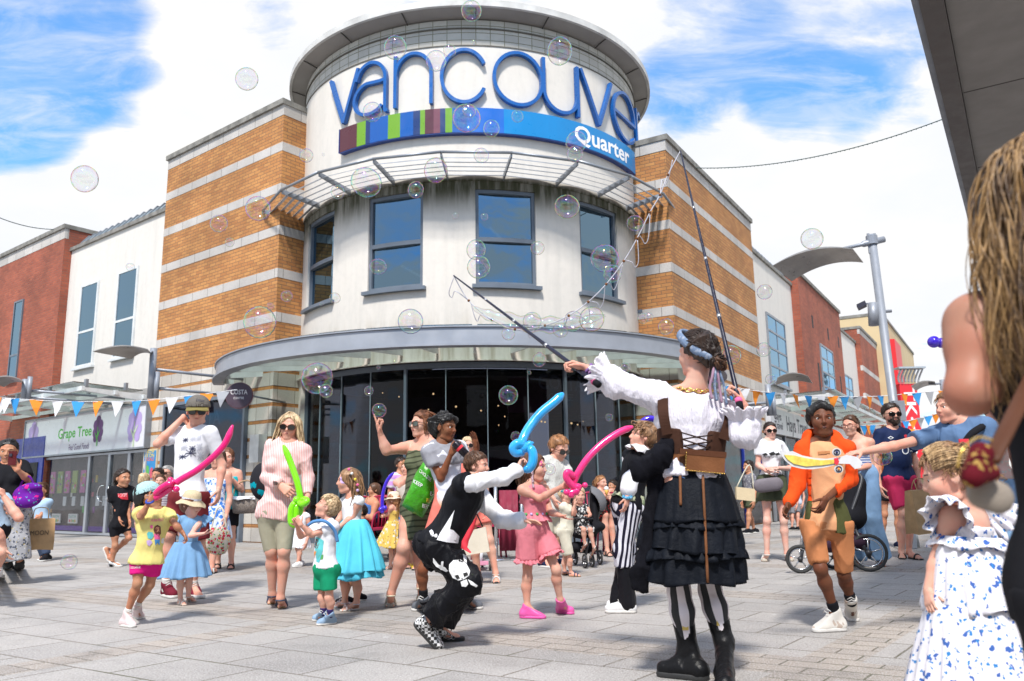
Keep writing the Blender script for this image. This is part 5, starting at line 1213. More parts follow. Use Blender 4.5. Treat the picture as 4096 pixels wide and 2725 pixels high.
  S.cut(h,-s.up+s.f*hemtilt)
  nb_=s.neck[1]-s.N;S.ell(s.N+s.up*.045*b+s.f*neckf*b,(neck*b,neck*b,.065*b),(s.r,s.f,s.up),k=.01,op='s')
  if vneck:S.cone(s.N+s.f*.12*b,s.N+s.f*.12*b-s.up*vneck*b,.05*b,.004,k=.005,op='s')
  if cutup is not None:S.cut(s.N-s.up*cutup*b,s.up)
  return s._mesh(S,name,m,vox or s.vox()*1.05,fold*b,ff/b,len(s.label) if seed is None else seed,vert)
 def bottom(s,m,name='shorts',length=.8,off=.014,waist=None,flare=.0,fold=.006,ff=9,seed=5,vert=.35,vox=None,hipk=1.0,ends=None):
  """length: 1 = knee, 2 = ankle."""
  b=s.b;S=SDF();o=off*max(b,.7)*.62;waist=getattr(s,'wst',.05) if waist is None else waist
  for a,k in s.tor[3:]:
   if a[1]@s.up<(s.P+s.up*.06*b)@s.up+.001:S.ell(a[1],np.array(a[2])*hipk+o,a[3],k=a[4])
  S.cone(s.P+s.up*waist*b,s.P,.118*b*s.w+o,.135*b*s.w+o,k=.04*b,flat=(s.pf,.74))
  for side,(h,K,An,T,Hh,up,fd,r_) in s.legs.items():
   Lg=length if ends is None else ends[side]
   if Lg<=1:
    e_=h+(K-h)*Lg;S.cone(h,h+(K-h)*min(1.1,Lg+.1),.080*b*r_+o,(.080-.03*Lg)*b*r_+o+flare*b,k=.02*b,clip=[(e_,K-h)])
   else:
    S.cone(h,K,.080*b*r_+o,.053*b*r_+o+flare*b*.5,k=.02*b);f=Lg-1;e_=K+(An-K)*f
    S.cone(K,K+(An-K)*min(1.1,f+.08),.056*b*r_+o+flare*b*.5,(.055-.017*f)*b*r_+o+flare*b,k=.03*b,clip=[(e_,An-K)])
  S.cut(s.P+s.up*waist*b,s.up)
  return s._mesh(S,name,m,vox or s.vox()*1.05,fold*b,ff/b,seed,vert)
 def skirt(s,m,top_,hem,r0,r1,name='skirt',pleats=14,amp=.07,flat=.72,seed=3,curve=.8,rows=26,ring=None,tilt=None,thick=.004,layers=0):
  """Pleated cloth of rotation from the waist point to the hem point."""
  a,c=A3(top_),A3(hem);ax=U3(a-c);n=96;rs=np.random.RandomState(seed);V=[]
  f=U3(s.pf-ax*(s.pf@ax));r=np.cross(f,ax);ph=rs.rand(8)*6.28
  for side in (0,1):
   for i in range(rows+1):
    u=i/rows;cc=a+(c-a)*u;rad=r0+(r1-r0)*u**curve
    if layers:rad*=1+.05*(1-((u*layers)%1))*(u>.12)
    for k in range(n):
     th=2*math.pi*k/n
     w=1+amp*min(1,u*1.5)*(math.sin(pleats*th+ph[0]+1.5*math.sin(2*th+ph[1]))+.5*math.sin((pleats*1.6//1)*th+ph[2]+2*u))+.02*math.sin(3*th+ph[3])
     rr=rad*w-(thick if side else 0);p=cc+r*math.cos(th)*rr+f*math.sin(th)*rr*(flat+(1-flat)*.5*u)
     if i==rows:p=p+ax*.01*math.sin(5*th+ph[4])
     V.append(p)
  N_=(rows+1)*n;F=[]
  for i in range(rows):
   for k in range(n):
    k2=(k+1)%n;F.append((i*n+k,i*n+k2,(i+1)*n+k2,(i+1)*n+k));F.append((N_+i*n+k,N_+(i+1)*n+k,N_+(i+1)*n+k2,N_+i*n+k2))
  for k in range(n):
   k2=(k+1)%n;F.append((k,N_+k,N_+k2,k2));F.append((rows*n+k,rows*n+k2,N_+rows*n+k2,N_+rows*n+k))
  return meshobj(name,np.array(V),np.array(F),m,s.e,True)
 def shoes(s,m,kind='trainer',sole=None,sides='RL',name=None,sock=None,h=1.0,straps=None):
  b=s.b
  for sd_ in sides:
   if sd_ not in s.legs:continue
   hh,K,An,T,Hh,up,fd,r_=s.legs[sd_];side=np.cross(fd,up);v=min(s.vox()*.75,.007);S=SDF()
   if kind in ('trainer','boot','croc'):
    z=up;S.cone(Hh+fd*.035*b+z*.045*b,T-fd*.036*b+z*.035*b,.042*b,.040*b,k=.02*b);S.cone(Hh+fd*.035*b+z*.04*b,An+z*(.0 if kind!='boot' else .0),.042*b,.040*b,k=.03*b);S.cone(An,T-fd*.08*b+z*.035*b,.036*b,.032*b,k=.03*b)
    if kind=='boot':S.cone(An,An+(K-An)*.42*h,.044*b,.056*b,k=.03*b,clip=[(An+(K-An)*.40*h,K-An)])
    else:S.cut(An+z*(.02 if kind=='trainer' else .0)*b,(K-An)+fd*.1)
    S.cut(Hh+up*.008*b,-up);o_=s._mesh(S,name or 'shoe',m,v,.0022 if kind=='boot' else .0012,22,5,.9)
    S=SDF();S.cone(Hh+fd*.035*b+up*.012*b,T-fd*.038*b+up*.012*b,.046*b,.045*b,k=.01);S.cut(Hh+up*.028*b,up);S.cut(Hh+up*.001,-up);so=s._mesh(S,'sole',sole or M_SOLE,v,0)
    if o_ and so:so.parent=o_
    if kind=='trainer' and s.Y<9:
     mb=MB()
     for k in range(3):c=An+fd*(.028+.022*k)*b+up*(.018-.014*k)*b;mb.tube([c-side*.028*b,c+up*.016*b+fd*.01*b,c+side*.028*b],.004*b,5)
     lc=mb.build('laces',M_SOLE if straps is None else straps,s.e,True)
   else:
    S.cone(Hh+fd*.035*b+up*.008*b,T-fd*.04*b+up*.008*b,.038*b,.040*b,k=.01);S.cut(Hh+up*.02*b*h,up);S.cut(Hh+up*.001,-up);so=s._mesh(S,name or 'sandal',sole or M_SOLEB,v,0)
    mb=MB()
    for q_,rr in ((.30,.036),(.55,.037)) if kind=='sandal' else ((.42,.037),):
     c=Hh+(T-Hh)*(1-q_*.9)+up*.008*b;mb.tube([c+side*math.cos(t_)*rr*1.12*b+up*math.sin(t_)*(.055 if q_<.5 else .075)*b for t_ in np.linspace(0,math.pi,10)],.009*b,6,flat=1)
    if kind=='sandal':mb.tube([An+side*math.cos(t_)*.035*b+fd*math.sin(t_)*.036*b-up*.02*b for t_ in np.linspace(0,2*math.pi,16)],.007*b,6)
    st=mb.build('strap',m,s.e,True);st.parent=so
   if sock is not None:
    sm_,sh_=sock;S=SDF();S.cone(An-(K-An)*.12,An+(K-An)*(sh_+.04),.037*b,.038*b+.012*b*sh_,k=.01,clip=[(An+(K-An)*sh_,K-An)]);s._mesh(S,'sock',sm_,v,0)
 def done(s,low=None,nohands=False,cutbelow=None):
  v=s.vox();parts=[]
  S=s.S
  if hasattr(s,'H'):S.p+=[]
  for (W_,d,hk,hs,E,r_) in s.hands:
   S2=SDF();a=dict(hk);n_=a.pop('n');th_=a.pop('thumb');handprims(S2,W_,d,n_,th_,hs,**a);S2.cone(W_-U3(W_-E)*.035*hs,W_,.0235*s.b*(r_/(.025*s.b)),.019*hs,k=.015)
   parts.append(S2.mesh(max(.0032,min(v*.55,.006))))
  V,F=S.mesh(v);V=relax(V,F,1);parts.insert(0,(V,F))
  if hasattr(s,'H'):V,F=s.H.mesh(max(.0035,min(v*.7,.03*s.hs)));parts.append((V,F))
  V,F=joinvf(parts);s.body=meshobj('body',V,F,SK[s.skin] if isinstance(s.skin,str) else s.skin,s.e,True)
  return s
def bvh_of(o):
 me=o.data;off=np.zeros(3);p=o
 while p is not None:off+=np.array(p.location);p=p.parent
 off=Vector(off);return BVHTree.FromPolygons([v.co+off for v in me.vertices],[tuple(p_.vertices) for p_ in me.polygons])
def decal(P,o,V2,F,m,name='print',lift=.004,parent=None,sub=0):
 """Thin printed shape laid on the surface of o: V2 are crop points, dropped along the view onto the cloth."""
 bv=bvh_of(o);out=[];cam_=Vector((0,0,CAMZ));last=None
 for x,y in V2:
  d=ray(*P.px(x,y)).normalized();h=bv.ray_cast(cam_,d)
  if h[0] is not None:last=h[0]-d*lift;out.append(last)
  else:out.append(None)
 good=[q for q in out if q is not None]
 if not good:print('decal missed',name,P.label);return None
 Fk=[f for f in F if all(out[i] is not None for i in f)]
 out=[q if q is not None else good[0] for q in out]
 if not Fk:return None
 used=sorted({i for f in Fk for i in f});mp={u:i for i,u in enumerate(used)}
 return meshobj(name,[out[u] for u in used],[tuple(mp[i] for i in f) for f in Fk],m,parent or o.parent if parent is None else parent)
def decal_text(P,o,words,x,y,wd_,ht,m,ang=0,name='print',**kw):
 V,F=text2d(words,**kw);xm=max(v[0] for v in V);ca,sa=math.cos(R(ang)),math.sin(R(ang))
 return decal(P,o,[(x+v[0]/xm*wd_*ca+v[1]*ht*sa,y+v[0]/xm*wd_*sa-v[1]*ht*ca) for v in V],F,m,name)
def decal_poly(P,o,pts,m,name='print',lift=.004,n=0):
 """Filled outline in crop points, split into a fine fan so that it hugs the cloth."""
 cx=sum(p[0] for p in pts)/len(pts);cy=sum(p[1] for p in pts)/len(pts);V=[(cx,cy)];F=[];K=4;N=[]
 for i in range(len(pts)):
  a,b=pts[i],pts[(i+1)%len(pts)];N+=[(a[0]+(b[0]-a[0])*j/3,a[1]+(b[1]-a[1])*j/3) for j in range(3)]
 n_=len(N)
 for k in range(1,K+1):V+=[(cx+(p[0]-cx)*k/K,cy+(p[1]-cy)*k/K) for p in N]
 F=[(0,1+i,1+(i+1)%n_) for i in range(n_)]
 for k in range(K-1):b=1+k*n_;F+=[(b+i,b+n_+i,b+n_+(i+1)%n_,b+(i+1)%n_) for i in range(n_)]
 return decal(P,o,V,F,m,name,lift)
FK1=(0,1350,.7973);FK2=(950,1500,.7332);FK3=(1900,1250,.9404);FK4=(2900,1450,.8130);FK5=(1450,1600,.4783);FC2=(2850,1400,.5422);FK6=(400,1700,.3827)
def proj(v):
 d=CAMR.transposed()@(Vector(A3(v))-Vector((0,0,CAMZ)));return IW/2-d.x/d.z*FL,IH/2+d.y/d.z*FL
def tocrop(P,v):x,y=proj(v);return (x-P.fr[0])/P.fr[2],(y-P.fr[1])/P.fr[2]
def conv(a,b):
 """point converter from crop a to crop b"""
 return lambda x,y,*r:((a[0]+x*a[2]-b[0])/b[2],(a[1]+y*a[2]-b[1])/b[2])+tuple(r)
def quick(label,fr,hd,hpx,sole,yaw,skin='fair',hair=('short','brown'),tp=None,bt=None,sh=None,b=1.0,fat=1.0,Y=None,glasses=None,hyaw=None,arms=None,stride=.08,pitch=0,skirt=None,group=None,legs=True):
 """A standing or walking figure from its head, soles and facing; arms = {side: (elbow, wrist)} in crop points."""
 P=Person(label,fr,skin,b,fat,Y,group).setY(*sole);k=hpx
 nk=(hd[0]-math.sin(R(yaw))*k*.05,hd[1]+k*.62);base=P.gnd(*sole) if Y is None else None
 G=Vector((P.at(sole[0],sole[1]).x,P.Y,0));sy=tocrop(P,G)[1];pl=(nk[0]*.6+sole[0]*.4,nk[1]+(sy-nk[1])*.405)
 P.torso(nk,pl,yaw,bust=0)
 f=Vector(P.pf);r=Vector(P.r);sc_=1/(fr[2])*FL/P.Y
 for i,sd_ in enumerate('RL'):
  if arms and sd_ in arms:P.arm(sd_,*arms[sd_])
  else:
   s0=P.sh[sd_];e=Vector(s0)+Vector((0,0,-.27*b))+r*(.03 if sd_=='R' else -.03)-f*.02;w_=e+Vector((0,0,-.235*b))+f*.06
   P.arm(sd_,(*tocrop(P,e),e.y-P.Y),(*tocrop(P,w_),w_.y-P.Y))
 for i,sd_ in enumerate('RL'):
  st=stride*(1 if i else -1);h=Vector(P.hip[sd_]);an=Vector((G.x,G.y,.085*b))+r*(.09 if sd_=='R' else -.09)*b+f*st
  kn=(h+an)/2+f*.03*b+UP*.0;t_=Vector((an.x,an.y,0))+f*.14*b;hh=t_-f*.25*b
  P.leg(sd_,(*tocrop(P,kn),kn.y-P.Y),(*tocrop(P,an),an.y-P.Y),tocrop(P,t_),tocrop(P,hh))
 P.head(hd[0],hd[1],hpx,yaw if hyaw is None else hyaw,pitch,glasses=glasses)
 if hair:P.hair(hair[0],HR[hair[1]],3)
 if tp:P.topo=P.top(tp[0],sleeve=tp[1],hem=tp[2] if len(tp)>2 else .02,straps=.09 if tp[1] is None else None,off=.016,neck=.085 if tp[1] is not None else .10,cutup=.10 if tp[1] is None else None)
 if bt:P.bottom(bt[0],length=bt[1],off=.02 if bt[1]<1.5 else .012,flare=bt[2] if len(bt)>2 else .02,name='shorts' if bt[1]<1.5 else 'trousers')
 if skirt:
  a=Vector(P.P)+UP*.06*b;P.skirt(skirt[0],a,Vector((P.P[0]*.5+G.x*.5,P.P[1],P.P[2]*(1-skirt[1]))),.15*b*fat,skirt[2]*b,name=skirt[3] if len(skirt)>3 else 'skirt')
 if sh:P.shoes(sh[0],sh[1])
 P.done();return P
def on(v,w):return Vector(A3(v))+Vector(w)
C_=cloth
p=Person('man in grey cap, sunglasses, white flag print T-shirt and maroon shorts scratching his neck',FK1,'fair',1.06,1.12).setY(880,1305)
p.torso((975,455),(945,800),-18,sw=.175,bust=0)
p.arm('R',(790,535,-.12),(920,400,-.02),(935,420,.04),n=(.5,.3,0),thumb=(0,0,-1),curl=.8)
p.arm('L',(1115,640,.0),(1098,760,-.06),(1090,835,-.08),curl=.45)
p.leg('R',(850,990,-.08),(835,1235,.03),(865,1308),(835,1300));p.leg('L',(1000,1030,.02),(968,1240,.1),(1010,1312),(970,1300))
p.head(992,372,140,18,-8,glasses=(M_LENS,M_LENS,1.0),brow=HR['brown']);p.hair('short',HR['lbrown'],2)
sh=p.top(C_('tshirt_white',(.72,.72,.76)),sleeve=.62,hem=.0,off=.02,fold=.010)
bt=p.bottom(C_('maroon_cotton',(.16,.022,.028)),length=.92,off=.026,flare=.016,fold=.009)
p.shoes(C_('maroon_suede',(.15,.015,.03)),sock=(M_SOLE,.12));p.done()
M_PRT=mat('print_navy',(.03,.035,.08),.8,0);M_PRG=mat('print_greyline',(.45,.46,.52),.8,0)
for (x,y,w_,h_) in ((915,505,30,22),(950,498,34,26),(985,492,24,26),(905,540,36,28),(948,545,34,30),(985,535,30,34),(895,588,40,24),(930,565,55,34),(990,575,34,40)):
 mm=M_PRT if (x in (915,948,930,895)) else M_PRG;t_=2.2
 for a in ([(x,y+h_/2-t_),(x+w_,y+h_/2-t_-2),(x+w_,y+h_/2+t_-2),(x,y+h_/2+t_)],[(x+w_/2-t_,y),(x+w_/2+t_,y),(x+w_/2+t_,y+h_),(x+w_/2-t_,y+h_)],[(x,y),(x+5,y),(x+w_,y+h_-3),(x+w_-5,y+h_-3)],[(x+w_,y-2),(x+w_-5,y-2),(x,y+h_),(x+5,y+h_)]):decal_poly(p,sh,a,mm,'flag_print')
def cap(P,m,brim_m,ang=0,name='cap',scale=1.0,tilt=0.0,under=None):
 [bpy.data.objects.remove(o) for o in list(P.hairo.children)];q,hs=P.q,P.hs;ax=(P.hr,P.hf,P.hu);S=SDF();S.ell(q(0,-.07,.17),np.array((.42,.50,.43))*hs*scale,ax,k=.01);S.cut(q(0,.2,.16+tilt),-P.hu+P.hf*.05);S.ell(q(0,-.07,.16),np.array((.40,.48,.41))*hs*scale,ax,k=.005,op='s')
 V,F=S.mesh(max(.004,.022*hs));c=meshobj(name,V,F,m,P.e,True)
 mb=MB();n=12;V=[]
 for th in (0,-.022):
  for i in range(n+1):
   a=R(-62+124*i/n);rx,ry=.40*math.sin(a),.42*math.cos(a);V.append(q(rx*scale,ry*scale-.05,.17+tilt+th));V.append(q(rx*1.05*scale,(ry+.46*math.cos(a)**.6)*scale-.05,.10+tilt+th-.06*abs(math.sin(a))))
 F=[];m_=2*(n+1)
 for i in range(n):k=2*i;F+=[(k,k+1,k+3,k+2),(m_+k,m_+k+2,m_+k+3,m_+k+1),(k+1,m_+k+1,m_+k+3,k+3),(k,k+2,m_+k+2,m_+k)]
 br=meshobj('brim',V,F,brim_m,P.e,True);br.parent=c;return c
cp=cap(p,C_('cap_grey',(.15,.135,.12)),C_('cap_brim_olive',(.22,.18,.06)));decal_text(p,cp,'DKNY',983,318,42,12,BLK,12,'cap_print',bold=True)
def brim_hat(P,m,name='sun_hat',r=.62,crown=.40,band=None,tilt=.0,droop=.10):
 q,hs=P.q,P.hs;V=[];n=40;prof=[(0.01,.60),(.22,.585),(.33,.52),(.385,.36),(crown,.20),(.50,.14-droop*.3),(r,.12-droop),(r+.01,.10-droop),(.50,.12-droop*.3),(.39,.17),(.36,.34),(.20,.55),(.01,.57)]
 for a_,z in prof:
  for k in range(n):
   th=2*math.pi*k/n;w=1+(.03*math.sin(3*th+1)+.02*math.sin(5*th))*(a_>.45);V.append(q(a_*math.cos(th)*.94*w,a_*math.sin(th)*1.06*w-.07,z+(.05*math.sin(2*th+.6)+.03*math.sin(5*th))*(a_>.45)+tilt*a_*math.sin(th)))
 F=[(i*n+k,i*n+(k+1)%n,(i+1)*n+(k+1)%n,(i+1)*n+k) for i in range(len(prof)-1) for k in range(n)]
 h=meshobj(name,V,F,m,P.e,True)
 if band:V=[q(.405*math.cos(t_)*.94,.405*math.sin(t_)*1.06-.07,z) for z in (.21,.30) for t_ in np.linspace(0,2*math.pi,n,endpoint=False)];b_=meshobj('hat_band',V,[(k,(k+1)%n,n+(k+1)%n,n+k) for k in range(n)],band,P.e,True);b_.parent=h
 return h
def balloon(path,fr,Y,m,label,knots=(),r=.022,loops=()):
 """Twisted modelling balloon: the blade path plus hilt bubbles; points are (x, y, depth offset)."""
 f=lambda q:at(fr[0]+q[0]*fr[2],fr[1]+q[1]*fr[2],Y+(q[2] if len(q)>2 else 0))
 P=smoothpts([f(q) for q in path],8);n=len(P);rr=[r*(.35+.65*min(1,i/4))*(.45+.55*min(1,(n-1-i)/2.5)) for i in range(n)]
 e=empty('balloon_sword',P[0],label,'balloon','modelling balloon swords');MB().tube(P,rr,14).build('blade',m,e,True)
 for lp in loops:
  Q=smoothpts([f(q) for q in lp],7);n=len(Q);MB().tube(Q,[r*(.35+.65*min(1,i/3))*(.35+.65*min(1,(n-1-i)/3)) for i in range(n)],14).build('guard',m,e,True)
 for (x,y,d_,s_) in knots:V,F=sphere_vf(f((x,y,d_)),r*s_,14,9);MB().add(V,F).build('twist',m,e,True)
 return e
def balmat(name,c):
 m,t,p=newmat(name);p.inputs['Base Color'].default_value=c4(c);p.inputs['Roughness'].default_value=.16;p.inputs['Subsurface Weight'].default_value=.35
 p.inputs['Subsurface Radius'].default_value=(1,.8,.8);p.inputs['Subsurface Scale'].default_value=.02;p.inputs['Coat Weight'].default_value=.4;return m
B_MAG=balmat('balloon_magenta',(.72,.008,.16));B_PNK=balmat('balloon_pink',(.85,.035,.22));B_GRN=balmat('balloon_green',(.22,.72,.01));B_BLU=balmat('balloon_blue',(.03,.38,.80));B_PUR=balmat('balloon_purple',(.045,.015,.50))
WHT=C_('white_cotton',(.74,.74,.77));NAV=C_('navy_cotton',(.012,.018,.05));BLC=C_('black_cotton',(.012,.012,.015));CRM=C_('cream_cotton',(.62,.58,.47))
M_SAND=mat('sandal_white',(.6,.58,.55),.5,.05);M_SANDB=mat('sandal_black',(.02,.02,.02),.5,.05);M_COR=mat('cork',(.30,.18,.09),.8,.2,60)
p=Person('small girl in pale blue cap, yellow cartoon T-shirt and pink shorts raising a balloon',FK1,'olive',.66,1.05).setY(650,1450)
p.torso((778,862),(738,1128),28,kk=.05)
p.arm('R',(705,900,-.14),(752,822,-.17),(798,775,-.17),n=(.2,.4,.5),thumb=(0,0,1),curl=.9,hs=.62)
p.arm('L',(885,945,-.02),(913,975,-.0),(930,1000,.02),hs=.6,curl=.6)
p.leg('R',(690,1235,-.04),(640,1378,.0),(680,1458),(604,1446),r=1.0);p.leg('L',(752,1240,.05),(690,1340,.08),(720,1418),(672,1398))
p.head(752,798,128,98,14,glasses=(mat('clear_frame',(.4,.42,.45),.3,0),None,.8),nose=.8);p.hair('tied',HR['black'],3)
YEL=C_('yellow_cotton',(.72,.62,.22))
sh=p.top(YEL,sleeve=.5,hem=.015,off=.036,fold=.010,neck=.085,hemtilt=0)
PK=C_('pink_shorts',(.62,.015,.19));b1=p.bottom(PK,length=.52,off=.010,flare=.02,fold=.005)
p.shoes(C_('shoe_pink_white',(.68,.55,.55)),sock=(M_SOLE,.14));p.done();girl=p
cap(p,C_('cap_aqua',(.36,.55,.56)),C_('cap_brim_aqua',(.36,.55,.56)))
p.locks([[p.q(.1,-.42,.0),p.q(.1,-.46,-.25),p.q(.1,-.42,-.5)],[p.q(-.2,-.4,.0),p.q(-.2,-.42,-.25),p.q(-.2,-.38,-.45)]],40,.006,HR['black'],.015,name='hair')
tube('wristband',[tuple(p.arms['R'][2]+np.array((math.cos(a)*.026,math.sin(a)*.02,math.sin(a)*.014))) for a in np.linspace(0,6.283,14,endpoint=False)],.008,mat('wristband_blue',(.02,.05,.35),.4,0),p.e,6,True,True)
PRN={k:mat('print_'+k,c,.8,0) for k,c in dict(pink=(.75,.12,.30),teal=(.10,.48,.50),brown=(.12,.03,.02),skin=(.60,.28,.15),blue=(.05,.22,.50),lilac=(.50,.35,.62),white=(.7,.7,.7),red=(.65,.03,.05),green=(.10,.35,.10),orange=(.75,.25,.03),black=(.02,.02,.02),yellow=(.75,.55,.05),navy=(.02,.03,.12),gold=(.6,.42,.1)).items()}
decal_text(p,sh,'PURR-FECT',760,925,62,13,PRN['pink'],-4,'print',bold=True)
for pts,c in (([(775,950),(790,940),(806,950),(808,985),(795,1000),(778,990),(770,965)],'brown'),([(780,955),(792,948),(802,956),(800,975),(790,982),(781,974)],'skin'),([(772,985),(800,985),(806,1015),(775,1015)],'pink'),([(775,1012),(803,1012),(800,1045),(790,1030),(780,1045)],'blue'),([(737,985),(745,975),(765,978),(772,995),(760,1012),(742,1008)],'teal'),([(735,1020),(755,1015),(765,1030),(750,1048),(738,1040)],'lilac'),([(812,1010),(822,1005),(828,1020),(818,1035),(808,1030)],'white'),([(752,945),(765,940),(768,955),(756,960)],'pink')):decal_poly(p,sh,pts,PRN[c])
decal_text(p,b1,'DOLLHOUSE',655,1160,50,10,PRN['white'],-2,bold=True)
balloon([(1168,440,-.05),(1120,545,-.08),(1010,650,-.12),(905,715,-.15),(880,735,-.16)],FK1,p.Y,B_MAG,'magenta balloon sword held up by the girl in the yellow shirt',[(868,728,-.15,1.05),(885,762,-.17,1.0),(855,715,-.14,.9)],.024,[[(872,742,-.16),(835,770,-.16),(790,800,-.17),(775,806,-.17)],[(868,735,-.18),(840,738,-.19),(800,765,-.19),(775,795,-.17)]])
p=Person('toddler in cream sun hat and blue denim dress with hands together',FK1,'pale',.58,1.1).setY(920,1342)
p.torso((957,900),(938,1075),35)
p.arm('R',(905,985,-.03),(930,1000,-.05),(918,985,-.03),hs=.5,curl=.5);p.arm('L',(955,995,-.12),(1020,985,-.08),(1070,975,-.05),n=(0,.3,1),hs=.5,curl=.2)
p.leg('R',(905,1215,-.02),(905,1310,.0),(940,1348),(885,1338));p.leg('L',(950,1210,.02),(945,1295,.03),(985,1330),(935,1322))
p.head(962,838,112,62,-12,cheeks=1.15,nose=.7);p.hair('bob',HR['auburn'],4)
DEN=C_('denim',(.17,.32,.52),.85,.12,300,.002)
p.top(DEN,'dress_top',sleeve=.12,hem=-.06,off=.016,fold=.006)
p.skirt(DEN,on(p.P,(0,0,.085)),on(p.P,(0,0,-.21)),.105,.215,name='skirt',pleats=13,amp=.06)
for s_ in (-1,1):p.skirt(DEN,on(p.sh['R' if s_>0 else 'L'],(0,0,.035)),on(p.sh['R' if s_>0 else 'L'],Vector(p.r)*.05*s_+UP*-.025),.035,.068,'ruffle',9,.12,rows=6)
p.shoes(M_SAND,'sandal',sole=mat('sole_cream',(.5,.42,.36),.7,.1));p.done()
brim_hat(p,mat('straw',(.58,.47,.30),.8,.15,120,bmp=.6,bs=300),band=mat('band_floral',(.6,.62,.7),.8,.2,60));
p=Person('girl in black T-shirt with red print and black cycling shorts walking past the shop doors',FK1,'tan',.85,.85).setY(580,1152)
p.torso((610,752),(603,945),40)
p.arm('R',(577,850,-.05),(600,915,-.08),hs=.7);p.arm('L',(642,850,.05),(650,920,.0),hs=.7)
p.leg('R',(577,1045,-.03),(562,1128,.0),(612,1152),(548,1150));p.leg('L',(648,1005,.02),(578,1072,.28),(545,1112),(530,1070),ground=False)
p.head(617,708,88,62,0);p.hair('tied',HR['dark'],5);p.locks([[p.q(0,-.42,.2),p.q(0,-.6,-.05),p.q(0,-.5,-.5)]],30,.007,spread=.02)
sh=p.top(BLC,sleeve=.65,hem=.03,off=.03,fold=.012);p.bottom(BLC,length=.5,off=.008)
decal_poly(p,sh,[(590,785),(640,780),(643,815),(612,812),(592,800)],PRN['red']);decal_text(p,sh,'READY',592,800,46,16,PRN['white'],-3,bold=True)
p.shoes(C_('shoe_white',(.7,.7,.7)),sock=(BLC,.08));p.done()
FLO_=C_('floral_trousers',(.36,.36,.38),spots=[(26,.34,(.08,.09,.12)),(30,.22,(.45,.35,.12)),(40,.2,(.6,.6,.6))])
p=Person('woman in black top and grey floral trousers filming with her phone at the far left',FK1,'tan',1.0,1.15,Y=9.0).setY(75,1165)
p.torso((42,632),(62,880),12,bust=.9)
p.arm('L',(140,712,-.05),(88,665,-.2),(62,615,-.22),n=(-.3,.5,0),thumb=(0,-.2,1),curl=.7);p.arm('R',(-25,745,-.02),(10,840,-.1))
p.leg('R',(40,1010,-.02),(40,1130,.02),(15,1168),(50,1160));p.leg('L',(95,1010,.02),(100,1130,.05),(70,1172),(108,1165))
p.head(42,572,112,22,-8,mouth=0);p.hair('tied',HR['black'],3,vol=.8)
p.top(BLC,sleeve=.8,hem=-.02,off=.02,fold=.008);p.bottom(FLO_,'trousers',1.85,off=.02,flare=.06,fold=.012);p.shoes(C_('shoe_dark',(.03,.03,.03)));p.done()
ph=empty('phone',p.at(62,605,-.25),'dark red phone held up by the woman at the far left','phone');MB().box(p.at(62,606,-.24),.078,.012,.15,(Vector((.95,.3,0)),Vector((-.3,.95,0)),UP)).build('case',mat('phone_case',(.10,.012,.015),.3,.05),ph);MB().box(p.at(54,590,-.255),.03,.008,.03).build('lens_block',BLK,ph)
bg=empty('backpack',p.at(140,800,-.1),'purple and pink child backpack hanging from the filming woman','backpack')
S=SDF();c=A3(p.at(140,795,-.12));S.ell(c,(.16,.09,.13),k=.03);S.ell(c+(.02,-.06,-.06),(.12,.06,.07),k=.03);S.ell(c+(.06,-.03,.09),(.10,.07,.05),k=.03);V,F=S.mesh(.008);meshobj('bag_body',V,F,C_('bag_purple',(.12,.012,.25),spots=[(14,.3,(.65,.02,.25)),(22,.2,(.1,.3,.4))]),bg,True)
for dx in (0,.05):tube('strap',smoothpts([p.at(95,765,-.1),p.at(118,715,-.1+dx),p.at(150,700,-.1),p.at(185,770,-.1)],6),.011,C_('strap_purple',(.10,.01,.2)),bg)
p=Person('child cut off by the left edge raising a bent arm',FK1,'fair',.8,1.0,Y=7.0).setY(0,1205)
p.torso((-60,800),(-30,965),60);p.arm('L',(95,905,-.02),(20,800,-.02),(5,745,-.02),n=(-1,0,0),thumb=(0,0,1),curl=1.0,hs=.75,r=1.35);p.arm('R',(0,980,-.1),(25,1060,-.05),hs=.7)
p.leg('R',(10,1080,-.05),(-12,1165,0),(22,1212),(-30,1205));p.leg('L',(-60,1080,.05),(-70,1165,.1),(-40,1200),(-80,1195));p.head(-60,740,100,60);p.hair('short',HR['brown'],2)
p.top(C_('pale_blue',(.35,.48,.62)),sleeve=.3,hem=.0,off=.02);p.bottom(BLC,length=.4,off=.02);p.shoes(C_('shoe_white',(.7,.7,.7)));p.done()
quick('woman in a blue top mostly hidden behind the filming woman',FK1,(205,770),75,(225,1120),-10,'tan',('tied','brown'),(C_('pale_blue',(.35,.48,.62)),.3),(C_('jeans_dark',(.05,.07,.12)),1.95),(BLC,'trainer'),.95,arms={'L':((222,850,-.02),(205,895,-.1)),'R':((185,850,0),(188,900,-.1))})
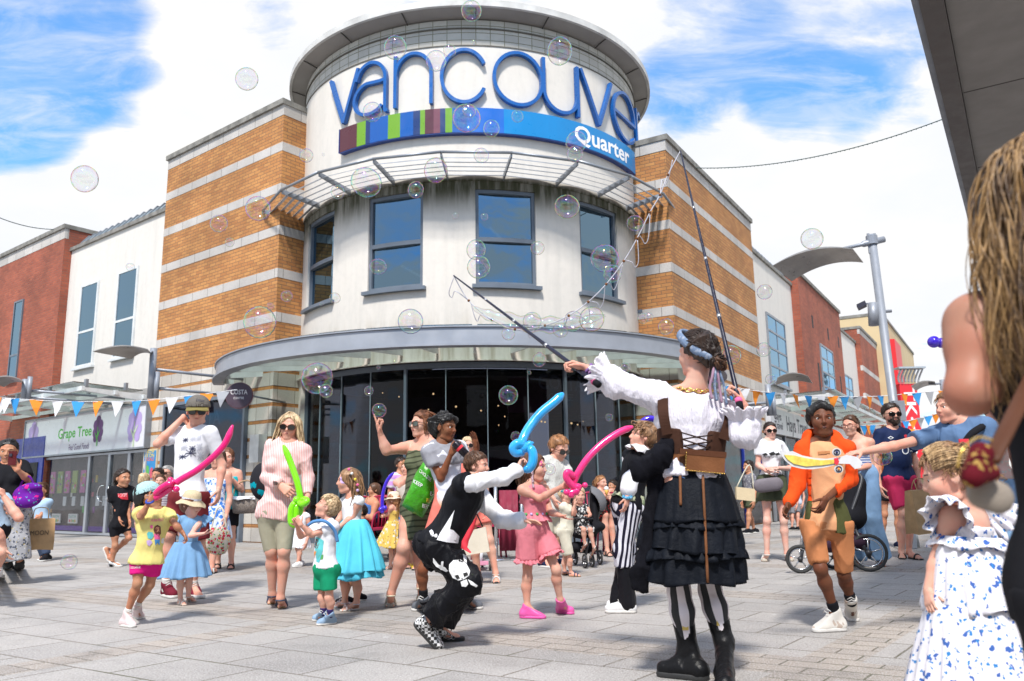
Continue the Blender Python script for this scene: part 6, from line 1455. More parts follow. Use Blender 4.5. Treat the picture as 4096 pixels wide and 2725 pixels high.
def paper_bag(c,w,h,d_,m,label,rz=.2,handle=True,txt=None,name='paper_bag'):
 e=empty(name,c,label,'bag');X=Vector((math.cos(rz),math.sin(rz),0));Yv=Vector((-math.sin(rz),math.cos(rz),0));mb=MB();c=Vector(c)
 V=[];n=8
 for z,sx,sy in ((0,1,1),(.3,1.02,.95),(.6,1,.8),(1,.98,.55)):
  for k,(a,b_) in enumerate(((-1,-1),(0,-1.06),(1,-1),(1,0),(1,1),(0,1.04),(-1,1),(-1,0))):V.append(c+X*a*w/2*sx*(.9 if k in (3,7) and z>.3 else 1)+Yv*b_*d_/2*sy+UP*(z*h+(.012 if k%2 else 0)))
 F=[(i*n+k,i*n+(k+1)%n,(i+1)*n+(k+1)%n,(i+1)*n+k) for i in range(3) for k in range(n)]+[tuple(range(n-1,-1,-1)),tuple(range(3*n,4*n))]
 meshobj('bag_body',V,F,m,e)
 for s_ in (-1,1):tube('handle',smoothpts([c+X*-.25*w+Yv*s_*d_*.25+UP*h,c+X*-.2*w+UP*(h+.12),c+X*.2*w+UP*(h+.12),c+X*.25*w+Yv*s_*d_*.25+UP*h],5),.005,m,e,6)
 if txt:V,F=text2d(txt);xm=max(v[0] for v in V);meshobj('lettering',[c+X*((v[0]/xm-.5)*w*.6)-Yv*(d_/2*1.12)+UP*(h*.5+v[1]*.05) for v in V],F,PRN['black'],e)
 return e
KRAFT=mat('kraft_paper',(.40,.25,.12),.8,.15,8,bmp=.3,bs=12,bd=.02)
q=at(190*.7973,1350+1068*.7973,9.3);paper_bag((q.x,q.y,q.z),.30,.34,.14,KRAFT,'brown paper carrier bag hanging beside the floral trousers',.5,txt='MOON')
quick('blonde haired woman seen from behind beside the shop poster',FK1,(727,715),62,(740,1105),160,'fair',('bob','blond'),(C_('pale_green',(.45,.5,.42)),.4),(C_('grey_trousers',(.2,.2,.22)),1.95),(BLC,'trainer'),.95)
quick('man in black baseball cap behind the small girl in yellow',FK1,(790,692),66,(800,1110),-20,'tan',('short','dark'),(BLC,.5),(NAV,1.95),(BLC,'trainer'),1.0)
quick('brown haired girl in striped top behind the small girl in yellow',FK1,(803,722),62,(806,1125),10,'fair',('tied','brown'),(C_('striped_grey',(.55,.5,.52),stripes=((0,0,1),.035,(.25,.2,.25),.5)),.4),(C_('jeans_dark',(.05,.07,.12)),.6),(C_('shoe_white',(.7,.7,.7)),'trainer'),.85)
quick('grey haired man in glasses just behind the white T-shirt man',FK1,(838,682),68,(850,1100),-10,'fair',('short','grey'),(C_('shirt_check',(.35,.33,.35)),.5),(NAV,1.95),(BLC,'trainer'),1.0,glasses=(M_LENS,mat('lens_brown',(.08,.03,.02),.1,0),.8))
FLB_=C_('blue_floral',(.62,.68,.78),spots=[(18,.42,(.05,.18,.55)),(30,.3,(.08,.22,.6))])
quick('woman in a blue and white floral dress behind the denim toddler',FK1,(1090,610),92,(1045,1182),-10,'fair',('long','brown'),(FLB_,None,-.03),None,(M_SAND,'sandal'),.97,1.1,skirt=(FLB_,.42,.24,'dress_skirt'))
p=quick('woman in turquoise vest and black shorts carrying a wicker basket',FK1,(1138,605),92,(1125,1160),15,'fair',('long','auburn'),(C_('turquoise',(.01,.40,.46)),None,.04),(BLC,.62,.01),(M_SANDB,'sandal'),.97,1.2,arms={'L':((1212,765,.02),(1165,712,-.12),(1145,700,-.12)),'R':((1095,740,0),(1100,830,-.05))})
WICK=mat('wicker',(.26,.22,.19),.7,.5,60,bmp=1.0,bs=160,bd=.01)
q=p.at(1233,832,-.05);e=empty('wicker_basket',(q.x,q.y,q.z-.12),'grey wicker basket with white lining on the arm of the woman in turquoise','basket')
V=[];n=32;prof=[(.10,-.13),(.135,-.12),(.155,-.02),(.165,.07),(.155,.075),(.14,.0)]
for a,z in prof:V+=[q+Vector((a*math.cos(6.2832*k/n)*1.15,a*math.sin(6.2832*k/n)*.9,z)) for k in range(n)]
V.append(q+Vector((0,0,-.13)));V.append(q+Vector((0,0,.0)))
F=[(i*n+k,i*n+(k+1)%n,(i+1)*n+(k+1)%n,(i+1)*n+k) for i in range(5) for k in range(n)]+[(6*n,(k+1)%n,k) for k in range(n)]+[(6*n+1,5*n+k,5*n+(k+1)%n) for k in range(n)]
meshobj('basket_body',V,F,WICK,e,True);tube('handle',smoothpts([q+Vector((-.17,0,.06)),q+Vector((-.14,0,.22)),q+Vector((0,0,.29)),q+Vector((.14,0,.22)),q+Vector((.17,0,.06))],6),.011,mat('cane',(.34,.23,.13),.6),e)
p.skirt(WHT,q+Vector((0,0,.09)),q+Vector((0,0,.05)),.165,.19,'lining',16,.05,flat=.78,rows=4).parent=e;bpy.data.objects[-1] if 0 else None
lin_=[o for o in bpy.data.objects if o.name.startswith('lining')][-1];lin_.location=tuple(Vector(p.e.location)-Vector(e.location))
q2=at(1095*.7973,1350+1010*.7973,8.6)
S=SDF();S.ell((0,0,.12),(.13,.06,.15),k=.03);S.cut((0,0,.24),(0,0,1));V,F=S.mesh(.008);V=folds(V,F,.012,14,3);e=empty('cloth_bag',(q2.x,q2.y,q2.z-.13),'floral cloth bag hanging in front of the two women','bag');meshobj('bag_body',V+A3(e.location),F,C_('floral_bag',(.55,.5,.42),spots=[(26,.4,(.45,.02,.06)),(34,.3,(.05,.25,.08)),(40,.24,(.7,.45,.03))]),e,True)
tube('strap',smoothpts([q2+Vector((-.08,0,.1)),q2+Vector((-.03,0,.3)),q2+Vector((.03,0,.3)),q2+Vector((.08,0,.1))],5),.008,CRM,e)
p=Person('blonde woman in tortoise sunglasses, pink striped shirt and khaki knee shorts',FK2,'fair',1.0,1.0).setY(245,1285)
p.torso((280,368),(212,745),-4,bust=.8,sw=.138)
p.arm('R',(166,560,-.02),(238,605,-.16),(290,645,-.2),curl=.7,n=(.3,.8,-.4),thumb=(0,0,1));p.arm('L',(385,560,.0),(382,665,-.08),(365,735,-.1),curl=.6)
p.leg('R',(185,960,.0),(190,1195,.1),(182,1262),(200,1225));p.leg('L',(255,960,-.05),(235,1215,.02),(255,1288),(225,1245))
p.head(285,284,140,2,-6,5,glasses=(M_TORT,M_LENS,1.12),brow=HR['lbrown']);p.hair('long',HR['blond'],6,part=1,face=(.29,.40,.50))
for s_ in (-1,1):
 p.locks([[p.q(.05*s_,.1,.50),p.q(.30*s_,.15,.25),p.q(.40*s_,.10,-.2),p.q(.52*s_,.12,-.75),p.q(.58*s_,.1,-1.3)],[p.q(.02*s_,-.1,.52),p.q(.36*s_,-.05,.2),p.q(.42*s_,-.1,-.3),p.q(.50*s_,-.1,-.8),p.q(.48*s_,-.1,-1.25)]],90,.0075,spread=.016,seed=s_+3,steps=16)
PSH=C_('pink_stripe_shirt',(.72,.36,.34),stripes=((1,.25,0),.014,(.74,.62,.60),.45));sh=p.top(PSH,sleeve=1.88,hem=.06,off=.022,fold=.014,vneck=.14,neck=.07,sl_loose=1.0,vert=.6)
tube('button_placket',[tuple(Vector(p.N)+Vector(p.f)*(.15)-Vector(p.up)*k*.08*.98) for k in range(2,6)],.006,WHT,p.e) if 0 else None
p.bottom(C_('khaki',(.33,.31,.23)),length=1.0,off=.012,flare=.0,fold=.007)
p.top(C_('teal_vest',(.01,.16,.20)),'vest',sleeve=None,hem=.075,off=.018,cutup=.46,straps=None) if 0 else None
p.shoes(mat('sandal_navy',(.03,.04,.08),.5),'sandal',sole=M_COR);p.done()
bp=empty('backpack',p.at(125,590,.25),'small dark backpack with teal pocket behind the blonde woman','backpack');S=SDF();c=A3(p.at(140,580,.16));S.ell(c,(.11,.08,.16),k=.03);V,F=S.mesh(.009);meshobj('bag_body',V,F,C_('bag_black_teal',(.02,.02,.025),spots=[(9,.3,(.0,.3,.38))]),bp,True);tube('strap',smoothpts([c+(.03,-.02,.14),A3(p.sh['R'])+(0,.05,.08),A3(p.sh['R'])+(.03,-.05,.06)],5),.014,BLC,bp)
balloon([(250,382,-.28),(290,480,-.28),(330,600,-.30),(345,700,-.3),(335,770,-.3)],FK2,p.Y,B_GRN,'lime green balloon sword held between the blonde woman and the small boy',[(322,682,-.33,1.1),(330,695,-.31,.9)],.026,[[(330,690,-.33),(355,705,-.36),(378,690,-.36),(368,680,-.33),(335,688,-.30)],[(318,690,-.33),(295,730,-.34),(292,800,-.34),(312,815,-.33),(320,760,-.33),(322,700,-.33)]])
p=Person('small blond boy in white T-shirt with dinosaur print and green shorts',FK2,'fair',.60,1.1).setY(480,1368)
p.torso((492,800),(480,1050),-48,belly=1.15)
p.arm('L',(405,872,-.08),(345,818,-.14),(318,778,-.14),hs=.54,curl=.8,n=(.2,.5,0),thumb=(0,0,1));p.arm('R',(345,880,.0),(325,822,-.1),(312,788,-.12),hs=.54,curl=.8)
p.leg('R',(462,1215,.02),(470,1290,.04),(415,1345),(475,1330));p.leg('L',(500,1215,-.03),(507,1300,.0),(432,1368),(535,1358))
p.head(488,722,125,-78,24,cheeks=1.1,nose=.75);p.hair('short',HR['blond'],2,vol=1.3)
sh=p.top(WHT,sleeve=.5,hem=.0,off=.026,fold=.008);p.bottom(C_('green_shorts',(.01,.27,.13)),length=.72,off=.026,flare=.02,fold=.008)
for pts,c in (([(395,890),(440,885),(470,905),(465,960),(445,1025),(400,1010),(398,950)],'teal'),([(410,900),(435,895),(450,930),(430,950),(412,930)],'brown'),([(405,950),(430,960),(420,1000),(405,990)],'orange'),([(440,985),(468,980),(466,1005),(445,1008)],'green')):decal_poly(p,sh,pts,PRN[c])
tube('bib_cord',smoothpts([p.at(385,820,-.1),p.at(420,800,-.12),p.at(480,800,-.14),p.at(530,850,-.1),p.at(545,910,-.08)],5),.012,C_('cord_blue',(.1,.25,.5)),p.e)
p.shoes(C_('denim_shoe',(.25,.36,.50)),sock=(C_('sock_navy',(.04,.03,.12)),.3));p.done()
p=Person('girl with face paint, long brown hair, white top and turquoise tulle skirt',FK2,'fair',.74,.9).setY(600,1288)
p.torso((622,665),(632,865),-45)
p.arm('L',(628,775,-.06),(548,835,-.1),(505,850,-.12),hs=.62);p.arm('R',(560,780,.06),(530,830,.02),hs=.62)
p.leg('R',(585,1130,.0),(585,1235,.04),(532,1272),(600,1258));p.leg('L',(650,1130,.0),(650,1240,.0),(560,1292),(662,1280))
p.head(603,580,130,-72,0,cheeks=1.05,nose=.8);p.hair('long',HR['lbrown'],7)
p.locks([[p.q(-.1,-.2,.45),p.q(-.2,-.45,.1),p.q(-.25,-.5,-.5),p.q(-.3,-.45,-1.2)],[p.q(-.34,-.0,.2),p.q(-.4,-.15,-.2),p.q(-.4,-.25,-.7),p.q(-.35,-.3,-1.1)]],110,.006,spread=.02,seed=5,wave=.02)
sh=p.top(WHT,sleeve=.14,hem=-.10,off=.016,fold=.006,neck=.085)
TUL=C_('tulle',(.09,.50,.66),.7,.1);p.skirt(TUL,on(p.P,(0,0,.10)),p.at(640,1105,0),.105,.245,pleats=19,amp=.05,curve=.7);p.skirt(TUL,on(p.P,(0,0,.11)),p.at(640,1070,0),.11,.255,name='overskirt',pleats=16,amp=.07,curve=.6)
for x,y,c in ((608,515,'pink'),(624,538,'white'),(642,570,'yellow'),(655,600,'pink'),(655,630,'lilac')):V,F=sphere_vf(p.at(x,y,-.11),.012,8,6);MB().add(V,F).build('hair_bobble',PRN[c],p.e,True)
p.shoes(mat('sandal_pastel',(.6,.5,.5),.5,.3,30),'sandal',sole=M_SOLE);p.done();tut=p
for pts,c in (([(560,560),(575,548),(592,552),(596,572),(585,592),(566,592),(558,578)],'lilac'),([(568,560),(580,556),(586,570),(574,580)],'blue'),([(572,564),(580,562),(580,572)],'white')):decal_poly(p,p.body,pts,PRN[c],'face_paint',.002)
quick('child in white dress hidden behind the dinosaur T-shirt boy',FK2,(350,700),90,(335,1045),-30,'fair',('long','brown'),(WHT,.1,-.02),None,(C_('shoe_white',(.7,.7,.7)),'trainer'),.66,skirt=(WHT,.4,.22))
quick('dark haired child holding an orange toy behind the turquoise tutu girl',FK2,(668,750),75,(625,1240),-60,'tan',('short','dark'),(BLC,.4),(NAV,.8),(BLC,'trainer'),.6)
p=Person('woman in patterned olive dress and round sunglasses pointing at a bubble',FK2,'fair',1.0,1.08).setY(830,1276)
k5=conv(FK5,FK2)
p.torso(k5(525,345),k5(470,900),-28,bust=1.0,hw=.08)
p.arm('R',k5(200,425,-.1),k5(152,290,-.12),k5(120,200,-.12),n=(1,.2,0),thumb=(.6,0,1),curl=[0,.95,.95,.95],hs=1.0,r=1.1);p.arm('L',k5(655,560,.02),k5(600,620,-.1),k5(560,640,-.1),hs=.9)
p.leg('R',(908,940,-.08),(838,1190,.0),(828,1278),(842,1240),r=1.08);p.leg('L',(980,950,.05),(1000,1150,.1),(1012,1250),(1000,1225))
x,y=k5(492,208);p.head(x,y,138,-48,2,glasses=(M_TORT,mat('lens_green',(.05,.07,.06),.05,0,spec=.9),1.15),smile=2,mouth=1.0);p.hair('tied',HR['auburn'],6)
p.locks([[p.q(-.1,-.1,.48),p.q(-.2,-.5,.3),p.q(-.15,-.62,.0),p.q(-.1,-.55,-.3)]],50,.007,spread=.025,wave=.02);p.locks([[p.q(-.3,.1,.2),p.q(-.36,.05,-.1),p.q(-.34,.0,-.45)]],14,.006,spread=.012)
DRS=C_('olive_zigzag',(.115,.125,.075),stripes=((0,.3,1),.045,(.045,.05,.03),.3));sh=p.top(DRS,'dress',sleeve=None,hem=.26,off=.012,straps=.085,neck=.11,cutup=.09,fold=.006)
p.shoes(mat('sandal_gold',(.55,.48,.36),.4),'sandal',sole=mat('platform',(.45,.40,.33),.8,.2,50),h=3.0);p.done();pointer=p
gb=empty('carrier_bag',p.at(*k5(500,980),-.3),'bright green plastic carrier bag with white lettering on the pointing woman arm','bag')
GB=mat('green_plastic',(.045,.30,.008),.3,.15,8,bmp=.8,bs=9,bd=.03);Yb=p.Y-.30
pts=[(548,470),(600,565),(628,690),(600,790),(560,860),(495,985),(420,945),(328,885),(350,830),(400,720),(440,620),(500,530)]
V=[];n=len(pts);cx,cy=490,760
for o_,sc_ in ((-.02,1.0),(-.07,.8),(-.085,.4)):V+=[at(1450+(cx+(a-cx)*sc_)*.4783,1600+(cy+(b-cy)*sc_)*.4783,Yb+o_+.012*math.sin(i*2.3+o_*40)) for i,(a,b) in enumerate(pts)]
V+=[v+Vector((0,.10,0)) for v in V[:n]];V.append(at(1450+cx*.4783,1600+cy*.4783,Yb-.09))
F=[(a*n+k,a*n+(k+1)%n,(a+1)*n+(k+1)%n,(a+1)*n+k) for a in range(2) for k in range(n)]+[(2*n+k,2*n+(k+1)%n,4*n) for k in range(n)]+[(k,3*n+k,3*n+(k+1)%n,(k+1)%n) for k in range(n)]+[tuple(3*n+k for k in range(n))]
bo=meshobj('bag_body',V,F,GB,gb,True);p.fr=FK5
tube('strap',smoothpts([at(1450+545*.4783,1600+480*.4783,Yb-.02),at(1450+560*.4783,1600+440*.4783,Yb),at(1450+590*.4783,1600+520*.4783,Yb+.02)],4),.008,GB,gb)
for w_,x,y,wd_,ang in (('CHOOSE',470,600,130,40),('KEEP',420,690,90,30),('EAT',565,800,50,10),('RE-USE',532,855,80,12),('REPEAT',498,900,90,14)):
 V,F=text2d(w_,bold=True);xm=max(v[0] for v in V);ca,sa=math.cos(R(ang)),math.sin(R(ang));h=34
 decal(p,bo,[(x+v[0]/xm*wd_*ca+v[1]*h*sa*.4,y+v[0]/xm*wd_*sa-v[1]*h*ca) for v in V],F,PRN['white'] if w_!='RE-USE' else PRN['yellow'],'lettering',.006,bo)
p.fr=FK2
p=Person('boy with short black curls in dip dyed T-shirt drinking from a can',FK5,'brown',.86,.85,Y=6.25).setY(0,0)
p.torso((672,372),(735,880),30)
p.arm('R',(655,655,-.10),(742,445,-.16),(800,365,-.2),n=(.3,.6,0),thumb=(0,0,1),curl=.75,hs=.8);p.arm('L',(900,560,.1),(955,410,.05),(925,270,.02),n=(-.6,-.6,0),thumb=(1,0,.2),curl=.12,hs=.8)
c2=conv(FK2,FK5)
p.leg('R',c2(1010,1060,-.02),c2(1015,1215,.05),c2(962,1290),c2(1030,1270));p.leg('L',c2(1180,1080,.0),c2(1250,1210,.1),c2(1305,1278),c2(1230,1275))
p.head(690,235,222,62,-4,lip='d',mouth=.8);p.hair('afro',HR['black'],5,bumpy=.05,vol=1.0)
DIP=C_('dip_dye',(.62,.63,.70),dip=(.78,.90,(.70,.30,.05)));sh=p.top(DIP,sleeve=.5,hem=.03,off=.026,fold=.011)
p.top(C_('yoke_grey',(.27,.27,.30)),'yoke',sleeve=.52,hem=-.36,off=.031,fold=.011,seed=len(p.label));p.bottom(C_('coral',(.68,.18,.14)),length=.6,off=.026,flare=.02)
p.shoes(C_('grey_clog',(.13,.14,.16)),sock=(BLC,.3));p.done()
q=p.at(822,412,-.2);e=empty('drink_can',q,'dark drink can held by the boy in the dip dyed shirt','can');d=(p.at(860,450,-.2)-p.at(780,370,-.2)).normalized();MB().tube([q-d*.07,q-d*.062,q+d*.062,q+d*.07],[.026,.031,.031,.026],20).build('can_body',mat('can_black',(.02,.015,.02),.25,.2,30,.5),e,True);MB().tube([q-d*.02,q-d*.0],.0315,20).build('label_band',PRN['red'],e)
quick('blonde woman in sunglasses with cream handbag near the scooter',FK5,(882,385),140,(1040,1425),5,'fair',('bob','blond'),(C_('coral',(.68,.18,.14)),.2),(C_('coral',(.68,.18,.14)),.5),(M_SAND,'sandal'),.97,Y=8.6,glasses=(M_LENS,M_LENS,1.05))
hb=at(1450+940*.4783,1600+1190*.4783,8.3);e=empty('handbag',(hb.x,hb.y,hb.z-.15),'cream handbag hanging at the hip of the blonde woman in sunglasses','handbag');MB().hexa([hb+Vector(v) for v in ((-.13,-.05,-.13),(.15,-.05,-.09),(.15,.05,-.09),(-.13,.05,-.13),(-.10,-.03,.10),(.11,-.03,.15),(.11,.03,.15),(-.10,.03,.10))]).build('bag_body',C_('cream_leather',(.60,.54,.44),.5),e);tube('strap',smoothpts([hb+Vector((-.03,0,.12)),hb+Vector((0,0,.3)),hb+Vector((.08,0,.15))],5),.007,BLC,e)
sc=gnd(1450+990*.4783,1600+1430*.4783);sY=sc.y;e=empty('kick_scooter',(sc.x,sY,0),'pink and white child kick scooter with stickers on its stem','scooter')
T_=at(1450+1020*.4783,1600+980*.4783,sY)
MB().tube([(sc.x,sY,.09),(sc.x+.01,sY,.2),(sc.x+.012,sY,.21),(T_.x,sY,T_.z)],[.02,.02,.014,.014],10).build('stem',C_('stem_white',(.6,.6,.62),.4),e,True)
for k,c in enumerate(('red','blue','pink','teal')):z=.3+k*.1;MB().tube([(sc.x+.02+(T_.x-sc.x)*z,sY,z),(sc.x+.02+(T_.x-sc.x)*(z+.04),sY,z+.04)],.0155,10).build('sticker',PRN[c],e,True)
MB().tube([(T_.x-.13,sY,T_.z),(T_.x+.13,sY,T_.z)],.014,8).build('handlebar',BLC,e,True)
MB().box((sc.x,sY+.2,.07),.11,.42,.02).build('deck',C_('deck_pink',(.7,.3,.42),.5),e)
MB().box((sc.x,sY,.09),.18,.07,.04).build('fork',C_('deck_pink',(.7,.3,.42),.5),e)
for dx,dy in ((-.11,0),(.11,0),(0,.44)):MB().tube([(sc.x+dx-.014,sY+dy,.055),(sc.x+dx+.014,sY+dy,.055)],.055,20).build('wheel',mat('wheel_grey',(.05,.045,.04),.6),e,True)
YF=C_('yellow_floral',(.62,.42,.10),spots=[(20,.30,(.6,.58,.52)),(30,.2,(.15,.10,.06))])
p=Person('little girl in cream hat and yellow floral dress with her back to us',FK5,'fair',.58,1.0).setY(225,1420)
p.torso((268,880),(262,1060),-110);p.arm('L',(215,960,-.05),(180,965,-.1),(165,930,-.1),hs=.5,curl=.8,n=(1,0,0));p.arm('R',(260,960,.08),(190,970,.03),hs=.5)
p.leg('L',(240,1270,-.02),(232,1390,.0),(175,1422),(235,1418));p.leg('R',(285,1265,.05),(270,1370,.05),(230,1400),(280,1398));p.head(250,840,120,-95,0);p.hair('long',HR['ginger'],3)
p.locks([[p.q(0,-.4,.2),p.q(0,-.5,-.3),p.q(0,-.48,-.9)]],60,.006,spread=.03)
p.top(YF,'dress_top',sleeve=None,hem=-.05,off=.012,straps=.08,cutup=.1);p.skirt(YF,on(p.P,(0,0,.07)),p.at(240,1230,0),.10,.21,'skirt',11,.08);p.shoes(mat('sandal_pastel',(.6,.5,.5),.5,.3,30),'sandal',sole=M_SOLE);p.done();brim_hat(p,mat('felt_cream',(.62,.52,.40),.9,.1),r=.58,droop=.02)
balloon([(262,605,-.1),(205,680,-.1),(172,780,-.1),(165,870,-.1),(172,905,-.1)],FK5,p.Y,B_PUR,'thin purple balloon sword held by the girl in the cream hat',[(155,915,-.12,1.5),(185,905,-.12,1.5),(165,935,-.12,1.1)],.022)
quick('man in navy cap and lilac striped shirt behind the cream hat girl',FK5,(325,545),120,(330,1330),40,'tan',('short','dark'),(C_('lilac_stripe',(.55,.28,.62),stripes=((0,0,1),.09,(.62,.6,.66),.35)),.5),(C_('jeans_dark',(.05,.07,.12)),1.95),(NAV,'trainer'),1.0)
quick('red haired woman with a smart watch and yellow flip flops',FK5,(368,570),120,(430,1412),-20,'fair',('long','ginger'),(C_('cream_top',(.5,.45,.4)),None),None,(PRN['yellow'],'sandal'),.95,1.1,arms={'R':((320,720,-.05),(385,640,-.12),(395,600,-.12))},skirt=(C_('patterned_skirt',(.55,.3,.35),stripes=((.3,0,1),.08,(.1,.2,.4),.4)),.5,.25))
def seated(label,fr,hd,hpx,pel,knee,foot,yaw,skin,hair,top_,bot,b=.95,Y=None,glasses=None,wr=None,skirt=None,group=None):
 P=Person(label,fr,skin,b,1.1,Y,group).setY(*foot);nk=(hd[0],hd[1]+hpx*.62);P.torso(nk,pel,yaw);r=Vector(P.r);f=Vector(P.f)
 for sd_,k in (('R',1),('L',-1)):
  e_=Vector(P.sh[sd_])+r*.04*k-UP*.22*b+f*.08;w_=e_+f*.2*b+UP*.02-r*.05*k
  if wr and sd_ in wr:P.arm(sd_,*wr[sd_])
  else:P.arm(sd_,(*tocrop(P,e_),e_.y-P.Y),(*tocrop(P,w_),w_.y-P.Y))
  kn=P.at(*knee)+r*.07*k;an=P.at(*foot);an=Vector((kn.x+f.x*.02,kn.y+f.y*.02,.085*b));t_=Vector((an.x,an.y,0))+f*.14
  P.leg(sd_,(*tocrop(P,kn),kn.y-P.Y),(*tocrop(P,an),an.y-P.Y),tocrop(P,t_),tocrop(P,t_-f*.25))
 P.head(hd[0],hd[1],hpx,yaw,glasses=glasses);P.hair(hair[0],HR[hair[1]],4);P.top(top_[0],sleeve=top_[1],hem=.03,straps=.09 if top_[1] is None else None,cutup=.10 if top_[1] is None else None,off=.014)
 P.bottom(bot[0],length=bot[1],off=.016);P.shoes(M_SANDB,'sandal');P.done();return P
seated('seated cafe customer in blue vest behind the turquoise tutu',FK5,(95,755),110,(40,960),(-10,985),(-10,1190),-60,'tan',('bob','brown'),(C_('blue_vest',(.05,.12,.30)),None),(NAV,1.9),Y=11.3)
seated('seated cafe customer with grey curls at the left end of the terrace',FK5,(-60,735),110,(-60,960),(-90,985),(-90,1190),10,'fair',('afro','grey'),(C_('grey_top',(.2,.2,.23)),.5),(NAV,1.9),Y=12.4)
p=Person('boy in black pirate vest, white puffed sleeves and skull trousers lunging with a blue balloon',FK5,'fair',.86,1.0,Y=5.05)
p.Y=5.05;k2=conv(FK2,FK5)
p.torso((925,680),(655,1215),72,sw=.14,kk=.05)
p.arm('R',(1175,650,-.20),(1292,585,-.16),(1330,500,-.12),n=(1,.1,0),thumb=(0,.6,.6),curl=1.0,hs=.72);p.arm('L',(1160,1000,.06),(1325,1015,.05),(1490,1010,.04),n=(0,-.3,-1),thumb=(.2,-1,.3),curl=.25,hs=.75)
p.leg('R',k2(1265,1130,-.12),k2(1030,1345,-.04),k2(1062,1468),k2(1000,1400),ground=False);p.leg('L',k2(1235,1150,.12),k2(1110,1385,.1),k2(1190,1450),k2(1095,1452))
p.head(962,555,215,72,-2,cheeks=1.05,nose=.8);p.hair('short',HR['brown'],8,vol=1.0,bumpy=.02)
PBL=C_('pirate_black',(.006,.0065,.009),.55,bd=.002);p.top(WHT,sleeve=1.86,hem=-.04,off=.022,fold=.011,sl_loose=1.15,cuff=.006,name='white_shirt',vert=.7)
vest=p.top(PBL,'vest',sleeve=.05,hem=.03,off=.050,fold=.007,seed=2,neck=.09)
tr=p.bottom(C_('satin_black',(.006,.006,.008),.42,bd=.003),'trousers',1.88,off=.034,flare=.03,fold=.022,ff=13)
S=SDF();S.cone(p.P+p.up*.055,p.P+p.up*.085,.150*.86,.146*.86,flat=(p.pf,.76));S.cut(p.P+p.up*.10,p.up);S.cut(p.P+p.up*.045,-p.up);p._mesh(S,'sash',PRN['red'],.006,.003)
V,F=[],[];
for i,(x,y,dx) in enumerate(((950,990,8),(905,1090,26),(860,1180,30),(850,1240,26),(905,1282,6))):
 a=p.at(x-dx,y,-.16);b_=p.at(x+dx,y-6,-.15);V+=[a,b_,b_+Vector((0,.012,0)),a+Vector((0,.012,0))]
F=[(4*i+j,4*i+4+j,4*i+4+(j+1)%4,4*i+(j+1)%4) for i in range(4) for j in range(4)]+[(3,2,1,0),(16,17,18,19)]
meshobj('sash_tail',V,F,PRN['red'],p.e,True)
decal_poly(p,vest,[(770,920),(720,1000),(650,1110),(620,1170),(700,1190),(800,1200),(810,1140),(760,1090),(715,1075),(745,1000)],WHT,'shirt_front',.006)
SKL=PRN['white']
for pts in ([(760,1340),(820,1335),(870,1370),(900,1430),(890,1470),(850,1500),(800,1510),(755,1490),(722,1430),(725,1375)],[(820,1520),(870,1500),(885,1540),(865,1565),(830,1560)],[(590,1320),(600,1345),(640,1380),(690,1400),(715,1430),(700,1440),(660,1420),(615,1395),(590,1360)],[(840,1290),(870,1300),(872,1365),(850,1350)],[(880,1500),(920,1520),(965,1555),(950,1568),(905,1545)],[(660,1350),(678,1352),(670,1425),(650,1420)]):decal_poly(p,tr,pts,SKL,'skull_print',.004)
for pts in ([(770,1470),(800,1462),(815,1490),(790,1500)],[(840,1450),(875,1440),(885,1465),(850,1480)],[(825,1490),(836,1486),(838,1505)]):decal_poly(p,tr,pts,PRN['black'],'skull_print',.008)
m,t,q_=newmat('checker');g=t.add('ShaderNodeTexCoord').outputs['Object'];ch=t.add('ShaderNodeTexChecker');t.l.new(g,ch.inputs[0]);ch.inputs['Scale'].default_value=55;ch.inputs[1].default_value=(.7,.7,.7,1);ch.inputs[2].default_value=(.01,.01,.01,1);t.l.new(ch.outputs[0],q_.inputs['Base Color'])
p.shoes(m,sole=M_SOLEB,straps=BLC);p.done();W_=p.arms['R'][2]
tube('wristband',[tuple(W_+np.array((math.cos(a)*.016-.01,math.sin(a)*.03,math.sin(a+1)*.028-.012))) for a in np.linspace(0,6.283,14,endpoint=False)],.013,C_('sequin_blue',(.05,.12,.5),.2,spots=[(60,.5,(.3,.4,.7))]),p.e,6,True,True)
balloon([(1680,-55,.05),(1600,20,.03),(1490,110,.0),(1400,220,-.04),(1345,320,-.08),(1325,400,-.1),(1320,470,-.12)],FK5,p.Y,B_BLU,'sky blue balloon sword raised by the lunging pirate boy',[(1395,372,-.1,.8),(1420,362,-.1,.35),(1350,400,-.12,1.2)],.029,[[(1350,385,-.12),(1300,365,-.14),(1262,400,-.14),(1285,440,-.13),(1345,425,-.12)],[(1390,385,-.12),(1425,450,-.13),(1420,530,-.13),(1385,575,-.12),(1350,560,-.12)]])
p=Person('girl with a plait in pink cotton top and frilled shorts holding a pink balloon',FK3,'fair',.76,.95).setY(240,1300)
p.torso((248,728),(252,915),42)
p.arm('R',(275,792,-.12),(368,742,-.18),(408,735,-.18),hs=.64,curl=.9,n=(.3,.8,0),thumb=(0,0,1));p.arm('L',(318,848,.0),(358,862,-.08),(408,885,-.1),hs=.64,curl=.2,n=(0,0,1),thumb=(.6,-.6,0))
p.leg('R',(222,1130,-.0),(222,1245,.0),(282,1302),(212,1300));p.leg('L',(345,1095,-.02),(362,1220,.04),(418,1285),(352,1278))
p.head(252,660,118,68,-2,cheeks=1.08,nose=.75,smile=1);p.hair('long',HR['brown'],9)
p.locks([[p.q(-.05,-.2,.4),p.q(-.1,-.46,0),p.q(-.1,-.5,-.5),p.q(-.1,-.5,-.95)],[p.q(.3,-.1,.2),p.q(.40,-.2,-.1),p.q(.42,-.3,-.6)]],80,.006,spread=.018,seed=3)
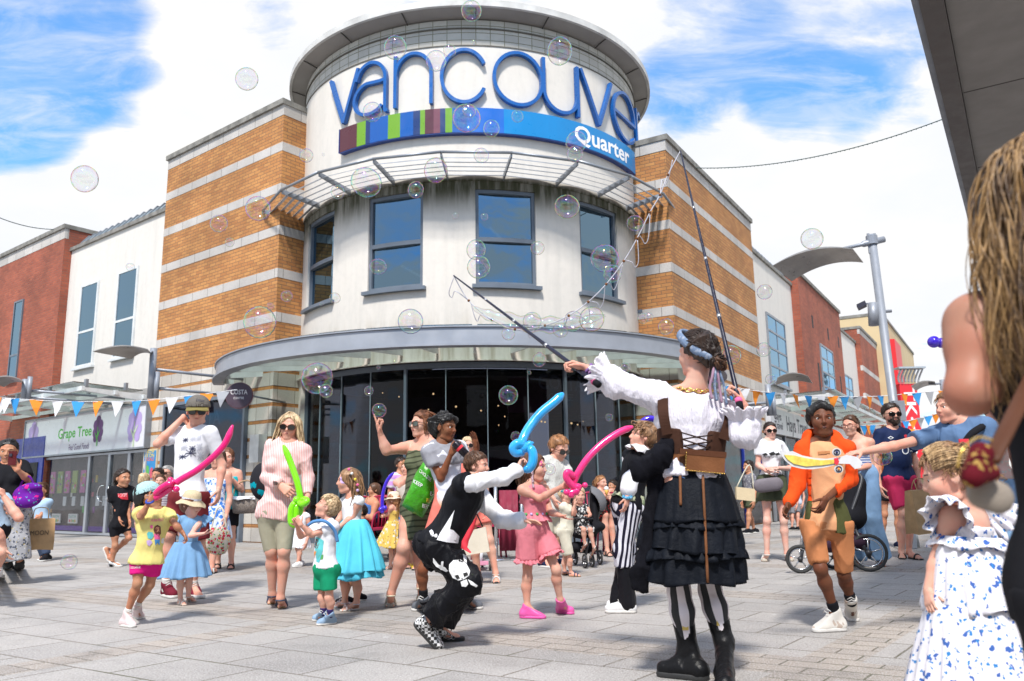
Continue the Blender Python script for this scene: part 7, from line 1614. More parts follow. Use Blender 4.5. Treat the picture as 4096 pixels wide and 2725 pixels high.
tube('plait',smoothpts([p.q(.33,.08,.1),p.q(.40,.08,-.3),p.q(.44,.15,-.7)],6),.009,C_('plait_mix',(.5,.35,.4),spots=[(60,.4,(.1,.05,.03))]),p.e)
PNK=C_('pink_muslin',(.66,.20,.24),.9,.1,180,.003);sh=p.top(PNK,'sleeveless_top',sleeve=None,hem=-.03,off=.018,straps=.10,neck=.075,cutup=.02,fold=.008);b1=p.bottom(PNK,length=.6,off=.032,flare=.035,fold=.01)
for sd_ in 'RL':h,K=p.legs[sd_][:2];e_=h+(K-h)*.57;p.skirt(PNK,e_,e_+U3(K-h)*.035,.075,.10,'frill',15,.10,flat=.95,rows=5)
p.skirt(PNK,p.P+p.up*.10,p.P+p.up*.045,.115,.14,'peplum',15,.08,rows=6)
for k in range(7):a=R(-70+k*23);c=p.P+p.up*.10+(p.f*math.cos(a)*.088+p.r*math.sin(a)*.12);V,F=sphere_vf(c,.012,8,5);MB().add(V,F).build('belt_flower',PRN['lilac'] if k%2 else PRN['green'],p.e,True)
p.shoes(mat('croc_pink',(.72,.10,.36),.45,.05),'croc',sole=mat('croc_pink',(.72,.10,.36),.45,.05));p.done()
for pts,c in (([(268,628),(285,632),(288,655),(276,650)],'pink'),([(272,636),(282,640),(280,650)],'yellow')):decal_poly(p,p.body,pts,PRN[c],'face_paint',.002)
balloon([(672,486,-.1),(610,512,-.12),(540,560,-.15),(480,620,-.18),(440,680,-.2),(422,715,-.2),(410,745,-.2)],FK3,p.Y,B_PNK,'hot pink balloon sword held out by the girl in pink',[(440,748,-.22,.9),(468,735,-.22,.8),(430,765,-.22,.9),(410,775,-.22,1.0),(390,765,-.22,.9)],.026,[[(425,705,-.22),(395,680,-.24),(390,705,-.24),(420,740,-.22),(455,740,-.22)],[(395,770,-.22),(420,765,-.22),(445,750,-.22)]])
p=Person('sandy haired man in sunglasses and pale patterned shirt looking down behind the pink balloon',FK3,'fair',1.02,1.0).setY(320,1083)
p.torso((338,622),(322,850),35);p.arm('R',(300,745,-.08),(335,792,-.15),(352,835,-.15));p.arm('L',(402,700,.0),(392,790,-.05),(385,850,-.05))
p.leg('R',(305,955,-.05),(300,1058,.0),(325,1088),(285,1084));p.leg('L',(345,955,.05),(345,1050,.05),(370,1078),(330,1075));p.head(357,580,100,42,-26,glasses=(M_LENS,M_LENS,1.0));p.hair('short',HR['ginger'],3)
p.top(C_('shirt_pale',(.55,.55,.52),spots=[(50,.28,(.36,.35,.33))]),sleeve=.7,hem=.06,off=.03,fold=.01);p.bottom(CRM,length=.85,off=.028,flare=.02);p.shoes(NAV);p.done()
p=Person('toddler in cream shirt and shorts with navy sandals standing beside the pushchair',FK5,'fair',.58,1.05).setY(1740,1478)
p.torso((1702,870),(1702,1085),60);p.arm('R',(1752,955,-.05),(1778,870,-.06),(1772,820,-.06),hs=.5);p.arm('L',(1740,960,.06),(1762,880,.05),hs=.5)
p.leg('R',(1735,1345,-.03),(1742,1440,.0),(1830,1480),(1725,1478));p.leg('L',(1690,1340,.05),(1690,1430,.06),(1745,1465),(1680,1462));p.head(1695,795,125,62,-5,cheeks=1.1,nose=.7);p.hair('short',HR['blond'],3)
p.top(CRM,sleeve=.7,hem=.02,off=.03,fold=.01);p.bottom(CRM,length=.8,off=.03,flare=.02,fold=.01);p.shoes(C_('navy_sandal',(.02,.04,.10)),'sandal',sole=M_COR);p.done();cap(p,C_('cap_teal',(.02,.25,.35),spots=[(40,.3,(.5,.5,.2))]),C_('cap_teal_brim',(.02,.25,.35)),scale=.98)
M_TYR=mat('tyre',(.03,.03,.03),.8,.1,30);M_ALU=mat('steel',(.55,.55,.56),.25,0,metal=.9);M_FRB=mat('frame_black',(.03,.03,.035),.4,.05)
def wheel(c,r,e,ax=Vector((0,1,0)),w=.02):
 c=Vector(c);ax=Vector(ax).normalized();u=ax.cross(UP).normalized();N=28
 MB().tube([c+(u*math.cos(6.2832*k/N)+UP*math.sin(6.2832*k/N))*(r-w*.6) for k in range(N)],w*.62,8,closed=True).build('wheel',M_TYR,e,True);wh=bpy.data.objects[-1] if 0 else None
 MB().tube([c+(u*math.cos(6.2832*k/N)+UP*math.sin(6.2832*k/N))*(r*.72) for k in range(N)],w*.25,6,closed=True).build('rim',M_ALU,e,True)
 MB().tube([c-ax*w,c+ax*w],r*.16,12).build('hub',M_FRB,e,True)
 for k in range(5):a=6.2832*k/5+.3;MB().tube([c,c+(u*math.cos(a)+UP*math.sin(a))*r*.72],w*.28,5).build('spoke',M_ALU,e,True)
c3=FK5;base=gnd(1450+1900*.4783,1600+1405*.4783);Yc=base.y+.1;f5=lambda x,y,d_=0:at(1450+x*.4783,1600+y*.4783,Yc+d_)
e=empty('pushchair',(base.x,Yc,0),'black pushchair with grey hood carrying the child in a black and white dress','pushchair')
for x,y,d_,r in ((1860,1370,-.15,.085),(1920,1365,-.05,.08),(1985,1335,.25,.09),(1780,1350,.3,.09)):q=f5(x,y,d_);wheel((q.x,q.y,r),r,e,(1,.25,0))
for a,b_ in (((1860,1340,-.15),(1905,1110,-.05)),((1920,1340,-.05),(1960,1100,.1)),((1905,1110,-.05),(1985,1330,.25)),((1960,1100,.1),(1975,880,.25)),((1770,1110,.1),(1780,1330,.3)),((1765,990,-.1),(1870,990,-.12)),((1870,990,-.12),(1960,1000,.1)),((1765,990,-.1),(1770,1110,.1))):tube('frame_tube',[f5(*a),f5(*b_)],.013,M_FRB,e)
tube('handle',smoothpts([f5(1955,1090,.1),f5(1980,860,.3),f5(1940,740,.35),f5(1880,720,.35)],6),.014,M_FRB,e)
S=SDF();S.cone(f5(1840,1110,.05),f5(1930,1060,.1),.15,.15,flat=((0,0,1),.5));S.cone(f5(1935,1050,.12),f5(1935,850,.2),.14,.13,flat=((1,0,0),.4),k=.04);V,F=S.mesh(.012);meshobj('seat',V,F,BLC,e,True)
S=SDF();S.ell(f5(1905,860,.15),(.20,.19,.20));S.ell(f5(1880,880,.1),(.17,.17,.18),op='s');S.cut(f5(1900,880,.1),(-1,0,.1));S.cut(f5(1900,930,.1),(0,0,-1));V,F=S.mesh(.010);meshobj('hood',V,F,C_('hood_grey',(.16,.16,.17)),e,True)
S=SDF();S.cone(f5(1800,1230,.1),f5(1880,1240,.1),.13,.13,flat=((0,0,1),.5));V,F=S.mesh(.012);meshobj('basket',V,F,BLC,e,True)
BWF=C_('black_white_floral',(.02,.02,.022),spots=[(26,.38,(.62,.62,.6)),(44,.22,(.6,.6,.6))])
p=Person('blonde child in black and white floral dress sitting in the pushchair',FK5,'fair',.60,1.0,Y=Yc-.05);p.Y=Yc-.05
p.torso((1818,885),(1850,1070),25);p.arm('R',(1770,960,-.05),(1780,880,-.1),(1775,825,-.1),hs=.5);p.arm('L',(1905,960,-.05),(1890,975,-.15),(1870,965,-.18),hs=.5)
p.leg('L',(1905,1085,-.2),(1935,1230,-.2),(1925,1310,0)[:2],(1945,1275),ground=False);p.leg('R',(1850,1085,-.2),(1860,1200,-.18),(1850,1260),(1870,1240),ground=False)
p.head(1812,800,132,10,-4,cheeks=1.1,nose=.7);p.hair('bob',HR['blond'],3,vol=1.4);p.top(BWF,'dress',sleeve=.1,hem=.02,off=.02);p.bottom(BWF,'dress_skirt',length=.85,off=.03,flare=.03);p.shoes(M_SAND,'sandal');p.done()
p=seated('red haired woman in black floral playsuit seated with an ice cream',FK5,(1998,695),112,(1985,925),(2055,965),(2062,1185),42,'fair',('tied','ginger'),(C_('black_red_floral',(.02,.015,.015),spots=[(24,.3,(.5,.03,.03)),(30,.2,(.5,.5,.4))]),None),(C_('black_red_floral',(.02,.015,.015),spots=[(24,.3,(.5,.03,.03)),(30,.2,(.5,.5,.4))]),.4),Y=11.6,wr={'R':((1950,850,-.05),(2030,800,-.15),(2050,775,-.15)),'L':((2080,850,0),(2110,860,-.1))})
p.locks([[p.q(0,-.4,.25),p.q(0,-.62,.1),p.q(0,-.6,-.3)]],30,.008,HR['ginger'],.02)
q=p.at(2040,752,-.18);e=empty('ice_cream',q-Vector((0,0,.07)),'ice cream cone held by the seated woman','ice cream');MB().tube([q-UP*.08,q],[.008,.03],12).build('cone',mat('wafer',(.7,.4,.08),.7),e,True);V,F=sphere_vf(q+UP*.015,.034,12,8);MB().add(V,F).build('scoop',PRN['white'],e,True)
seated('dark haired cafe customer seated at the table on the right',FK5,(2090,720),90,(2110,900),(2080,930),(2080,1120),-50,'tan',('short','dark'),(C_('grey_top',(.2,.2,.23)),.5),(NAV,1.9),Y=13.0)
p=Person('boy in pirate waistcoat, white shirt and striped trousers looking up in profile',FK3,'fair',.9,.95).setY(620,1278)
p.torso((712,598),(648,815),-62,sw=.14)
p.arm('L',(660,712,-.08),(648,785,-.14),(638,880,-.16),hs=.76,curl=.4);p.arm('R',(660,720,.1),(640,790,.08),hs=.76)
p.leg('L',(630,1010,-.04),(650,1225,.0),(555,1278),(682,1278));p.leg('R',(650,1010,.08),(612,1215,.08),(560,1262),(660,1262))
p.head(712,532,118,-82,16,smile=1,nose=.85);p.hair('short',HR['lbrown'],12,vol=1.7,bumpy=.035)
p.locks([[p.q(.0,.2,.45),p.q(.0,.38,.38),p.q(0,.42,.22)],[p.q(-.3,.1,.35),p.q(-.42,.12,.15),p.q(-.40,.1,.0)],[p.q(.3,.1,.35),p.q(.42,.12,.15),p.q(.40,.1,.0)],[p.q(0,-.4,.3),p.q(0,-.5,.0),p.q(0,-.42,-.2)]],60,.008,spread=.02,wave=.02)
p.top(WHT,'white_shirt',sleeve=1.55,hem=-.0,off=.020,sl_loose=2.2,fold=.008,cuff=.01);p.top(PBL,'waistcoat',sleeve=.0,hem=.02,off=.038,fold=.008,neck=.085)
p.skirt(WHT,p.N+p.up*.04,p.N-p.up*.03+p.f*.03,.065,.115,'collar_frill',9,.12,flat=.9,rows=5)
p.bottom(C_('stripe_trousers',(.015,.014,.03),stripes=((1,.35,-.12),.034,(.66,.66,.72),.5)),'trousers',1.32,off=.03,flare=.012,fold=.008)
for sd_ in 'RL':h,K,An=p.legs[sd_][:3];S=SDF();S.cone(K+(An-K)*.28,An+(An-K)*.05,.056,.064,k=.0);V,F=S.mesh(.009);V=folds(V,F,.010,16,4);meshobj('boot_cover',V,F,C_('satin_black',(.010,.010,.013),.38,bd=.003),p.e,True)
p.skirt(C_('sash_green',(.40,.42,.28),spots=[(30,.4,(.2,.25,.15))]),p.P+p.up*.09,p.P+p.up*.03,.13,.15,'sash',9,.04,rows=4)
p.shoes(C_('shoe_white',(.7,.7,.7)));p.done();W_=p.arms['L'][2];tube('wristband',[tuple(W_+np.array((math.cos(a)*.03,math.sin(a)*.028,math.sin(a)*.008))) for a in np.linspace(0,6.283,14,endpoint=False)],.013,C_('sequin_blue',(.05,.3,.5),.2,spots=[(60,.5,(.3,.5,.7))]),p.e,6,True,True)
balloon([(775,500,.15),(772,462,.15),(745,452,.15),(718,462,.15),(716,475,.15)],FK3,p.Y,B_PUR,'purple balloon curving behind the head of the striped trousers boy',[(775,490,.15,1.0)],.026)
p=Person('pirate performer from behind in white blouse, corset and black skirt raising two wands',FK3,'fair',1.0,1.12).setY(865,1556)
p.torso((930,345),(912,715),178,176,sw=.178,shl=(-.035,.02))
p.arm('L',(612,302,.05),(475,240,.12),(398,212,.14),n=(-.1,-.2,-1),thumb=(0,-1,.3),curl=1.0,hs=.95,r=1.05);p.arm('R',(1150,520,-.12),(1142,395,-.12),(1112,320,-.10),n=(-1,.3,0),thumb=(-.3,-1,.2),curl=1.0,hs=.92)
p.leg('L',(868,1190,.0),(905,1430,.03),(815,1548),(950,1562));p.leg('R',(1000,1185,.02),(1060,1400,-.02),(1068,1640),(1062,1560))
p.head(942,180,182,-142,4);p.hair('tied',HR['dark'],6,vol=1.3,bumpy=.03,back=-.42)
bun=p.q(.02,-.56,-.22);G=[]
for a in np.linspace(-1.5,1.5,13):x,z=math.sin(a)*.36,math.cos(a)*.42+.12;G.append([p.q(x,.16,z+.02),p.q(x*1.12,-.16,z+.03),p.q(x*.8,-.42,z*.45+.02),p.q(x*.2,-.56,-.18)])
p.locks(G,420,.0042,HR['dark'],.006,3,wave=.006,steps=14)
rs=np.random.RandomState(4)
for k in range(3):
 G2=[];c=A3(bun);a1=U3(rs.normal(size=3));a2=U3(np.cross(a1,rs.normal(size=3)))
 G2.append([c+(a1*math.cos(t_)+a2*math.sin(t_))*.032 for t_ in np.linspace(0,5.6,9)]);p.locks(G2,40,.006,HR['brown'] if k else HR['dark'],.010,k,steps=16,taper=.6)
BAND=C_('head_scarf',(.16,.22,.33),spots=[(40,.4,(.28,.33,.42))])
mb=MB();ring=[p.q(.40*math.cos(a),-.06+.47*math.sin(a),.20+.36*math.sin(a)) for a in np.linspace(0,2*math.pi,30,endpoint=False)]
mb.tube(ring,.011,8,closed=True,flat=2.1);mb.build('head_scarf',BAND,p.e,True)
V,F=sphere_vf(p.q(-.02,-.53,-.20),.024,10,7);MB().add(V,F).build('knot',BAND,p.e,True)
for k in range(4):a=p.q(-.03+k*.03,-.54,-.22);tube('scarf_tail',smoothpts([a,a+Vector((.01*k-.02,-.02,-.07)),a+Vector((.02*k-.035,-.015,-.13)),a+Vector((.02*k-.03,-.02,-.19-.01*k))],5),.007,BAND if k%2 else C_('scarf_lilac',(.35,.22,.30)),p.e)
GLD=mat('gold',(.75,.48,.12),.25,.1,20,.9)
nc=p.N+p.up*.035
for k in range(22):a=2*math.pi*k/22;c=nc+(p.r*math.cos(a)*.092+p.f*math.sin(a)*.075)+p.up*(-.012+.018*math.sin(a));T_=U3(-p.r*math.sin(a)*.092+p.f*math.cos(a)*.075);o_=U3(np.cross(T_,p.up));n1_=p.up if k%2 else o_;tube('chain_link',[tuple(c+T_*math.cos(q_)*.017+n1_*math.sin(q_)*.010) for q_ in np.linspace(0,6.283,10,endpoint=False)],.0035,GLD,p.e,5,True,True)
m,t,q_=newmat('crinkle_white');g=t.add('ShaderNodeTexCoord').outputs['Object'];q_.inputs['Base Color'].default_value=(.74,.71,.78,1);q_.inputs['Roughness'].default_value=.85
n_=t.math('ADD',t.noise(t.mapping(g,(1,1,.18)),75,3,.6),t.math('MULTIPLY',t.noise(g,16,3),.8));bump(t,q_,n_,.012,.8);CRK=m
bl=p.top(CRK,'blouse',sleeve=1.38,hem=-.02,off=.030,neck=.150,neckf=-.02,fold=.014,sl_loose=1.45,ff=14,vert=.35,vox=.0065)
for sd_ in 'LR':
 sh_,E,W_,r_=p.arms[sd_];d=U3(W_-E);c=E+(W_-E)*.33
 r1=np.cross(d,[0,0.3,1.0]);r1=U3(r1);r2=np.cross(d,r1);V=[];n=110;rows=9
 for s_ in (0,.004):
  for i in range(rows+1):
   u=i/rows
   for k in range(n):th=2*math.pi*k/n;rr=(.060+.050*u)*(1+(.13*u)*math.sin(13*th+1.2*math.sin(3*th))+.04*u*math.sin(29*th))-s_;V.append(c+d*(.075*u+.010*u*math.sin(13*th+1))+(r1*math.cos(th)+r2*math.sin(th))*rr)
 N_=(rows+1)*n;F=[(i*n+k,i*n+(k+1)%n,(i+1)*n+(k+1)%n,(i+1)*n+k) for i in range(rows) for k in range(n)]+[(N_+i*n+k,N_+(i+1)*n+k,N_+(i+1)*n+(k+1)%n,N_+i*n+(k+1)%n) for i in range(rows) for k in range(n)]+[(rows*n+k,rows*n+(k+1)%n,N_+rows*n+(k+1)%n,N_+rows*n+k) for k in range(n)]+[(k,N_+k,N_+(k+1)%n,(k+1)%n) for k in range(n)]
 meshobj('sleeve_ruffle',np.array(V),np.array(F),CRK,p.e,True)
BRN=C_('brown_suede',(.050,.022,.014),.8,.15,200);LEA=C_('leather_belt',(.16,.065,.028),.42,.25,60,.002)
S=SDF();L=p.L
S.cone(p.N-p.up*L*.44,p.N-p.up*L*.86,.180,.166,flat=(p.pf,.74));S.cut(p.N-p.up*L*.44,p.up);S.cut(p.N-p.up*L*.90,-p.up)
c=p.N-p.up*L*.60-p.f*.15;S.cone(c+p.up*.13,c-p.up*.16,.095,.055,op='s');co_=p._mesh(S,'corset',BRN,.006,.003)
for q_,x0 in ((1,.13),(-1,.13)):
 a=p.N-p.up*L*.52+p.r*q_*.142-p.f*.100;b_=p.N-p.up*L*.28+p.r*q_*.168-p.f*.104;c=p.sh['R' if q_>0 else 'L']+p.up*.048-p.r*q_*.012-p.f*.02;d=c+p.f*.08-p.up*.05
 Q=smoothpts([a,b_,c,d],8);W2=[];V=[]
 for i,x in enumerate(Q):T_=(Q[min(i+1,len(Q)-1)]-Q[max(i-1,0)]).normalized();sd2=T_.cross(Vector(-p.f*.7+p.up*.5)).normalized()*.027;nn_=sd2.cross(T_).normalized()*.006;V+=[x-sd2,x+sd2,x+sd2+nn_,x-sd2+nn_]
 F=[(4*i+j,4*i+4+j,4*i+4+(j+1)%4,4*i+(j+1)%4) for i in range(len(Q)-1) for j in range(4)]+[(3,2,1,0),tuple(4*(len(Q)-1)+j for j in range(4))]
 meshobj('corset_strap',V,F,BRN,p.e)
bvc=bvh_of(bl)
for i in range(4):
 for s_ in (-1,1):
  Q=[]
  for u in np.linspace(0,1,10):w_=.080-.035*((i+u)/4);pt=p.N-p.up*(L*.49+(i+u)*.034)+p.r*s_*(w_*(1-2*u));Q.append(Vector(pt-p.f*(.143-.35*abs(w_*(1-2*u))**1.6)))
  tube('lace',Q,.0042,C_('lace_brown',(.03,.015,.01)),p.e,6)
S=SDF();S.cone(p.P+p.up*.115,p.P+p.up*.02,.168,.182,flat=(p.pf,.76));S.cut(p.P+p.up*.135,p.up);S.cut(p.P+p.up*.045,-p.up);S.cone(p.P-p.r*.17+p.up*.055,p.P-p.r*.16+p.up*.06,.05,op='s');p._mesh(S,'wide_belt',LEA,.006,.002)
x0=p.P-p.f*.143+p.up*.085
MB().box(x0+p.r*.045-p.f*.012,.19,.03,.085,(Vector(p.r),Vector(p.f),Vector(p.up))).build('belt_pouch',LEA,p.e);MB().box(x0+p.r*.03+p.up*.05-p.f*.014,.23,.03,.028,(Vector(p.r),Vector(p.f),Vector(p.up))).build('pouch_flap',C_('leather_dark',(.09,.035,.018),.45),p.e)
mb=MB()
for k in range(24):V,F=sphere_vf(x0-p.f*.03+p.r*(-.05+.0082*k)-p.up*.042,.0035,6,4);mb.add(V,F)
for k in range(8):V,F=sphere_vf(x0-p.f*.03+p.r*-.052+p.up*(-.04+.012*k),.0035,6,4);mb.add(V,F)
mb.build('studs',GLD,p.e,True)
p.skirt(C_('denim_band',(.10,.20,.42)),p.P+p.up*.06,p.P+p.up*.0,.166,.174,'denim_underbelt',5,.01,rows=4)
BSK=C_('black_crumpled',(.0045,.006,.010),.6,.2,160,.004)
def tier(z0,z1,r0,r1,name,pl,amp,top_c=None,bot_c=None,sq=.8):return p.skirt(BSK,top_c,bot_c,r0,r1,name,pl,amp,.80,seed=int(z0*10),rows=22,curve=sq)
T0=A3(p.at(915,668,0));B1=A3(p.at(925,885,0));B2=A3(p.at(920,1010,0));B3=A3(p.at(925,1140,0))
tier(0,1,.165,.240,'skirt_tier',23,.022,T0,B1,.75);tier(2,3,.215,.262,'skirt_tier',17,.055,B1+[0,0,.03],B2,.35);tier(4,5,.235,.262,'skirt_tier',13,.06,B2+[0,0,.05],B3,.4)
o_=p.skirt(BSK,B1+[0,0,.012],B1-[0,0,.03],.235,.25,'skirt_gather',31,.05,.8,rows=5);o_=p.skirt(BSK,B2+[0,0,.02],B2-[0,0,.035],.255,.272,'skirt_gather',27,.06,.8,rows=5)
for x0_,x1_,y1_ in ((872,875,820),(968,990,1150)):
 Q=[p.at(x0_+(x1_-x0_)*u,672+(y1_-672)*u,-.5) for u in np.linspace(0,1,14)];Q2=[]
 for w_ in Q:d=(w_-Vector((0,0,CAMZ))).normalized();tt=None;h=[b2.ray_cast(Vector((0,0,CAMZ)),d)[0] for b2 in [bvh_of(o) for o in p.e.children if o.name.startswith('skirt_tier')]] if False else None;Q2.append(w_)
 BV=[bvh_of(o) for o in p.e.children if o.name.startswith(('skirt_tier','skirt_gather'))];Q2=[]
 for w_ in Q:
  d=(w_-Vector((0,0,CAMZ))).normalized();hs_=[h[0] for h in (b2.ray_cast(Vector((0,0,CAMZ)),d) for b2 in BV) if h[0] is not None]
  if hs_:Q2.append(min(hs_,key=lambda v:v.y)-d*.006)
 tube('leather_lace',Q2,.007,LEA,p.e)
m,t,q_=newmat('striped_stocking');g=t.add('ShaderNodeNewGeometry').outputs['Position']
STK={}
for sd_ in 'LR':
 h,K,An=p.legs[sd_][:3];m,t,q_=newmat('striped_stocking');g=t.add('ShaderNodeNewGeometry').outputs['Position'];ax_=U3(An-K);c=(K+An)/2;rel=t.add('ShaderNodeVectorMath',operation='SUBTRACT');t.l.new(g,rel.inputs[0]);rel.inputs[1].default_value=tuple(c)
 a=U3(np.cross(ax_,[0,1,0]));b_=np.cross(ax_,a);an=t.math('ARCTAN2',t.dot(rel.outputs[0],tuple(a)),t.dot(rel.outputs[0],tuple(b_)));f_=t.math('FRACT',t.math('ADD',t.math('MULTIPLY',an,5/6.2832),10.3));col=t.mix(t.math('GREATER_THAN',f_,.5),(.70,.64,.66),(.02,.02,.022));t.put(q_.inputs['Base Color'],col);q_.inputs['Roughness'].default_value=.8
 S=SDF();S.cone(h,K,.085,.055,k=.03);mm_=K+(An-K)*.32+p.pf*-.012;S.cone(K,mm_,.053,.0585,k=.03);S.cone(mm_,An,.0585,.038,k=.03);S.cut(K+(h-K)*.6,h-K);V,F=S.mesh(.006);meshobj('stocking',V,F,m,p.e,True)
p.shoes(C_('boot_leather',(.008,.008,.009),.36,.1,90,.002),'boot',sole=M_SOLEB,h=1.15);
for sd_ in 'LR':
 K,An=p.legs[sd_][1:3];c=An+(K-An)*.47-p.pf*.055;MB().box(c,.03,.006,.06).build('boot_tab',PRN['gold'],p.e)
p.done()
CT=C_('black_wool',(.006,.006,.009),.95,.2,300,.004)
S=SDF()
for i,(x,y,r) in enumerate(((805,575,.045),(782,625,.048),(768,740,.036),(748,880,.036),(728,1000,.038),(708,1110,.042),(702,1160,.040))):
 q=A3(p.at(x,y,-.08))
 if i:S.cone(last_,q,lr_,r,k=.02,flat=((0,1,0),.6))
 last_,lr_=q,r
S.cone(p.at(715,680,-.12),p.at(800,600,-.14),.042,.04,k=.03)
V,F=S.mesh(.008);V=folds(V,F,.022,17,8,.3);o_=meshobj('coat',V,F,CT,None,True);tag(o_,'black woollen coat hanging from the left side of the performer belt','coat')
W_=p.arms['L'][2];E=p.arms['L'][1];d=U3(W_-E)
for k,c in enumerate(((.22,.12,.32),(.35,.2,.4),(.10,.08,.2))):cc=W_-d*(.02+.02*k);r1=U3(np.cross(d,[0,0,1]));r2=np.cross(d,r1);tube('wrist_scarf',[tuple(cc+(r1*math.cos(a)+r2*math.sin(a))*.031+d*.006*math.sin(3*a)) for a in np.linspace(0,6.283,18,endpoint=False)],.009,C_('scarf_%d'%k,c),p.e,6,True,True)
M_WAND=mat('wand_black',(.012,.012,.03),.3,.1,20)
def wand(a,b_,label):
 e=empty('bubble_wand',a,label,'bubble wand','bubble wands');n=24;P=[a.lerp(b_,i/n) for i in range(n+1)];MB().tube(P,[.0135-.0085*i/n for i in range(n+1)],10).build('rod',M_WAND,e,True)
 MB().tube([a-(b_-a).normalized()*.05,a],.018,10).build('grip',BLC,e,True);MB().tube([a-(b_-a).normalized()*.012,a+(b_-a).normalized()*.012],.0195,10).build('grip_ring',PRN['pink'],e,True)
 for k in (.28,.5,.72):q=a.lerp(b_,k);MB().tube([q-(b_-a).normalized()*.012,q+(b_-a).normalized()*.012],.0145-.0085*k,8).build('joint',M_STEEL,e,True)
 return e
HL=p.at(425,232,.16);WA=p.at(510,300,.06);TA=at(1815,1103,5.4);TB=at(2722,604,5.0);WB=p.at(1112,350,-.10)
dirA=(TA-HL).normalized();wand(HL-dirA*.18,TA,'black bubble wand pointing up left from the performer left hand')
WBr=p.at(1112,335,-.13);dirB=(TB-WBr).normalized();wand(WBr-dirB*.06,TB,'tall black bubble wand held upright in the performer right hand')
SY=(TA,TB);M_STR=mat('wet_string',(.50,.50,.56),.5,.2,40)
e=empty('bubble_net',at(2300,1250,5.2),'soapy looped string net slung between the two bubble wand tips','bubble net')
path=[(1815,1103),(1875,1203),(1968,1280),(2060,1318),(2180,1303),(2275,1263),(2353,1208),(2425,1137),(2495,1045),(2548,955),(2600,850),(2640,780),(2672,700),(2722,604)]
dep=lambda x:5.4+(5.0-5.4)*(x-1815)/(2722-1815)
Q=smoothpts([at(x,y,dep(x)) for x,y in path],6);tube('string',Q,.0038,M_STR,e,6)
loops=[((1815,1110),(1808,1190),(1875,1203)),((1885,1215),(1910,1285),(1965,1280)),((2060,1318),(2120,1350),(2176,1306)),((2190,1302),(2245,1330),(2270,1268)),((2290,1255),(2345,1290),(2352,1212)),((2358,1205),(2400,1232),(2420,1140)),((2432,1130),(2455,1160),(2490,1060)),((2498,1040),(2540,1070),(2550,960)),((2560,945),(2580,975),(2600,860)),((2640,790),(2660,740),(2690,640))]
for a,b_,c in loops:tube('loop',smoothpts([at(*a,dep(a[0])),at(b_[0]-12,b_[1]-20,dep(b_[0])+.03),at(*b_,dep(b_[0])+.05),at(b_[0]+14,b_[1]-25,dep(b_[0])+.03),at(*c,dep(c[0]))],5),.0032,M_STR,e,5)
for x,y in path[1:-1]:V,F=sphere_vf(at(x,y,dep(x)),.010,8,5);MB().add(V,F).build('knot',LEA,e,True)
OLV=C_('olive_cotton',(.075,.085,.05))
p=Person('woman in sunglasses, white slogan T-shirt and olive shorts with a grey shoulder bag',FC2,'pale',1.0,.92).setY(470,1562)
p.torso((422,672),(438,960),3,bust=.9,sw=.145);p.arm('R',(335,850,.0),(392,888,-.16),(425,885,-.2));p.arm('L',(600,875,.0),(475,872,-.18),(430,888,-.2))
p.leg('R',(402,1262,-.02),(402,1500,.0),(378,1566),(402,1550));p.leg('L',(525,1262,-.02),(547,1500,.0),(590,1562),(545,1545));p.head(428,598,122,-4,-3,glasses=(M_LENS,M_LENS,1.05),smile=2);p.hair('tied',HR['dark'],4)
sh=p.top(WHT,sleeve=.5,hem=-.02,off=.018,fold=.008,neck=.08);decal_text(p,sh,'MAYBE LATER',375,796,108,14,PRN['black'])
for pts in ([(365,770),(395,758),(410,775),(380,782)],[(415,762),(450,750),(470,770),(430,782)],[(460,765),(490,755),(500,772),(470,780)]):decal_poly(p,sh,pts,PRN['black'])
p.bottom(OLV,length=.48,off=.045,flare=.03,fold=.01);p.shoes(M_SAND,'sandal',sole=mat('platform',(.45,.40,.33),.8,.2,50),h=2.0);p.done()
q=p.at(412,990,-.2);e=empty('handbag',(q.x,q.y,q.z-.1),'grey box shoulder bag worn by the woman in the slogan T-shirt','handbag');S=SDF();S.cone(A3(q)+(-.10,0,-.02),A3(q)+(.10,0,.0),.085,.085,k=.01,flat=((0,1,0),.5));V,F=S.mesh(.006);meshobj('bag_body',V,F,C_('bag_grey',(.17,.15,.17),.5),e,True)
tube('strap',smoothpts([A3(q)+(.1,0,.05),A3(p.at(490,850,-.14)),A3(p.at(512,700,-.06))],6),.007,C_('bag_grey',(.17,.15,.17),.5),e)
c4_=conv(FK4,FC2)
p=Person('smiling boy in orange hooded jacket, tan T-shirt, cargo shorts and white trainers',FC2,'dark',.90,.82).setY(*c4_(520,1322))
p.torso((822,672),(842,1270),-16,sw=.155,hw=.098)
p.arm('R',(618,1000,.0),(568,1135,-.08),(502,1240,-.12),hs=.80,curl=.5);p.arm('L',(1008,960,.0),(835,1100,-.22),(775,1225,-.26),hs=.82,curl=.6,n=(-.6,.6,0))
p.leg('R',c4_(470,1015,-.05),c4_(540,1225,.0),c4_(412,1330),c4_(612,1318));p.leg('L',c4_(585,1045,.05),c4_(618,1165,.1),c4_(645,1290),c4_(610,1240))
p.head(808,520,250,-14,2,lip='d',smile=2,cheeks=1.1,nose=.85,mouth=.8);p.hair('afro',HR['black'],5,bumpy=.03,vol=.1)
TAN=C_('tan_cotton',(.66,.33,.17),spots=None);sh=p.top(TAN,sleeve=None,hem=.06,off=.030,fold=.012,straps=.08,neck=.075,cutup=.01);p.bottom(C_('cargo_tan',(.50,.20,.085)),'cargo_shorts',length=.92,ends=dict(R=.86,L=.92),off=.018,flare=.0,fold=.012)
decal_poly(p,sh,[(775,750),(868,745),(868,765),(780,772)],C_('tan_dark',(.42,.18,.075)),'pocket_flap',.006)
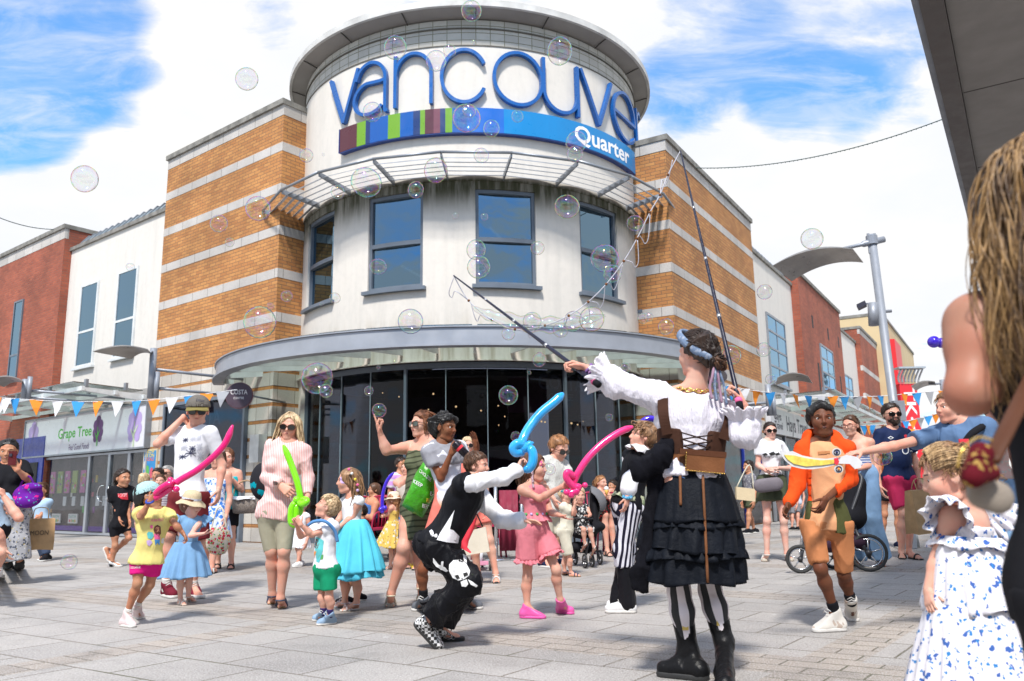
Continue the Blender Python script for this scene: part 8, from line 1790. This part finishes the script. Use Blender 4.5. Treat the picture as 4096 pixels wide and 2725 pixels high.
JO=C_('jacket_orange',(.74,.075,.012),.85,.08,300,.002);JG=C_('jacket_olive',(.075,.08,.03),.9);OJ=[]
S=SDF();b=p.b
for a,k in p.tor:S.ell(a[1],np.array(a[2])+.020,a[3],k=a[4])
S.cone(p.P+p.up*.05,p.P-p.up*.10,.128,.145,k=.04,flat=(p.pf,.75))
for q_ in 'RL':
 S.cone(p.N,p.sh[q_]+p.up*.01,.046,.044,k=.025);sh_,E,W_,r_=p.arms[q_];S.cone(sh_,E,.056,.047,k=.02);S.cone(E,E+(W_-E)*.95,.045,.036,k=.02,clip=[(E+(W_-E)*.90,W_-E)]);S.cone(E+(W_-E)*.84,E+(W_-E)*.90,.040,.037,k=.004)
S.cone(p.N-p.f*.05+p.up*.02+p.r*.07,p.N-p.f*.05+p.up*.02-p.r*.07,.055,k=.04);0
S.cut(p.P-p.up*.07,-p.up);S.ell(p.N+p.up*.08+p.f*.02,(.075,.075,.08),op='s',k=.01)
for z in np.linspace(-.05,.62,22):S.cone(p.P+p.up*z*1.0+p.f*.20+p.r*.028,p.P+p.up*z+p.f*.02+p.r*.028,.090,.066,op='s',k=.01)
jk=p._mesh(S,'jacket',[JO,JG],.0075,.012,10,3)
me=jk.data;off_=np.array(p.e.location);zl=(p.P+p.up*.19)[2];co=np.zeros(len(me.vertices)*3);me.vertices.foreach_get('co',co);co=co.reshape(-1,3)+off_;nv=np.zeros(len(me.polygons)*4,dtype=np.int32);me.polygons.foreach_get('vertices',nv);cc=co[nv.reshape(-1,4)].mean(1)
xr=(cc-p.P)@p.r;fr_=(cc-p.P)@p.f;mi=((cc[:,2]<zl-.25*(xr+.1))&(np.abs(xr)<.19)&(cc[:,2]>p.P[2]-.2)&(fr_>-.05)&~((np.linalg.norm(cc-p.arms['L'][2],axis=1)<.16)&(fr_>.12))&(xr>-.16)).astype(np.int32);me.polygons.foreach_set('material_index',mi)
p.shoes(C_('trainer_white',(.72,.68,.62),spots=[(12,.3,(.52,.42,.35))]),sock=(BLC,.22));p.done()
base=gnd(2900+600*.813,1450+1030*.813);Yc=base.y;f5=lambda x,y,d_=0:at(2900+x*.813,1450+y*.813,Yc+d_)
e=empty('pushchair',(base.x,Yc,0),'black and silver pushchair behind the boy in the orange jacket','pushchair')
for x,d_,r in ((372,-.1,.15),(712,-.05,.20),(535,.3,.13)):q=f5(x,1000,d_);wheel((q.x,q.y,r),r,e,(.25,1,0),.03)
for a,b_ in (((372,985,-.1),(385,890,-.08)),((385,890,-.08),(395,780,0)),((712,965,-.05),(640,820,0)),((640,820,0),(620,740,0)),((395,900,0),(540,900,.1)),((540,900,.1),(660,870,0)),((620,740,0),(665,600,.1))):tube('frame_tube',[f5(*a),f5(*b_)],.02,M_FRB,e)
tube('frame_tube',[f5(388,800,-.05),f5(372,920,-.1)],.018,M_ALU,e)
tube('handle',smoothpts([f5(620,740,0),f5(655,640,.05),f5(672,570,.1),f5(650,545,.15),f5(610,550,.2)],6),.018,M_FRB,e)
S=SDF();S.cone(f5(450,900,.1),f5(640,880,.1),.14,.15,flat=((0,0,1),.6));V,F=S.mesh(.012);V=folds(V,F,.01,12);meshobj('basket',V,F,C_('basket_plum',(.04,.02,.035)),e,True)
S=SDF();S.cone(f5(520,780,.15),f5(600,760,.15),.2,.2,flat=((0,0,1),.7));S.cone(f5(620,760,.15),f5(640,600,.2),.15,.12,k=.05);V,F=S.mesh(.013);meshobj('seat',V,F,BLC,e,True)
DNM=C_('light_denim',(.22,.36,.56),.85,.12,300,.002)
p=Person('woman with glasses and ponytail in wide pale jeans pushing a pushchair',FC2,'fair',1.0,.95).setY(*c4_(720,1005))
p.torso((1062,655),(1110,915),-30,bust=.9,sw=.14);p.arm('L',(1172,850,-.05),(1078,880,-.2),(1045,905,-.22));p.arm('R',(1010,850,.05),(1030,900,-.12))
p.leg('L',c4_(725,770,-.05),c4_(765,960,.0),c4_(780,1008),c4_(752,1000));p.leg('R',c4_(650,780,.05),c4_(645,965,.05),c4_(640,1005),c4_(665,995));p.head(1018,562,148,-48,-2,glasses=(mat('frame_red',(.15,.03,.03),.3,0),None,.95),smile=1);p.hair('tied',HR['brown'],3,vol=.9)
p.locks([[p.q(0,-.45,.25),p.q(0,-.62,.1),p.q(0,-.68,-.4),p.q(0,-.6,-1.0)]],70,.008,HR['brown'],.022)
p.top(C_('cami_stripe',(.55,.58,.65),stripes=((0,0,1),.03,(.08,.14,.35),.5)),'camisole',sleeve=None,hem=-.02,off=.012,straps=.075,cutup=.14);p.bottom(DNM,'jeans',2.02,off=.02,flare=.075,fold=.012,waist=.11);p.shoes(M_SAND,'sandal');p.done()
p=Person('bearded man in sunglasses, navy rugby shirt and raspberry shorts in flip flops',FC2,'fair',1.08,1.28).setY(*c4_(880,965))
p.torso((1328,585),(1372,945),8,belly=1.35,sw=.165);p.arm('R',(1190,830,-.02),(1235,1000,-.1),(1255,1070,-.12));p.arm('L',(1500,830,.02),(1520,970,-.02),(1530,1050,-.05))
p.leg('R',c4_(878,745,-.12),c4_(868,930,-.02),c4_(868,978),c4_(880,955));p.leg('L',c4_(912,760,.05),c4_(905,930,.05),c4_(975,975),c4_(905,965))
p.head(1322,478,160,-2,-2,glasses=(M_LENS,M_LENS,1.05),jaw=1.15,beard=HR['dark']);p.hair('short',HR['dark'],3,vol=.8);NV2=C_('rugby_navy',(.012,.022,.07),.7)
sh=p.top(NV2,sleeve=.62,hem=.02,off=.022,fold=.010,neck=.08);p.bottom(C_('raspberry',(.50,.03,.10)),length=.82,off=.024,flare=.016,fold=.01)
decal_poly(p,sh,[(1412,630),(1425,622),(1440,632),(1436,655),(1420,650)],PRN['red']);decal_poly(p,sh,[(1292,648),(1315,636),(1338,648),(1315,660)],PRN['white']);decal_poly(p,sh,[(1302,648),(1315,641),(1328,648),(1315,655)],NV2,lift=.006);decal_text(p,sh,'O',1395,770,55,60,PRN['white'],0,bold=False);decal_text(p,sh,'2',1456,775,22,32,PRN['white'])
p.shoes(M_SANDB,'flipflop');p.done()
quick('dark trousered shopper partly hidden behind the man in navy',FC2,(1290,620),110,(1320,1470),10,'tan',('tied','dark'),(C_('rust_top',(.35,.09,.03)),.5),(BLC,.5,.03),(NAV,'trainer'),.95,Y=12.2)
q=at(2900+985*.813,1450+845*.813,8.9);paper_bag((q.x,q.y,q.z),.34,.46,.18,KRAFT,'large brown paper carrier bag beside the man in navy',.3,txt='K')
quick('woman in sunglasses and tan vest beside the repair shop',FC2,(85,868),85,(140,1318),25,'tan',('tied','brown'),(C_('tan_vest',(.5,.32,.2)),None),(C_('jeans',(.10,.2,.36)),1.95),(M_SAND,'sandal'),.97,glasses=(M_LENS,M_LENS,1.0))
quick('woman in grey patterned top and khaki shorts carrying a straw bag',FC2,(262,862),85,(285,1355),-70,'tan',('tied','dark'),(C_('grey_pattern',(.16,.16,.19),spots=[(22,.35,(.4,.4,.42))]),.7),(OLV,.6),(BLC,'trainer'),.97,stride=.14)
q=at(2850+242*.5422,1400+1055*.5422,13.2);e=empty('shoulder_bag',(q.x,q.y,q.z-.12),'straw and white shoulder bag of the woman by the blue shop pillars','bag');MB().hexa([q+Vector(v) for v in ((-.16,-.05,-.1),(.14,-.05,-.14),(.14,.05,-.14),(-.16,.05,-.1),(-.15,-.04,.1),(.15,-.04,.06),(.15,.04,.06),(-.15,.04,.1))]).build('bag_body',mat('straw',(.58,.47,.30),.8,.15,120,bmp=.6,bs=300),e);tube('strap',smoothpts([q+Vector((-.13,0,.1)),q+Vector((.1,0,.45)),q+Vector((.14,0,.06))],5),.01,CRM,e)
for x,k_,lab,tp_ in ((585,0,'small child in pale clothes walking behind the boy in orange',(.5,.48,.45)),(625,1,'taller child in grey shorts walking behind the boy in orange',(.45,.5,.6))):quick(lab,FC2,(x,985-25*k_),60,(x+5,1330),-60,'fair',('bob','blond'),(C_('kid_%d'%k_,tp_),.5),(C_('grey_trousers',(.2,.2,.22)),.7),(BLC,'trainer'),.66+.05*k_)
q_=gnd(2900+925*.813,1450+910*.813);e=empty('bollard',q_,'grey metal bollard behind the man in navy','bollard');MB().tube([(q_.x,q_.y,0),(q_.x,q_.y,.3)],[.10,.075],14).build('post',mat('galvanised',(.45,.47,.48),.4,.1,metal=.6),e,True)
quick('person in a floral blouse far behind on the right edge',FK4,(1310,235),75,(1420,985),0,'fair',('bob','brown'),(C_('floral_blouse',(.6,.4,.35),spots=[(26,.35,(.5,.5,.45))]),.6),(DNM,1.95),(C_('shoe_white',(.7,.7,.7)),'trainer'),1.0)
k4=FK4
p=Person('child in slate blue T-shirt reaching a bare arm to the left with a cardboard sword',FK4,'fair',.95,.9,Y=4.9);p.Y=4.9
p.torso((1150,300),(1230,640),-50,sw=.15);p.arm('R',(830,412,-.02),(672,440,-.06),(590,452,-.08),n=(0,.2,-1),thumb=(0,-1,.3),curl=.35,hs=.75,r=.92);p.arm('L',(1290,520,-.1),(1240,620,-.2))
Yp=4.9
for sd_,dx in (('R',-.10),('L',.10)):
 h=Vector(p.P)+Vector((dx,0,0));g0=Vector((h.x+.1,h.y,0));f=Vector(p.pf);t_=g0+f*.15;kk_=(h+g0)/2;an=g0+UP*.08;p.leg(sd_,(*tocrop(p,kk_),kk_.y-p.Y),(*tocrop(p,an),an.y-p.Y),tocrop(p,t_),tocrop(p,t_-f*.24))
p.head(1105,225,150,-78,0,nose=.9);p.hair('short',HR['lbrown'],2,vol=1.2);p.top(C_('slate_blue',(.10,.17,.30)),sleeve=.55,hem=.04,off=.03,fold=.012);p.bottom(DNM,'jeans',1.95,off=.02,flare=.03);p.shoes(C_('shoe_white',(.7,.7,.7)))
tube('bag_strap',smoothpts([p.at(1268,315,-.16),p.at(1215,350,-.2),p.at(1170,410,-.18)],6),.020,BLC,p.e,6);MB().box(p.at(1176,400,-.22),.055,.01,.055).build('strap_badge',PRN['red'],p.e);p.done()
CB=mat('cardboard_white',(.62,.62,.64),.8,.08,12);CY=mat('felt_pen_yellow',(.75,.58,.10),.9,.25,30)
e=empty('cardboard_sword',at(2900+560*.813,1450+480*.813,4.75),'home made cardboard cutlass coloured yellow with button decorations','toy sword')
def plate(pts,Yd,m,name,th=.006,par=None,fr=FK4):
 n=len(pts);V=[at(fr[0]+x*fr[2],fr[1]+y*fr[2],Yd) for x,y in pts];V+=[v+Vector((0,th,0)) for v in V];return meshobj(name,V,[tuple(range(n-1,-1,-1)),tuple(range(n,2*n))]+[(k,(k+1)%n,n+(k+1)%n,n+k) for k in range(n)],m,par)
plate([(272,432),(300,440),(332,436),(380,458),(440,470),(500,474),(552,466),(558,500),(500,516),(430,526),(380,524),(330,512),(295,482),(276,455)],4.72,CB,'blade',par=e);plate([(292,455),(340,458),(400,472),(470,482),(545,478),(548,496),(480,506),(400,512),(340,500),(308,478)],4.714,CY,'blade_colour',.004,par=e)
plate([(555,470),(600,455),(650,465),(675,490),(668,518),(640,525),(615,500),(560,498)],4.73,CB,'grip',par=e)
for x,y in ((550,442),(560,525)):
 plate([(x+22*math.cos(a),y+20*math.sin(a)) for a in np.linspace(0,6.283,20,endpoint=False)],4.715,CB,'guard_disc',par=e);tube('guard_ring',[at(2900+(x+14*math.cos(a))*.813,1450+(y+13*math.sin(a))*.813,4.712) for a in np.linspace(0,6.283,16,endpoint=False)],.003,BLK,e,5,True,True);V,F=sphere_vf(at(2900+x*.813,1450+y*.813,4.71),.008,8,5);MB().add(V,F).build('button',PRN['navy'] if y<480 else PRN['orange'],e,True)
plate([(538,472),(556,470),(562,490),(552,505),(538,498)],4.71,PRN['red'],'guard_centre',par=e)
FLD=C_('white_blue_floral',(.72,.70,.74),spots=[(27,.27,(.05,.12,.38)),(44,.24,(.03,.20,.50))])
p=Person('toddler with fair hair in white dress with blue flowers seen from behind at the right',FK4,'fair',.60,1.1,Y=2.75);p.Y=2.75
p.torso((1190,705),(1210,1090),-150,sw=.15);p.arm('L',(1050,960,.0),(1000,1125,-.02),(1010,1215,-.06),hs=.55,n=(1,.3,0),thumb=(0,-1,0),curl=.4,r=1.15);p.arm('R',(1360,960,.1),(1380,1120,.08),hs=.55)
for sd_,dx in (('L',-.06),('R',.06)):
 h=Vector(p.P)+Vector((dx,0,0));g0=Vector((h.x,h.y,0));f=Vector(p.pf);t_=g0+f*.1;kk_=(h+g0)/2;an=g0+UP*.05;p.leg(sd_,(*tocrop(p,kk_),kk_.y-p.Y),(*tocrop(p,an),an.y-p.Y),tocrop(p,t_),tocrop(p,t_-f*.15))
p.head(1105,562,282,-112,-14,cheeks=1.2,nose=.7);p.hair('short',HR['lbrown'],2,vol=.9)
G=[]
for a in np.linspace(-1.5,1.5,11):x,z=math.sin(a)*.36,math.cos(a)*.40+.14;G.append([p.q(x*.9,.22,z-.02),p.q(x*1.1,-.05,z+.02),p.q(x*.95,-.36,z*.55+.05),p.q(x*.3,-.50,.02+z*.1)])
p.locks(G,900,.0018,hairmat('hair_golden',(.30,.17,.08),(.62,.42,.22)),.006,3,wave=.008,steps=14);p.locks([[p.q(0,-.48,.05),p.q(.03,-.58,-.05),p.q(0,-.55,-.22),p.q(.05,-.50,-.4)]],60,.003,HR['lbrown'],.02,3,wave=.02)
sh=p.top(FLD,'dress_top',sleeve=None,hem=-.03,off=.014,cutup=.115,straps=.115,fold=.006);sk=p.skirt(FLD,p.N-p.up*.12,p.at(1245,1200,0),.125,.185,'skirt_tier',17,.045,rows=20,curve=.8);p.skirt(FLD,A3(p.at(1240,1185,0)),A3(p.at(1270,1640,0)),.185,.245,'skirt_tier',23,.05,rows=20,curve=.8)
for sd_,q_ in (('L',-1),('R',1)):p.skirt(FLD,p.sh[sd_]+p.up*.035-p.r*q_*.02,p.sh[sd_]-p.up*.02+p.r*q_*.055-p.f*.02,.035,.088,'ruffle',11,.13,rows=8)
p.skirt(FLD,p.N-p.up*.10,p.N-p.up*.135,.118,.140,'ruffle',21,.05,rows=6);p.done()
FR0=(0,0,1.0)
SK['shade']=skinmat('skin_warm_tan',(.36,.18,.12));p=Person('long haired woman in black top cropped by the right edge with her bare arm raised',FR0,'shade',1.0,1.15,Y=1.42);p.Y=1.42  # skin colour darkened to carry the shade of the canopy overhead
p.torso((4270,1120),(4520,2350),158,sw=.155);p.arm('L',(3880,1570,.02),(4110,1330,.20),(4180,1200,.25),r=1.12);p.arm('R',(4560,1700,.0),(4500,2000,-.1))
for sd_,dx in (('L',-.1),('R',.1)):
 h=Vector(p.P)+Vector((dx,0,0));g0=Vector((h.x,h.y,0));f=Vector(p.pf);t_=g0+f*.15;kk_=(h+g0)/2;an=g0+UP*.08;p.leg(sd_,(*tocrop(p,kk_),kk_.y-p.Y),(*tocrop(p,an),an.y-p.Y),tocrop(p,t_),tocrop(p,t_-f*.24))
p.head(4190,850,540,-160,0,glasses=(M_LENS,M_LENS,1.1));HBL=hairmat('hair_highlighted',(.10,.05,.024),(.42,.25,.10),.8);HDK=hairmat('hair_roots',(.05,.025,.014),(.16,.09,.05));p.hair('long',HDK,3,vol=1.2,back=-.5)
G=[]
for a in np.linspace(-.75,math.pi+.3,15):x,y_=-math.cos(a)*.40,-.08-math.sin(a)*.46;G.append([p.q(x*.15,-.02,.57),p.q(x*.82,y_*.8,.36),p.q(x*1.12,y_*1.05,-.15),p.q(x*1.30,y_*1.15,-.75),p.q(x*1.22,y_*1.12-.05,-1.5)])
p.locks(G,700,.0030,HDK,.012,3,wave=.010,steps=26,wf=9,name='hair_lock');p.locks(G,1400,.0025,HBL,.018,5,wave=.026,steps=28,wf=9,name='hair_lock')
p.top(BLC,'vest_top',sleeve=None,hem=.05,off=.016,straps=.11,cutup=.16);p.bottom(BLC,'trousers',1.95,off=.02,flare=.03);p.shoes(BLC);p.done()
MB().tube(smoothpts([p.at(4180,1400,-.06),p.at(4060,1650,-.2),p.at(3960,1850,-.25)],6),.014,8,flat=.3).build('bag_strap',C_('leather_dark',(.09,.035,.018),.45),p.e,True)
e=empty('shoulder_bag',p.at(3930,2020,-.25),'maroon and gold embroidered bag hanging at the right edge','bag');S=SDF();S.cone(p.at(3885,1905,-.28),p.at(3925,1815,-.26),.013,.017,k=.01);S.cone(p.at(3895,1915,-.28),p.at(3965,1890,-.26),.012,k=.01);V,F=S.mesh(.004);meshobj('embroidered_panel',V,F,C_('bag_maroon',(.10,.006,.012),spots=[(70,.3,(.35,.22,.06))]),e,True)
tube('trim',smoothpts([p.at(3830,1870,-.31),p.at(3850,1800,-.31),p.at(3910,1750,-.3),p.at(3970,1760,-.3)],5),.0018,GLD,e);S=SDF();S.cone(p.at(3925,1975,-.24),p.at(3990,1990,-.24),.022,.024,k=.01,flat=((0,1,0),.5));V,F=S.mesh(.004);meshobj('bag_body',V,F,C_('bag_beige',(.28,.24,.20)),e,True)
V,F=sphere_vf(at(3735,1368,4.6),.035,14,9);o_=MB().add(V,F).add(*sphere_vf(at(3765,1372,4.6),.03,12,8)).build('balloon',B_PUR,None,True);tag(o_,'dark blue balloon tip poking out behind the bare arm','balloon')
m=bpy.data.materials.new('soap_film');m.use_nodes=True;t=NT(m.node_tree);t.n.remove(t.n['Principled BSDF'])
lw=t.add('ShaderNodeLayerWeight');lw.inputs[0].default_value=.5;g=t.add('ShaderNodeTexCoord').outputs['Object']
oi=t.add('ShaderNodeObjectInfo');ph=t.math('ADD',t.math('MULTIPLY',t.noise(t.mapping(g,(1,1,1.6)),1.6,3,.5,1.0),2.2),t.math('ADD',oi.outputs['Random'],t.math('MULTIPLY',lw.outputs['Facing'],1.3)))
hs_=t.add('ShaderNodeCombineColor',mode='HSV');t.l.new(t.math('FRACT',ph),hs_.inputs[0]);hs_.inputs[1].default_value=.85;hs_.inputs[2].default_value=1.0
fr=t.ramp(lw.outputs['Facing'],.45,.95,.13,.95);fr2=t.math('MULTIPLY',fr,t.ramp(t.noise(g,5,2),.3,.7,.55,1.1),clamp=True)
gl=t.add('ShaderNodeBsdfGlossy');gl.inputs['Roughness'].default_value=.03;t.l.new(hs_.outputs[0],gl.inputs['Color'])
gw=t.add('ShaderNodeBsdfGlossy');gw.inputs['Roughness'].default_value=.01;gw.inputs['Color'].default_value=(1,1,1,1);mg=t.add('ShaderNodeMixShader');mg.inputs[0].default_value=.22;t.l.new(gl.outputs[0],mg.inputs[1]);t.l.new(gw.outputs[0],mg.inputs[2])
tr=t.add('ShaderNodeBsdfTransparent');h2=t.add('ShaderNodeCombineColor',mode='HSV');t.l.new(t.math('FRACT',t.math('ADD',ph,.45)),h2.inputs[0]);h2.inputs[1].default_value=.75;h2.inputs[2].default_value=.75;t.l.new(t.mix(t.ramp(lw.outputs['Facing'],.70,.98,.03,.9),(1,1,1),h2.outputs[0]),tr.inputs[0]);mx=t.add('ShaderNodeMixShader');t.l.new(fr2,mx.inputs[0]);t.l.new(tr.outputs[0],mx.inputs[1]);t.l.new(mg.outputs[0],mx.inputs[2]);t.l.new(mx.outputs[0],t.n['Material Output'].inputs[0]);SOAP=m
BUB=[(1085,25,26),(910,110,29),(1004,140,26),(1035,117,16),(1288,118,33),(857,258,24),(1074,272,35),(1080,255,17),(1131,296,21),(1191,268,15),(568,182,28),(195,412,32),(705,358,17),(1326,328,27),(1323,355,20),(1003,392,30),(843,420,37),(1108,358,19),(777,442,17),(957,437,20),(594,480,30),(504,515,21),(529,558,11),(1305,476,30),(1462,514,20),(1115,499,9),(1048,497,8),(870,614,20),(1096,575,24),(1102,615,28),(1237,571,17),(1392,595,34),(1410,630,22),(1409,578,8),(771,686,13),(660,682,14),(598,742,38),(623,705,9),(945,740,30),(1533,752,19),(1480,733,13),(1493,730,11),(1869,550,26),(1760,672,18),(1758,805,17),(1683,817,23),(1241,828,17),(1438,848,13),(730,871,37),(750,900,16),(849,900,11),(871,846,5),(873,945,17),(1170,910,23),(1187,1005,12),(1402,961,9),(1773,873,12),(1218,858,5),(1170,768,16),(159,1294,17),(1265,1080,14),(1362,735,30),(1225,740,22),(1290,760,18),(1648,895,20),(2030,1050,22),(1320,740,24),(744,356,4),(907,832,4),(1091,97,6),(300,615,10),(740,700,5)]
rb=random.Random(11);bc=None
POS=('upper left sky','upper right sky','tower lettering','louvre canopy','left brick block','upper windows','cafe glass','right street','crowd')
def where(x,y):
 if y>1000:return 'above the crowd'
 if x<390 and y<600:return 'against the left sky'
 if x<690:return 'in front of the left brick block'
 if x>1500:return 'over the right street'
 if y<95:return 'by the tower roof ring'
 if y<230:return 'in front of the blue tower letters'
 if y<345:return 'over the coloured sign band'
 if y<440:return 'by the louvre canopy'
 if y<700:return 'in front of the upper tower windows'
 if y<800:return 'near the curved canopy and string net'
 return 'against the dark cafe glass'
SZ=lambda r:'very large' if r>=33 else 'large' if r>=26 else 'medium' if r>=19 else 'small' if r>=12 else 'tiny'
used={}
V,F=sphere_vf((0,0,0),1,40,24);bm_=bpy.data.meshes.new('soap_bubble');bm_.from_pydata([tuple(v) for v in V],[],F);bm_.materials.append(SOAP);bm_.polygons.foreach_set('use_smooth',[True]*len(bm_.polygons));bm_.update()
for x,y,r in BUB:
 Yb=(4.2+3.6*rb.random()) if r>12 else 6+3*rb.random();q=at(x*O,y*O,Yb);rad=r*O/FL*Yb*.99;side='left' if x<1000 else 'centre' if x<1250 else 'right'
 key=f'{SZ(r)} soap bubble {where(x, y)}';k=used.get(key,0);used[key]=k+1
 lab=key+('' if k==0 else f', {("further right", "lower", "next to a bigger one", "the lowest", "the rightmost", "slightly higher", "half overlapped", "beside the net")[min(k - 1, 7)]}')
 o=bpy.data.objects.new('soap_bubble',bm_);COL.objects.link(o);o.location=q;w=1+rb.uniform(-.05,.05);o.scale=(rad*w,rad,rad/w);o.rotation_euler=(rb.random(),rb.random()*.5,rb.random());tag(o,lab,'bubble','soap bubbles drifting over the square')
Q=smoothpts([at(x,y,5.25) for x,y in ((1895,1232),(1960,1262),(2080,1290),(2200,1300),(2320,1285),(2420,1262))],8);n=len(Q)
MB().tube(Q,[.01+.045*math.sin(math.pi*i/(n-1))*(1+.25*math.sin(i*1.1)) for i in range(n)],20).build('soap_film',SOAP,None,True);o=bpy.data.objects['soap_film'];tag(o,'long stretched soap film trailing under the string net','soap film')
